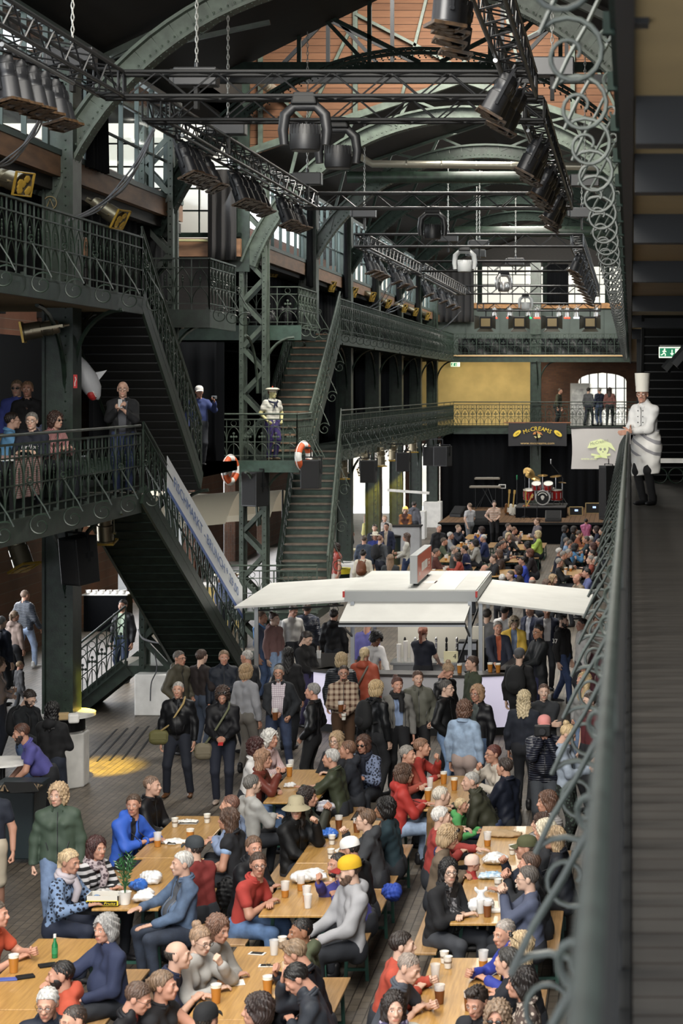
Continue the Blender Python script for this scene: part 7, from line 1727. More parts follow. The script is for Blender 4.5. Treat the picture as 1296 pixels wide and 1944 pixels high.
def at(key, n, fwd=.09):
    t, J = REG[key]; v = Vector(J['W' + n] + nrm(J['W' + n] - J['E' + n]) * fwd)
    return t.location + (Matrix.Rotation(t.rotation_euler.z, 3, 'Z') @ v) * t.scale[0]
GT, GS = 'guests seated at the near beer tables', 'guests standing around the stall'
SH = ('table', 'fold')
def sit(px, py, label, face, **kw): return P(px, py, label, face, 'sit', group=GT, **kw)
def std(px, py, label, face, **kw): return P(px, py, label, face, 'stand', group=GS, **kw)
# ---- bottom left table
sit(-6, 1736, 'in an orange polo shirt cut off at the left edge', 85, top=('tee', 'c4440f'), sleeve='short', hair=('short', '5a4a3a'), arms=('fold', 'cup'))
sit(200, 1764, 'with grey bob in a navy cardigan, reaching to the green bottle', -52, look=22, sex='f', girth=.55, top=('plain', '222c4c'), hair=('bob', '9a9793'), arms=('reach', 'lap'), lean=8)
sit(115, 1852, 'with black beard in an orange hooded top, lower left', -70, look=-5, top=('plain', 'b03c14'), hood=True, hair=('crop', '17110e'), beard=('beard', '1a1310'))
sit(90, 1906, 'with white hair and black glasses at the lower left corner', 20, look=-20, top=('shell', '1c2230'), hair=('short', 'bfbcb6'), glasses='g', nod=10)
sit(138, 1940, 'with short dark hair beside the white haired glasses wearer', -40, top=('plain', '16171c'), hair=('crop', '3a2c24'))
# ---- bottom centre table
sit(262, 1895, 'in a black top with red collar, head bent, lower left of centre', 85, top=('shell', '14151a'), inner=('plain', '8a2a20', (.02, .03)), hair=('short', '5a3d28'), nod=22, glasses='g', lean=20)
sit(311, 1872, 'with brown ponytail in a black top holding a cup', 75, look=10, sex='f', top=('tee', '15161b'), sleeve='none', hair=('pony', '7a5a38'), arms=('table', 'cup'), lean=6)
sit(338, 1814, 'balding in a navy polo shirt seen from behind', 95, look=0, top=('tee', '1a2542'), sleeve='short', hair=('bald', '3a332c'), arms=('fold', 'table'), girth=.5, lean=20)
sit(381, 1786, 'in a pale grey sweater with glasses, chin on hand', 62, look=-8, nod=14, sex='f', top=('plain', 'a9a7a3'), hair=('bun', '9a744c'), glasses='g', arms=('fold', 'chin'))
sit(414, 1764, 'with long straight brown hair smiling down, beside the grey sweater', 70, look=-10, nod=12, sex='f', top=('plain', '8d8a86'), hair=('long', '7d5236'))
sit(570, 1770, 'in an olive hooded jacket at the bottom centre table', -88, look=28, top=('plain', '485036'), hood=True, hair=('crop', '120d0b'), skinc='94613f', lean=12)
sit(560, 1812, 'with light brown quiff hiding the face in a hand', -95, nod=28, top=('shell', '11141c'), hair=('quiff', '8a6a42'), arms=('chin', 'fold'), lean=22)
sit(563, 1858, 'with black hair in a dark grey fleece, head bowed', -85, nod=35, look=10, top=('shell', '2b3039'), hair=('short', '15110f'), arms=('head', 'fold'), lean=26, pants=('denim', '55708f'))
sit(488, 1918, 'with dark brown hair at the bottom edge of centre', -70, look=-10, sex='f', top=('plain', '17171b'), hair=('bob', '33201a'))
sit(392, 1938, 'under a black cap with a white badge at the bottom edge', 160, top=('shell', '15181d'), hair=('crop', '222'.replace('222', '2a2622')), hat=('cap', '0d0e11'))
# ---- bottom right table
sit(764, 1795, 'with dark hair in an orange red sweater', 95, top=('plain', 'b33b1d'), hair=('short', '2b1d15'), arms=('fold', 'cup'), lean=20)
sit(776, 1838, 'stocky in a dark grey t-shirt, head bowed', 78, nod=20, look=-8, top=('tee', '454a54'), sleeve='short', hair=('crop', '8d7a6a'), girth=.7, arms=('across', 'cup'), lean=24)
sit(748, 1914, 'with long dark hair and a purple print scarf', 15, sex='f', top=('plain', 'aaa79c'), hair=('long', '281a13'), scarf=('print', '3a3456', 'a49ab4'))
sit(957, 1772, 'grey haired in a bright blue jacket at the right table', -72, look=22, nod=8, top=('shell', '27389a'), hair=('crop', '9b8f84'), arms=('cup', 'fold'), lean=16)
sit(986, 1797, 'blonde with sunglasses pushed up, beside the blue jacket', -85, sex='f', top=('plain', '14161e'), hair=('long', 'c5a469'), glasses='u')
sit(962, 1826, 'with dark grey hair in a navy sweater, right table', -112, top=('plain', '0f131e'), hair=('short', '37332e'), arms=('table', 'fold'))
sit(988, 1868, 'with dark hair in a pale floral blouse, right table', -85, sex='f', top=('print', '5a4a44', 'bcae9f'), hair=('bob', '241a16'))
sit(905, 1902, 'with short dark hair and lowered gaze at the bottom right', -25, nod=18, top=('tee', '191b21'), hair=('quiff', '2c1e16'), arms=('fold', 'cup'))
sit(944, 1934, 'with curly fair hair and sunglasses at the bottom edge', -10, sex='f', top=('plain', '2a2a2e'), hair=('curly', '8d6e4c'), glasses='s')
# ---- middle table
sit(490, 1642, 'in a red polo shirt with glasses, looking at the camera', 78, look=-52, twist=-12, top=('tee', 'a9281b'), sleeve='short', hair=('short', '4a3424'), glasses='g', pants=('denim', '4b6b96'), arms=('across', 'fold'), lean=20)
sit(482, 1610, 'in a black jacket behind the red polo shirt', 70, look=-38, top=('shell', '14161b'), hair=('short', '6e4c30'), arms=('fold', 'fold'))
sit(562, 1536, 'in a cream bucket hat and black hooded jacket, eating', 75, look=-58, twist=-15, sex='f', top=('shell', '101113'), hood=True, hair=('long', '1d130f'), hat=('bucket', '9c9379'), glasses='g', arms=('lap', 'eat'), lean=4)
sit(584, 1514, 'with dark hair in an olive jacket behind the bucket hat', 88, sex='f', top=('shell', '34362c'), hair=('long', '2a1b15'), arms=('eat', 'eat'))
sit(693, 1557, 'in a charcoal hoodie with glasses, middle table', -90, top=('plain', '32353a'), hood=True, hair=('quiff', '6c4a2a'), glasses='g', arms=('eat', 'table'), lean=16)
sit(730, 1535, 'with black hair in dark teal next to the charcoal hoodie', -95, sex='f', top=('plain', '14303a'), hair=('bob', '120d0c'), skinc='9c6c4c')
sit(664, 1614, 'in a white baseball cap and black jacket', -108, nod=14, top=('shell', '111216'), hair=('crop', '2a2420'), hat=('cap', 'd9d7d3', 'c4c2bd'), arms=('table', 'fold'), lean=18)
sit(640, 1642, 'with dark beard and blue violet hoodie, cheek on hand', -82, look=34, top=('plain', '3a398c'), hood=True, hair=('crop', '1e1713'), beard=('beard', '1d1512'), arms=('chin', 'fold'), lean=32)
sit(662, 1654, 'in a yellow and black cap and pale grey hoodie', -58, look=-12, nod=6, scale=1.09, top=('plain', '9b9b9f'), hood=True, hair=('crop', '4a3526'), hat=('cap', 'c59d1b', '7e1913'), beard=('beard', '6b4b32'), arms=('knee', 'knee'), lean=2)
# ---- left table
sit(253, 1528, 'in a bright blue hooded jacket at the left table', 72, look=-62, twist=-14, top=('shell', '1e5ccc'), hood=True, hair=('short', '5b4330'), arms=('fold', 'table'), inner=('plain', '26282e', (.015, .03)))
sit(289, 1492, 'in a black leather jacket looking right, behind the blue jacket', 78, top=('leather', '141418'), hair=('crop', '7b5b42'), arms=('lap', 'lap'), lean=4)
sit(345, 1640, 'with white hair and moustache in a denim jacket', -58, look=-4, top=('denim', '4c6280'), inner=('plain', '4d5159', (.045, .03)), hair=('short', 'c3bfb7'), beard=('moustache', 'b5b0a6'), arms=('table', 'knee'), girth=.6, lean=2, pants=('denim', '2c3648'))
sit(368, 1612, 'in a dark grey cap and dark red jacket, back turned', -125, top=('plain', '7a1e1b'), hair=('crop', '3a332e'), hat=('cap', '2f3438'))
sit(133, 1636, 'blonde with a ponytail and patterned sleeves, left table', 80, look=-12, nod=12, sex='f', top=('print', '6f8ab0', '1b2232'), hair=('pony', 'c6a468'), scarf=('plain', 'b5abb2'), pants=('plain', '1c2439'), arms=('table', 'table'))
sit(184, 1611, 'with dark red hair in a black and white striped top', 62, look=-12, sex='f', top=('stripe', '131317', 'c9c7ca'), hair=('long', '471b18'), scarf=('print', 'b8a8ac', '5a4a52'))
sit(433, 1556, 'with long brown hair in a dark vest over pale blue sleeves', -100, sex='f', top=('plain', '191b22'), sleeve='none', inner=('plain', '8fb0dc', (.02, .02)), hair=('long', '5b3d29'), arms=('lap', 'lap'))
sit(436, 1529, 'with cropped reddish hair behind the long brown hair', -92, top=('plain', '7f93b8'), hair=('crop', '7a4a34'))
std(110, 1510, 'with curly fair hair in a green rain jacket, holding a hand', 12, look=-22, key='green', sex='f', top=('shell', '3d4d3f'), hair=('curly', 'bd9760'), arms=('bag', 'down'), pants=('denim', '6b83a8'), shoes='8a2f2b')
std(-20, 1492, 'in a navy t-shirt and beige shorts cut off at the left edge', 8, top=('tee', '141b2b'), sleeve='short', pants='b3a68f', shorts=True, arms=('down', 'bag'), gait='walk')
# ---- small table behind
sit(487, 1419, 'with dark red curls in a white shirt', 92, sex='f', top=('shirt', 'd5d3d1'), hair=('curly', '461612'))
sit(513, 1403, 'with white curls in a pale pink striped shirt', 72, look=-8, sex='f', top=('vstripe', 'd6bfbf', 'be9797'), hair=('curly', 'd7d3cb'))
sit(500, 1442, 'with long light brown hair in a russet leather jacket', 84, sex='f', top=('leather', '6c2f23'), hair=('long', 'a5744a'), arms=('chin', 'fold'), pants=('denim', '5a7ba8'))
sit(479, 1490, 'with grey hair in a pale grey cardigan, back turned', 128, sex='f', top=('plain', 'a8a8a5'), hair=('short', '67635d'), lean=4)
sit(628, 1440, 'with grey hair in a green leather jacket, back half turned', -100, top=('leather', '3a412f'), hair=('short', 'b8b5af'), arms=('table', 'reach'), lean=16)
sit(659, 1424, 'young in a navy jacket with a grey hood', -88, top=('plain', '1b202b'), hood=True, hair=('short', '7b4f2d'))
sit(638, 1407, 'fair haired with glasses behind the navy jacket', -20, sex='f', top=('plain', '1d1f26'), hair=('bob', 'b6915b'), glasses='g')
sit(689, 1414, 'in sunglasses and a blue patterned jacket', -18, sex='f', top=('print', '6b7998', '1d2537'), hair=('bob', '5a3521'), glasses='s', scarf=('plain', '141b2d'))
# ---- table behind at right
sit(767, 1470, 'in a red rain jacket with grey hood, back half turned', 108, top=('shell', 'b2261b'), hood=True, hair=('bob', '5a3b25'), pants=('denim', '8ea4c4'), arms=('fold', 'table'), lean=10)
sit(774, 1433, 'with grey hair in a rust coloured fleece', 72, top=('plain', 'a4402b'), hair=('short', '8a8278'))
sit(801, 1419, 'in a red sweater with chin on hand, table behind at right', 88, top=('plain', 'b0291a'), hair=('short', '8a5b36'), arms=('fold', 'chin'))
sit(893, 1484, 'bald in an olive brown jacket leaning over the table', -92, look=18, top=('shell', '38392a'), hair=('crop', 'a7a39b'), arms=('reach', 'across'), lean=30, pants=('denim', '27365a'), girth=.5)
sit(935, 1432, 'with red brown hair and glasses in a beige sweater', -58, sex='f', top=('plain', 'b8afa1'), hair=('short', '69291a'), glasses='g', arms=('chin', 'fold'))
sit(957, 1457, 'with dark hair in a navy rain jacket, back turned', -118, top=('shell', '151b2b'), hair=('short', '3a2a20'), lean=8)
# ---- right table
sit(838, 1512, 'old in a tan suede jacket, back turned', 118, top=('plain', '7a592b'), hair=('crop', 'c6baa5'), lean=8)
sit(838, 1552, 'with white hair in a red sweater at the right table', 100, top=('plain', '9b2921'), hair=('short', 'cdc8c0'), arms=('fold', 'reach'), lean=12)
sit(876, 1530, 'small blond child in a green hoodie', 82, look=-6, scale=.76, top=('plain', '4dab58'), hood=True, hair=('short', 'd0ae6e'), arms=('table', 'table'))
sit(851, 1590, 'fair haired with sunglasses pushed up, right table', 92, nod=18, sex='f', top=('plain', '695947'), hair=('bob', 'b6925a'), glasses='u')
sit(840, 1624, 'small child in a navy starred headscarf', 98, scale=.76, top=('plain', 'b0382c'), hair=None, hat=('beanie', '1c2a5a'))
sit(897, 1640, 'small child in a pale pink hat and red jacket', 118, scale=.74, top=('shell', '9b231f'), hair=None, hat=('beanie', 'd6bdb0'), arms=('table', 'reach'))
sit(852, 1654, 'with long black hair, glasses and black cardigan', 56, look=-34, sex='f', girth=.75, top=('plain', '111217'), inner=('print', ('3a3a3e', '8a8a8e'), (.04, .03)), hair=('long', '16100e'), glasses='g', arms=('fold', 'across'), lean=12, pants=('plain', '3a3d44'))
sit(1037, 1523, 'with brown bob in a pale grey padded jacket at the railing', -70, sex='f', top=('puffer', '8b8786'), hair=('bob', '6b4329'))
sit(1026, 1563, 'with long dark brown hair, right bench', -92, sex='f', top=('plain', '20222a'), hair=('long', '4a2d1d'), scale=.92)
sit(1034, 1578, 'with very pale blonde bob, right bench', -98, sex='f', top=('plain', '22242a'), hair=('bob', 'd8caa7'))
sit(1051, 1592, 'with long honey blonde hair, right bench', -96, sex='f', top=('shell', '1b1f28'), hair=('long', 'af8c57'))
sit(998, 1611, 'in an olive green cap, right bench', -88, top=('plain', '1d2435'), hair=('crop', '5a4a3c'), hat=('cap', '47492f'), arms=('eat', 'table'))
sit(1004, 1641, 'with brown hair between the green cap and the glasses wearer', -92, top=('plain', '191c22'), hair=('short', '5b3d29'), arms=('eat', 'eat'))
sit(1000, 1668, 'with glasses in a dark vest over grey sleeves, eating', -88, top=('plain', '49516a'), hair=('short', '5a5149'), glasses='g', arms=('eat', 'eat'), lean=8, girth=.4)
# ---- standing in front of the stall
JN = ('denim', '2c3a58')
std(338, 1310, 'in a black jacket with a tan shoulder strap', 2, key='strap', top=('leather', '111215'), hair=('crop', 'b0aaa2'), pants='151b29', shoes='5b3b21', arms=('down', 'down'), girth=.4, gait='wide')
std(341, 1250, 'in an olive parka with glasses', 62, top=('shell', '4d493b'), hood=True, hair=('short', '5a5048'), glasses='g', pants='20232b', arms=('pocket', 'pocket'))
std(383, 1247, 'in a dark brown jacket, back turned', 150, top=('plain', '241b1b'), hair=('short', '4a3123'), pants='384457', arms=('pocket', 'pocket'), girth=.4, shoes='1a1b1e', sole='b8c040')
std(425, 1249, 'in a dark blue zip jacket with hands at the chest', 14, top=('shell', '1b222f'), hair=('short', '8a6a45'), arms=('down', 'hold'), pants='23262e')
std(422, 1320, 'with dark curls looking down at a red phone', 8, nod=30, key='redphone', sex='f', top=('shell', '121217'), hair=('curly', '4a3327'), glasses='u', arms=('holdlow', 'holdlow'), pants='1b2132', shoes='a9988c')
std(468, 1276, 'fair haired in a pale grey jacket, back turned', 148, sex='f', top=('plain', '8e8f95'), hair=('bob', 'ae884d'), pants='69645e', arms=('down', 'down'))
std(468, 1248, 'with white hair behind the pale grey jacket', -118, top=('plain', '24262c'), hair=('crop', 'b7b3ab'))
std(529, 1278, 'in a dark cardigan over a checked shirt, holding a beer', 3, key='cardigan', top=('plain', '1f2329'), inner=('check', ('d7ced3', '9a8596'), (.075, .035)), hair=('short', '8a847b'), glasses='g', beard=('goatee', '9a948c'), arms=('holdlow', 'pocket'), pants=JN, girth=.65, gait='wide', hem=-.2)
std(593, 1313, 'with short grey hair in a black leather jacket, side on', -98, sex='f', top=('leather', '151619'), hair=('short', '8b8783'), pants='111216', arms=('pocket', 'pocket'))
std(652, 1278, 'in a brown plaid shirt with two cups', 8, key='plaid', top=('plaid', 'b59f86', '512d1b'), hair=('crop', '3a2a20'), beard=('goatee', '3a2a20'), glasses='g', arms=('hold', 'holdlow'), pants='4a3019', sleeve='long')
std(715, 1308, 'fair haired in a black leather jacket with a black backpack', 138, key='bp1', sex='f', top=('leather', '141619'), hair=('bob', 'c6a25d'), pants='191b20')
std(754, 1301, 'with auburn hair, black scarf and grey jacket over a blue shirt', 24, sex='f', top=('plain', '6e6c67'), inner=('plain', '7c92b7', (.055, .02)), hair=('bun', '5a2d1d'), scarf=('plain', '0e0e11'), pants='101116', arms=('bag', 'down'))
std(793, 1289, 'young in a grey green field jacket', 18, top=('shell', '5c5c51'), hair=('short', '5a3b27'), pants='17181c', arms=('pocket', 'pocket'))
std(848, 1307, 'with glasses in a black leather jacket and light jeans', 72, top=('leather', '121315'), hair=('short', '4a443f'), glasses='g', pants=('denim', '6e8cb4'), arms=('pocket', 'pocket'))
std(882, 1347, 'with brown curls in a pale denim jacket, back turned', 158, sex='f', top=('denim', '88a0bb'), hair=('curly', '6b4329'), pants='9f8b83', arms=('down', 'down'))
std(905, 1317, 'with glasses and fair hair in a black leather jacket, hand at mouth', -28, sex='f', top=('leather', '151519'), inner=('plain', '4a5250', (.04, .02)), hair=('bob', 'ae7f4a'), glasses='g', arms=('chin', 'down'), pants=('denim', '4f6a90'))
std(692, 1243, 'with a blonde ponytail in a rust red hooded jacket', 168, sex='f', key='rust', top=('shell', 'a7472a'), hood=True, hair=('pony', 'cdae6f'), hem=-.25)
std(648, 1254, 'with a fair bob in a black padded jacket, back turned', 174, sex='f', top=('puffer', '20242c'), hair=('bob', 'b79961'))
std(547, 1243, 'with long black hair in a black coat, back turned', 172, sex='f', top=('plain', '111115'), hair=('long', '110d0d'), hem=-.3)
std(583, 1212, 'with a dark ponytail in black, looking down at the counter', 62, nod=28, sex='f', top=('plain', '121215'), hair=('pony', '2a1b13'), arms=('holdlow', 'holdlow'), pants='3a3458')
std(521, 1176, 'in a dusty pink hoodie and light jeans', 62, sex='f', top=('plain', '7c5955'), hood=True, hair=('bun', '4a2b1f'), pants=('denim', '8aa6cb'))
std(497, 1172, 'in a denim blue shirt beside the pink hoodie', 80, key='bluebag', top=('shirt', '586a85'), hair=('short', '6a4a34'), pants=('denim', '4d6690'))
std(583, 1156, 'broad, in a navy padded jacket, back turned', 178, top=('puffer', '283147'), hair=('short', '4a3a2c'), girth=.6)
std(634, 1168, 'in a black rain jacket with drawstrings, back turned', 168, top=('shell', '19191b'), hood=True, hair=('short', '2a211b'))
std(557, 1160, 'in white reading at the left stall counter', 40, nod=25, top=('shirt', 'c9c7c4'), hair=('short', '3a2a20'))
P(697, 1180, 'in a lilac shirt inside the stall, back turned', 165, 'stand', group='stall staff', top=('shirt', '7775c4'), hair=('short', '4a3526'), Y=37.9)
P(714, 1208, 'with black afro hair in a white shirt, bending inside the stall', 38, 'stand', group='stall staff', nod=24, lean=30, top=('shirt', 'dbd9d7'), hair=('afro', '14100e'), skinc='7b4b31', pants='131317', arms=('low', 'low'), Y=36.2)
P(803, 1192, 'with a red ponytail in a navy t-shirt inside the stall', 160, 'stand', group='stall staff', sex='f', top=('tee', '151a29'), sleeve='short', hair=('pony', 'a6562a'), arms=('low', 'low'), pants='101218', Y=36.6)
std(895, 1260, 'with dark brown hair in an olive green jacket at the counter', -62, top=('plain', '3b432f'), hair=('short', '4a2f1d'))
std(850, 1274, 'with a fair bun in a black leather jacket, head bowed', 58, nod=38, sex='f', top=('leather', '131316'), hair=('bun', '9f7948'))
std(986, 1246, 'in a grey cap and black top with a black rucksack', 168, key='bp2', top=('plain', '0e0e11'), hair=('crop', '5a5550'), hat=('cap', '4a4a4c'), pants='15161a')
std(1021, 1200, 'tall in a long black jacket with pale collar', -58, look=18, top=('shell', '14181b'), hair=('short', '1c1512'), glasses='g', skinc='b07a58', hem=-.35, scale=1.06, arms=('rail', 'rail'), pants='1f2244')
std(945, 1192, 'with grey hair in a navy vest behind the right counter', 18, top=('plain', '1e2537'), inner=('plain', 'b4532a', (.02, .03)), hair=('short', '8a857c'), arms=('low', 'low'))
std(975, 1183, 'in a bright yellow jacket looking down', 10, nod=28, sex='f', top=('shell', 'd9b21b'), inner=('plain', '6a7d9c', (.04, .02)), hair=('bob', 'b09a74'), glasses='u', arms=('holdlow', 'holdlow'))
std(1038, 1160, 'in a navy jacket over an orange vest and white shirt', 5, top=('shell', '23293c'), inner=('plain', 'c8c6c8', (.06, .02)), hair=('short', '7a6a5c'))
std(1006, 1158, 'in a navy coat with a pale shirt under the right flap', -40, top=('shell', '1d2540'), inner=('plain', 'c6c8d0', (.04, .03)), hair=('short', '5a4a3e'))
std(958, 1160, 'with black hair in a white shirt under the right flap', 165, top=('shirt', 'cfcdcc'), hair=('short', '17120f'))
std(925, 1168, 'in a grey blazer under the right flap', 160, top=('plain', '6a6b6d'), hair=('short', '3a332e'))
std(1069, 1180, 'bearded in a black hoodie with white sleeve number', 62, key='n37', top=('plain', '131315'), hood=True, hair=('crop', '1f1915'), beard=('beard', '1d1714'), pants=('denim', '2f436b'), gait='walk', sole='d8d8d8')
std(1104, 1186, 'in a white and grey jacket half behind the railing', -70, top=('shell', 'b9b8b4'), hair=('short', '3a2f28'), pants='23252b')
std(1135, 1180, 'in a pale striped top behind the railing scrolls', -40, sex='f', top=('stripe', 'c2bdb8', '9a8a84'), hair=('bob', '7a4e34'), pants='6a3a44')
std(1107, 1292, 'with long blonde hair looking up, grey sweater', -52, nod=-16, sex='f', top=('plain', '8c8c8b'), hair=('long', 'c7a45b'), pants=('denim', '7089ad'), arms=('hip', 'down'), hem=-.02)
std(995, 1327, 'with long wavy blonde hair in a navy top, back turned', 168, sex='f', top=('plain', '131927'), hair=('wavy', 'ccb279'), pants='16181f')
std(1032, 1314, 'with cropped hair and crossed arms in dark grey', 4, top=('plain', '25282d'), hair=('crop', '5b3d2b'), arms=('cross', 'cross2'))
std(1033, 1378, 'in a pink cap and navy padded jacket taking a photo', 4, key='camera', top=('puffer', '1b1f2f'), hair=('crop', 'a09a92'), hat=('cap', 'c8847f'), arms=('camera', 'camera'), pants='3b4047', girth=.4)
std(1078, 1394, 'with a blonde bun in a pale denim jacket, looking at a phone', 78, nod=26, key='bun', sex='f', top=('denim', '8c98a7'), hair=('bun', 'c7a35d'), arms=('phone', 'phone'), pants=('print', '0d1411', '3a4a40'), hem=-.02)
std(1118, 1332, 'in a dark red top at the railing edge', -60, top=('tee', '5a1c22'), sleeve='short', hair=('short', '3a2a20'), pants='23252b')
# ---- left floor
GL = 'guests on the left floor'
P(40, 1392, 'in a violet polo shirt bending over a round table', -68, 'stand', group=GL, lean=38, nod=12, top=('tee', '4c4993'), sleeve='short', hair=('short', '5b311a'), beard=('beard', '33201a'), arms=('low', 'low'), pants='15171d', girth=.4)
P(56, 1326, 'in a black hooded jacket with glasses, looking down', 62, 'stand', group=GL, key='bp3', nod=30, top=('plain', '10151a'), hood=True, hair=('short', '2a1d15'), glasses='g', beard=('beard', '2a1d15'), pants=('denim', '3d567e'), arms=('holdlow', 'holdlow'))
P(100, 1350, 'with black wavy hair in a black hoodie, back turned', 166, 'stand', group=GL, sex='f', top=('plain', '0c0d11'), hood=True, hair=('wavy', '0c0a0a'), arms=('hold', 'hold'), pants=('denim', '1d2536'), shoes='8b9096')
P(48, 1131, 'walking away in a grey padded jacket and light jeans', 152, 'stand', group=GL, gait='walk', top=('puffer', '343a45'), hair=('crop', '7b5b42'), pants=('denim', '9db2d4'), shoes='c9c7c3', arms=('walk', 'walkb'))
P(28, 1170, 'girl with a ponytail in a beige hoodie', 150, 'stand', group=GL, scale=.9, sex='f', top=('plain', '8a756a'), hood=True, hair=('pony', '8a6b49'), pants='17181d')
P(3, 1182, 'carrying a dark backpack at the left frame edge', 150, 'stand', group=GL, key='bp4', top=('shell', '232a3a'), hair=('short', '8a8682'), pants='1b1d22')
P(38, 1263, 'small child in grey walking away', 130, 'stand', group=GL, scale=.62, top=('plain', '48484a'), hair=('short', 'a6824d'), pants='4c4e52', shoes='b9b7b3', gait='walk')
P(-2, 1262, 'in a taupe cardigan at the left frame edge', 100, 'stand', group=GL, sex='f', top=('plain', '8f7f78'), inner=('plain', 'c2b0ac', (.05, .03)), hair=('long', '6a4e38'), pants='262b38', arms=('cross', 'cross2'))
P(233, 1150, 'in a dark jacket over a pale green shirt behind the near stairs', -20, 'stand', group=GL, top=('leather', '16171b'), inner=('plain', 'b9cdb2', (.06, .03)), hair=('short', '2a211b'), pants=('denim', '2c3c5a'))
P(432, 1046, 'in an orange brown shirt seen between stair and pillar', -150, 'stand', Y=50, group=GL, top=('plain', '8a5524'), hair=('crop', '4a2f1d')).location.z = 0
P(428, 1062, 'in a blue shirt seen between stair and pillar', 160, 'stand', Y=47.6, group=GL, top=('shirt', '5a6688'), hair=('short', '15110f')).location.z = 0
# ---- left gallery
GG = 'guests on the left gallery'
P(233, 749, 'white haired, photographing with a phone on the left gallery', 12, 'stand', Y=31.5, fz=G2, key='photo', group=GG, top=('plain', '15171b'), inner=('plain', '51535a', (.045, .03)), hair=('bald', 'b7b3ad'), glasses='g', arms=(((.06, .30, 1.33, 'grip')), (.03, .28, 1.30, 'grip')), girth=.4, scale=1.04, hem=-.2, pants=('denim', '26345a'))
P(60, 803, 'grey haired with glasses in a navy printed sweatshirt', 4, 'sit', Y=28.2, fz=G2, key='rock', group=GG, top=('tee', '121929'), hair=('short', '77736c'), glasses='g', lean=6)
P(24, 792, 'dark haired in a light blue shirt on the left gallery', 112, 'sit', Y=29.4, fz=G2, group=GG, top=('shirt', '5c9dcd'), hair=('short', '2a1d15'), glasses='g')
P(106, 798, 'with dark curls in a red striped blouse on the left gallery', 62, 'sit', Y=29.6, fz=G2, group=GG, sex='f', top=('vstripe', 'c79a98', '883034'), hair=('curly', '472d22'), glasses='s')
P(52, 738, 'with short fair hair in black standing on the left gallery', 8, 'stand', Y=31.0, fz=G2, group=GG, sex='f', top=('tee', '131215'), hair=('short', 'a0713f'), scale=1.04)
P(32, 736, 'in sunglasses and a violet blue shirt on the left gallery', 4, 'stand', Y=31.3, fz=G2, group=GG, top=('plain', '3a4898'), hair=('short', '8a6a41'), glasses='s', scale=1.05)
P(104, 756, 'bending forward in a dark t-shirt behind the gallery pillar', 40, 'stand', Y=31.2, fz=G2, group=GG, lean=30, nod=20, top=('tee', '151a2b'), sleeve='short', hair=('short', '2a211b'), arms=('low', 'low'))
P(378, 748, 'in a white cap and blue jacket raising a camera on the landing', 20, 'stand', Y=43, fz=G2, key='land', group=GG, top=('plain', '24356a'), hair=('crop', '4a3a2c'), hat=('cap', 'c9c7c3'), arms=('down', (.28, .36, 1.40, 'grip')), skinc='b98266')
# ---- the chef and the sailor figure
ch = P(1219, 743, 'chef in a tall white hat and apron leaning on the right railing', -38, 'stand', Y=28.4, fz=G2, key='chef', look=26, lod=0, top=('shirt', 'd9d8d5'), hair=('crop', '2a221c'), hat=('toque', 'd6d3c8'), beard=('moustache', '241a15'), glasses='g', arms=((.05, .33, 1.10, 'flat'), (-.02, .34, 1.08, 'flat')), lean=10, pants='0d0d10', girth=.35, hem=-.12, bulk=.024)
ch['category'] = 'person'
F_ = Fld(); J = REG['chef'][1]
for s in (-1, 1): F_.cone(J['P'] + np.array((s * .07, -.01, .14)), J['P'] + np.array((s * .085, -.01, -.1)), .135, .15); F_.cone(J['P'] + np.array((s * .085, -.01, -.1)), np.array((s * .10, -.03, .42)), .15, .125)
v, q = grow(F_, .012, .02, 'apron', lambda x, y, z: np.maximum(.44 - z + .12 * x, z - 1.10) + 0 * y, 3., 1.2); me = fastmesh('apron', v, q)
am = mat('apron_cloth', 'dcdad6', .85).copy(); am.name = 'white_apron_with_grey_bands'; nt = am.node_tree; tc = N(nt, 'ShaderNodeTexCoord'); sp = N(nt, 'ShaderNodeSeparateXYZ'); nt.links.new(tc.outputs['Object'], sp.inputs[0])
ma = N(nt, 'ShaderNodeMath', operation='MULTIPLY_ADD', i_1=.55); nt.links.new(sp.outputs[0], ma.inputs[0]); nt.links.new(sp.outputs[2], ma.inputs[2]); dv = N(nt, 'ShaderNodeMath', operation='DIVIDE', i_1=.17); nt.links.new(ma.outputs[0], dv.inputs[0]); fr = N(nt, 'ShaderNodeMath', operation='FRACT'); nt.links.new(dv.outputs[0], fr.inputs[0])
lt = N(nt, 'ShaderNodeMath', operation='LESS_THAN', i_1=.30); nt.links.new(fr.outputs[0], lt.inputs[0]); gt = N(nt, 'ShaderNodeMath', operation='GREATER_THAN', i_1=.72); nt.links.new(sp.outputs[2], gt.inputs[0]); mu = N(nt, 'ShaderNodeMath', operation='MULTIPLY'); nt.links.new(lt.outputs[0], mu.inputs[0]); nt.links.new(gt.outputs[0], mu.inputs[1])
mx = N(nt, 'ShaderNodeMix', data_type='RGBA'); mx.inputs[6].default_value = lin('dcdad6'); mx.inputs[7].default_value = lin('8f8e92'); nt.links.new(mu.outputs[0], mx.inputs[0]); nt.links.new(mx.outputs[2], nt.nodes['Principled BSDF'].inputs['Base Color']); me.materials.append(am); child('apron', me, ch)
mb = MB()
for k in range(4):
    for sx in (-.045, .045): mb.ball((sx, -.155 - .0 * k, 1.38 - k * .085), .009, 6, 4)
mb.build('buttons', BLACK, ch)
sl = P(517, 762, 'x', 40, 'stand', Y=46.5, fz=G2, key='sailor', look=20, lod=0, top=('stripe', 'd5d3c4', 'bdbcb0'), hair=('short', '6a3a24'), hat=('sailor', 'cfc8b4', '9a3a20'), arms=('pocket', 'pocket'), skinc='c8c07a', pants='3a2c6a', sleeve='short', shoes='6a5a48', scale=.98)
sl.name = 'sailor_figure'; sl['label'] = 'painted sailor figure in a white cap and violet trousers on the landing'; sl['category'] = 'figure'
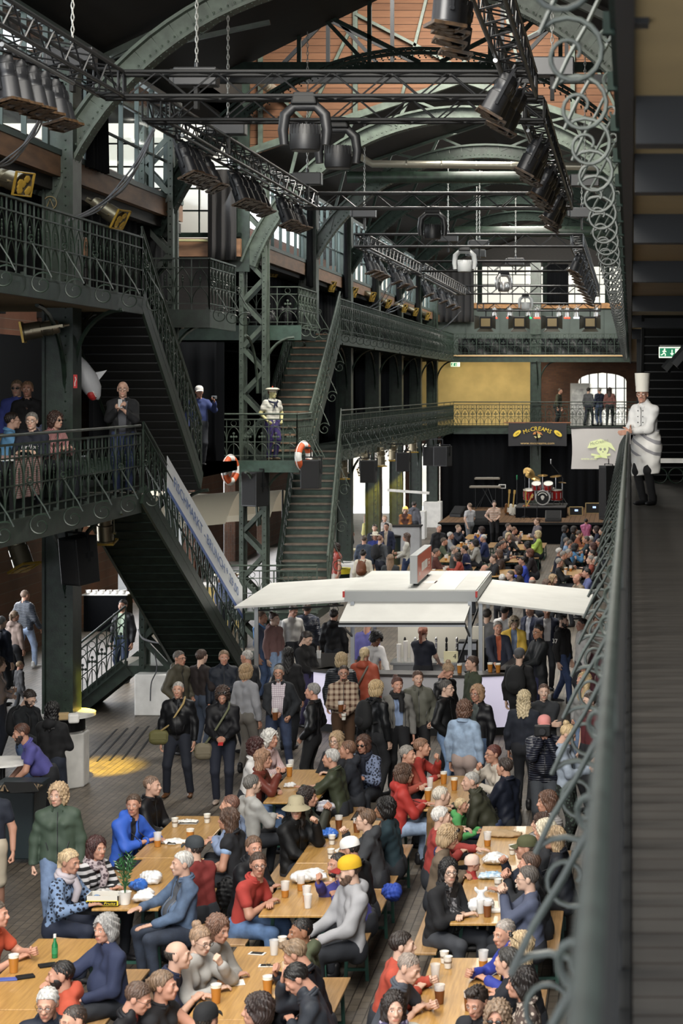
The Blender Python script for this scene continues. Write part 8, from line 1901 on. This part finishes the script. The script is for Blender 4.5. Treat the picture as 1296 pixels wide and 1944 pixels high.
if 'group' in sl: del sl['group']
mb = MB(); J = REG['sailor'][1]; c = J['N']
mb.tube([c + np.array((math.sin(a) * .12, -.03 - math.cos(a) * .12, -.02 - .05 * math.cos(a))) for a in np.linspace(-2.6, 2.6, 13)], .024, 6); mb.cone = None
mb.tube([c + np.array((0, -.16, -.07)), c + np.array((-.04, -.18, -.2))], [.03, .015], 6).tube([c + np.array((0, -.16, -.07)), c + np.array((.05, -.18, -.18))], [.03, .015], 6); mb.build('neckerchief', mat('navy_kerchief', '1c2138', .7), sl, 60)
# ---- back gallery and far guests
GB = 'guests on the back gallery'
for px, py, lb, f, c, pc, hr, gt, sx in ((1063, 748, 'in olive with a pale bag, leaning over the back railing', 70, '3a3a26', '1f2126', '4a3a2c', 'stand', 'm'), (1117, 744, 'in a grey jacket before the bright back window', 150, '4a4c50', '1d2130', '2a2420', 'walk', 'm'), (1137, 742, 'in a navy jacket before the bright back window', -150, '1a2138', '3a4a68', '8a857c', 'stand', 'm'), (1157, 745, 'in a dusty rose jacket before the bright back window', 170, '7a4a42', '1d1f26', '3a241c', 'walk', 'f')):
    P(px, py, lb, f, 'stand', Y=89.3, fz=G2, group=GB, top=('plain', c), pants=pc, hair=('long' if sx == 'f' else 'short', hr), gait=gt, sex=sx, lean=18 if px == 1063 else 0)
GF = 'guests before the stage'
for px, py, lb, f, kw in ((891, 961, 'in a pale grey t-shirt walking before the stage', -140, dict(top=('tee', 'b9b8bc'), sleeve='short', hair=('crop', '8a6a4c'), pants='6f7378', gait='walk', arms=('walk', 'walkb'))),
    (938, 957, 'in a striped shirt standing at the stage edge', 10, dict(sex='f', top=('stripe', 'b98a72', 'cfc0b0'), sleeve='short', hair=('bun', '2a1c15'), pants='101014', arms=('hip', 'holdlow'))),
    (1112, 990, 'child in a pink padded jacket filming the stage', 176, dict(scale=.8, top=('puffer', 'c05a92'), hair=('short', '1d1512'), arms=('camera', 'camera'))),
    (1019, 990, 'in a mauve grey jacket standing among the far tables', -62, dict(top=('plain', '5b5359'), hair=('short', '7b5331'), pants='1d1f25', arms=('hold', 'hold'))),
    (769, 962, 'with a fair bob behind the grey bar counter', 5, dict(sex='f', Y=73.35, top=('plain', '4a2a20'), hair=('curly', 'c9a878'), nod=20, arms=('holdlow', 'holdlow'))),
    (786, 955, 'in a grey hoodie behind the bar counter', 160, dict(Y=77, top=('plain', '55565e'), hood=True, hair=('short', '3a332e'))),
    (771, 1020, 'with long brown hair in a white sweater and jeans', -88, dict(sex='f', top=('plain', 'c9c7bb'), hair=('long', '5a3c2a'), pants=('denim', '2d3f66'), arms=('hold', 'holdlow'))),
    (637, 1040, 'in a red padded vest at a standing table', -60, dict(sex='f', top=('puffer', 'a83420'), sleeve='none', inner=('plain', 'd3cfc8', (.01, .01)), hair=('bob', '3a241c'), pants='b9b4aa')),
    (689, 1052, 'in a cream jacket with a brown rucksack', 176, dict(sex='f', key='bp5', top=('plain', 'cdc6b4'), hair=('bun', '1d1512'), pants='2a2c33')),
    (691, 1024, 'broad in a dark denim jacket, back turned, beyond the stall', 178, dict(top=('denim', '3a4658'), hair=('short', '5a4838'), girth=.6)),
    (712, 1018, 'in a white straw hat beyond the stall', 0, dict(sex='f', top=('plain', '2a3a8a'), hair=('bob', '8a5a34'), hat=('panama', 'd9d3c2', '1b1b1e'))),
    (741, 1062, 'with long fair hair and a dark jacket beyond the stall', 172, dict(sex='f', top=('plain', '2a2f33'), hair=('long', '8f6a44'))),
    (722, 1024, 'red haired in a grey jacket with a black rucksack', 150, dict(key='bp6', top=('plain', '4f5359'), hair=('crop', '8a4f30'), pants='1d2130')),
    (711, 1003, 'in dark navy facing the camera beyond the stall', 0, dict(top=('plain', '191d2c'), hair=('short', '3f2f25'))),
    (733, 1000, 'with glasses in a navy suit beyond the stall', -8, dict(top=('plain', '1d2440'), inner=('plain', 'a89880', (.03, .03)), hair=('short', '241a15'), glasses='g')),
    (730, 985, 'in a pale hooded jacket beyond the navy suit', 10, dict(sex='f', top=('shell', 'bcb8b4'), hair=('short', 'b08a58'))),
    (661, 972, 'with brown hair between the far columns', 60, dict(sex='f', top=('plain', '8a9a84'), hair=('long', '5a3824'))),
    (697, 984, 'in pale yellow behind the second far column', 70, dict(sex='f', top=('plain', 'c8c070'), hair=('long', '8a5a34'))),
    (833, 1003, 'grey haired in a black jacket at the left end of the far tables', 30, dict(top=('plain', '15171d'), hair=('short', 'b4b1ab')))):
    P(px, py, lb, f, 'stand', group=GF, **kw)
FAR = [(843, 1028, 'a green jacket', '455039', '5a4630', 92, 'm'), (855, 1017, 'a pale grey cardigan', '8b8e91', 'b4b1ab', 92, 'm'), (870, 1003, 'a navy jacket with white straps', '1c2233', '8a6a45', 60, 'm'), (829, 1049, 'a dark red checked shirt', '57281f', '5a4839', 92, 'm'), (862, 1044, 'a grey pullover', '5a5a58', '9a8a78', 92, 'm'),
       (913, 1007, 'a violet blue sweater', '39488a', '3a2018', -92, 'f'), (917, 1022, 'a royal navy pullover', '1b2957', 'c7c3bb', -90, 'm'), (901, 1031, 'a light grey blazer', '9a9a94', '1c1412', -90, 'f'), (881, 1043, 'a dark blue coat with bright lining', '1b2350', '2a2019', -98, 'm'), (868, 1058, 'an orange red sweater', 'a53722', '2a1c17', -90, 'f'), (919, 1081, 'a black shirt, bald', '181b27', 'a08c7a', -80, 'b'),
       (936, 1061, 'a black jacket near the stall roof', '14171e', '5a3b29', -70, 'm'), (946, 1052, 'a brown dress with long hair', '3a2a24', '6b4a34', -70, 'f'), (965, 1000, 'a mid grey sweater near the stage', '54555a', '4a3627', 70, 'm'), (976, 1007, 'a brown pullover near the stage', '594944', '7b5331', 92, 'm'), (965, 1019, 'black, with blonde curls', '141519', 'cfae6c', 20, 'c'), (952, 1026, 'a charcoal sweater', '1f2228', '3a2d25', 92, 'm'), (948, 1038, 'a black hooded top', '121318', '1d1714', 92, 'm'), (955, 1034, 'dark blue with glasses', '20283c', '4a3a2e', 80, 'm'),
       (1020, 1015, 'a lime green jacket', 'a5c53a', 'd6bd78', -90, 'f'), (1000, 1036, 'a black cardigan with black hair', '16161a', '17110f', -92, 'f'), (1005, 1050, 'a dark plum coat with red brown hair', '231a1f', '7a3f22', -90, 'f'), (991, 1065, 'a bright cobalt jacket', '2342b6', '2a2018', -80, 'm'), (968, 1092, 'a grey tweed jacket', '4a4c54', '5a4a3c', -60, 'm'), (983, 1083, 'a dark brown coat', '2f241e', '3a241a', -90, 'f'), (953, 1099, 'black, with white hair', '1a1a1e', 'cfccc5', 180, 'm'), (1010, 1104, 'grey, bald on top', '5a5a5c', 'c0b0a0', 180, 'b'),
       (1073, 1005, 'a patterned blue scarf and coat', '34404e', '241a16', 92, 'f'), (1090, 1006, 'a black leather coat', '17171a', '2a1f19', 92, 'f'), (1131, 1006, 'a midnight blue sweater', '182038', '3a2018', -90, 'f'), (1142, 1009, 'a jet black jacket', '121216', '2a221d', -90, 'm'), (1083, 1033, 'a dark green fleece', '26352b', '4a443c', 92, 'm'), (1076, 1028, 'a pale blue shirt', '6f8fb4', '6a5a4c', 92, 'm'), (1062, 1048, 'a white haired navy look', '1a2034', 'cac6be', 92, 'm'), (1070, 1054, 'a khaki vest', '4a4634', '8a857c', 92, 'm'), (1080, 1050, 'a plain black shirt', '17181c', '9a948a', 80, 'm'),
       (1062, 1068, 'a black vest over white sleeves', '15181a', '8d887f', 92, 'm'), (1120, 1063, 'a rust cardigan', '8a3a26', '8a847b', -90, 'm'), (1131, 1065, 'a black coat with grey hair', '1a1b20', '9a958c', -90, 'm'), (1123, 1052, 'a charcoal shirt, dark hair', '2b2d33', '37302a', -92, 'm'), (1112, 1025, 'a dark teal fleece', '1d3038', '5a5148', -90, 'm'), (1120, 1025, 'a white haired grey look', '6a6a6c', 'c6c2ba', -90, 'm'), (1125, 1038, 'a wine red coat with red brown hair', '4a1f1f', '5a2a1c', -90, 'f'), (1092, 1040, 'a sky blue top with dark hair', '3f7fb0', '1d1714', 100, 'f'),
       (1050, 1100, 'a brown coat with fair hair', '4a3626', 'b08a50', 60, 'f'), (1095, 1099, 'a beige sweater, bald', '8a7a64', 'b0a090', -60, 'b'), (1113, 1088, 'a lavender blue shirt with glasses', '5a6398', '1f1814', -80, 'm'), (1038, 1110, 'a dark green coat with brown hair', '27302a', '6a4a34', 60, 'f'), (1100, 1014, 'an orange sweater by the right rear tables', '8a4a2a', '4a3a2c', 92, 'm'), (1136, 1030, 'a slate jacket behind the scrolls', '3a4250', '5a5a58', -92, 'm')]
for px, py, tp, c, hc, f, sx in FAR:
    P(px, py, 'seated at the far tables in ' + tp, f, 'sit', group='guests seated at the far tables', top=('plain', c), hair=({'m': 'short', 'f': 'bob', 'b': 'bald', 'c': 'curly'}[sx], hc), sex='f' if sx in 'fc' else 'm', arms=(rnd.choice(['fold', 'table', 'cup', 'chin']), rnd.choice(['fold', 'table'])), lean=rnd.uniform(6, 20), girth=rnd.uniform(.1, .5))
for k, (x, y, cn, rn) in enumerate(FT):
    for j in range(3):
        cup('%s cup on the far %s row table %s' % (ORD[j], cn, rn), (x + rnd.uniform(-.22, .22), y - .7 + .6 * j, TT), ['beer', 'half', 'empty'][(j + k) % 3], 1.15, 'cups on the far tables')

# ---- things carried
cup('beer held by the person in the dark cardigan', at('cardigan', 'R', .10) - Vector((0, .03, .05)), 'dark', 1.2, 'cups in hands')
cup('pale cup in the right hand of the plaid shirt', at('plaid', 'R', .10) - Vector((0, .03, .05)), 'dark', 1.1, 'cups in hands')
cup('paper cup in the left hand of the plaid shirt', at('plaid', 'L', .10) - Vector((0, .03, .05)), 'paper', 1.1, 'cups in hands')
def phone(label, p, rz, col, tilt=.5):
    o = MB().box((0, 0, 0), (.075, .012, .15)).build('smartphone', mat('phone_' + str(col), col, .3), bevel=.005); o.location = p; o.rotation_euler = (tilt, 0, rz); MB().box((0, .0065, 0), (.066, .002, .136)).build('screen', mat('phone_screen', (.02, .02, .025), .15), o); return tag(o, label, 'phone')
phone('red phone held by the person with dark curls', (at('redphone', 'R') + at('redphone', 'L')) / 2, 0, (.35, .02, .02), -.8)
phone('pale phone held by the person with the blonde bun', (at('bun', 'R') + at('bun', 'L')) / 2, R_(78), (.5, .5, .52), -.7)
phone('black phone held up by the white haired gallery photographer', (at('photo', 'R') + at('photo', 'L')) / 2 + Vector((0, -.02, .04)), R_(12), (.01, .01, .012), -.1)
t = thing('camera', 'black video camera held up by the pink cap', 'camera', (at('camera', 'R') + at('camera', 'L')) / 2 + Vector((-.03, -.05, .06))); MB().box((0, 0, 0), (.22, .09, .15)).build('camera_body', BLACK, t, bevel=.015); MB().cyl((.0, -.04, 0), (.0, -.10, 0), .04, .045, 16).build('lens_barrel', BLACKM, t, 40)
t = thing('camera', 'small silver camera raised over the landing railing', 'camera', at('land', 'L') + Vector((0, -.02, .05))); MB().box((0, 0, 0), (.12, .035, .07)).build('camera_body', ALU, t, bevel=.008); MB().cyl((0, -.01, 0), (0, -.05, 0), .025, n=14).build('lens_barrel', BLACKM, t, 40)
def back_bag(label, key, col, s=1., kind='plain'):
    p, J = REG[key]; m = cloth(kind, col); t = thing('backpack', label, 'backpack', p.location, p.rotation_euler.z, None, p.scale[0])
    c = J['C'] - J['fw'] * .245 - J['up'] * .04; F_ = Fld(); F_.ell(c, (.155 * s, .10 * s, .22 * s)).ell(c - J['up'] * .10, (.15 * s, .11 * s, .13 * s)); lo, hi = F_.bounds(.02); xs, ys, zs = grids(lo, hi, .014); A = F_.at(xs, ys, zs, .015); me = fastmesh('bag_body', *nets(A, xs, ys, zs)); me.materials.append(m); child('bag_body', me, t)
    F_ = Fld(); F_.ell(c - J['fw'] * .085 - J['up'] * .09, (.10 * s, .05 * s, .085 * s)); lo, hi = F_.bounds(.02); xs, ys, zs = grids(lo, hi, .014); me = fastmesh('pocket', *nets(F_.at(xs, ys, zs, .01), xs, ys, zs)); me.materials.append(m); child('pocket', me, t)
    for g in (-1, 1):
        a = J['C'] + J['sx'] * g * .09
        MB().tube([a - J['fw'] * .19 + J['up'] * .10, a - J['fw'] * .10 + J['up'] * .165, a + J['up'] * .155, a + J['fw'] * .135 + J['up'] * .06, a + J['fw'] * .15 - J['up'] * .08, a + J['sx'] * g * .06 + J['fw'] * .02 - J['up'] * .16, a - J['fw'] * .17 - J['up'] * .18], .018, 6).build('strap', m, t, 60)
    return t
back_bag('black backpack on the fair haired leather jacket', 'bp1', '101114'); back_bag('black rucksack with grey piping on the grey cap wearer', 'bp2', '17181a', 1.1); back_bag('black backpack of the bespectacled hoodie wearer at left', 'bp3', '0e1014', 1.0); back_bag('dark blue backpack at the left frame edge', 'bp4', '171b25', 1.2); back_bag('brown leather rucksack beyond the stall', 'bp5', '6a3a1c', .9, 'leather'); back_bag('black rucksack beyond the stall', 'bp6', '15161a', 1.0)
def sling(label, key, col, scol, hip=-1, z=.92, d=(.15, .07, .11)):
    p, J = REG[key]; t = thing('shoulder_bag', label, 'bag', p.location, p.rotation_euler.z, None, p.scale[0]); m = mat('bag_' + col, col, .7, bump=.2)
    c = J['P'] + np.array((hip * .27, -.07, z - .95)); F_ = Fld()
    for sx in (-1, 1):
        for sz in (-1, 1): F_.ell(c + np.array((sx * d[0] * .35, 0, sz * d[2] * .35)), (d[0] * .7, d[1], d[2] * .7))
    lo, hi = F_.bounds(.02); xs, ys, zs = grids(lo, hi, .012); me = fastmesh('bag_body', *nets(F_.at(xs, ys, zs, .01), xs, ys, zs)); me.materials.append(m); child('bag_body', me, t)
    MB().box(c + np.array((0, -d[1] - .0, d[2] * .2)), (d[0] * 1.6, .012, d[2] * .9)).build('flap', m, t, bevel=.004)
    f = J['fw']; o = -hip * .10; pts = [c + np.array((0, .0, .08)), J['W'] + f * .165 + J['sx'] * hip * .10, J['C'] + f * .165 + J['sx'] * (o * .2), J['N'] + f * .10 + J['sx'] * o * .95 - J['up'] * .03, J['N'] + J['sx'] * o * 1.0 + J['up'] * .045, J['N'] - f * .12 + J['sx'] * o * .9 - J['up'] * .05, J['W'] - f * .17 + J['sx'] * hip * .06, c + np.array((0, .05, .08))]
    MB().tube(pts, .016, 6).build('strap', mat('strap_' + scol, scol, .7), t, 60); return t
sling('olive messenger bag on a tan strap', 'strap', '5d5a34', '9a8556'); sling('khaki messenger bag on the dark curls', 'redphone', '6a6250', '5e6048', -1, .80, (.13, .06, .12)); sling('light blue carrier bag beside the pink hoodie', 'bluebag', '6aa0dc', '6aa0dc', 1, .72, (.16, .06, .17)); sling('grey handbag on the rust red jacket', 'rust', '6a645c', '6a645c', 1, .92)
tg, Jg = REG['n37']; p = Jg['E' + 'R'] * .45 + Jg['S' + 'R'] * .55; text('37', .12, WHITE, tg, Matrix.Translation(Vector(p) + Vector((-.085, -.0, 0))) @ Matrix.Rotation(R_(-90), 4, 'Z') @ Matrix.Rotation(PI / 2, 4, 'X'), 'sleeve_number')
tg, Jg = REG['rock']; text('Hard Rock', .085, WHITE, tg, Matrix.Translation(Vector(Jg['C'] + Jg['fw'] * .155 - Jg['up'] * .04)) @ Matrix.Rotation(R_(72), 4, 'X'), 'printed_lettering', shear=.2, width=.24)
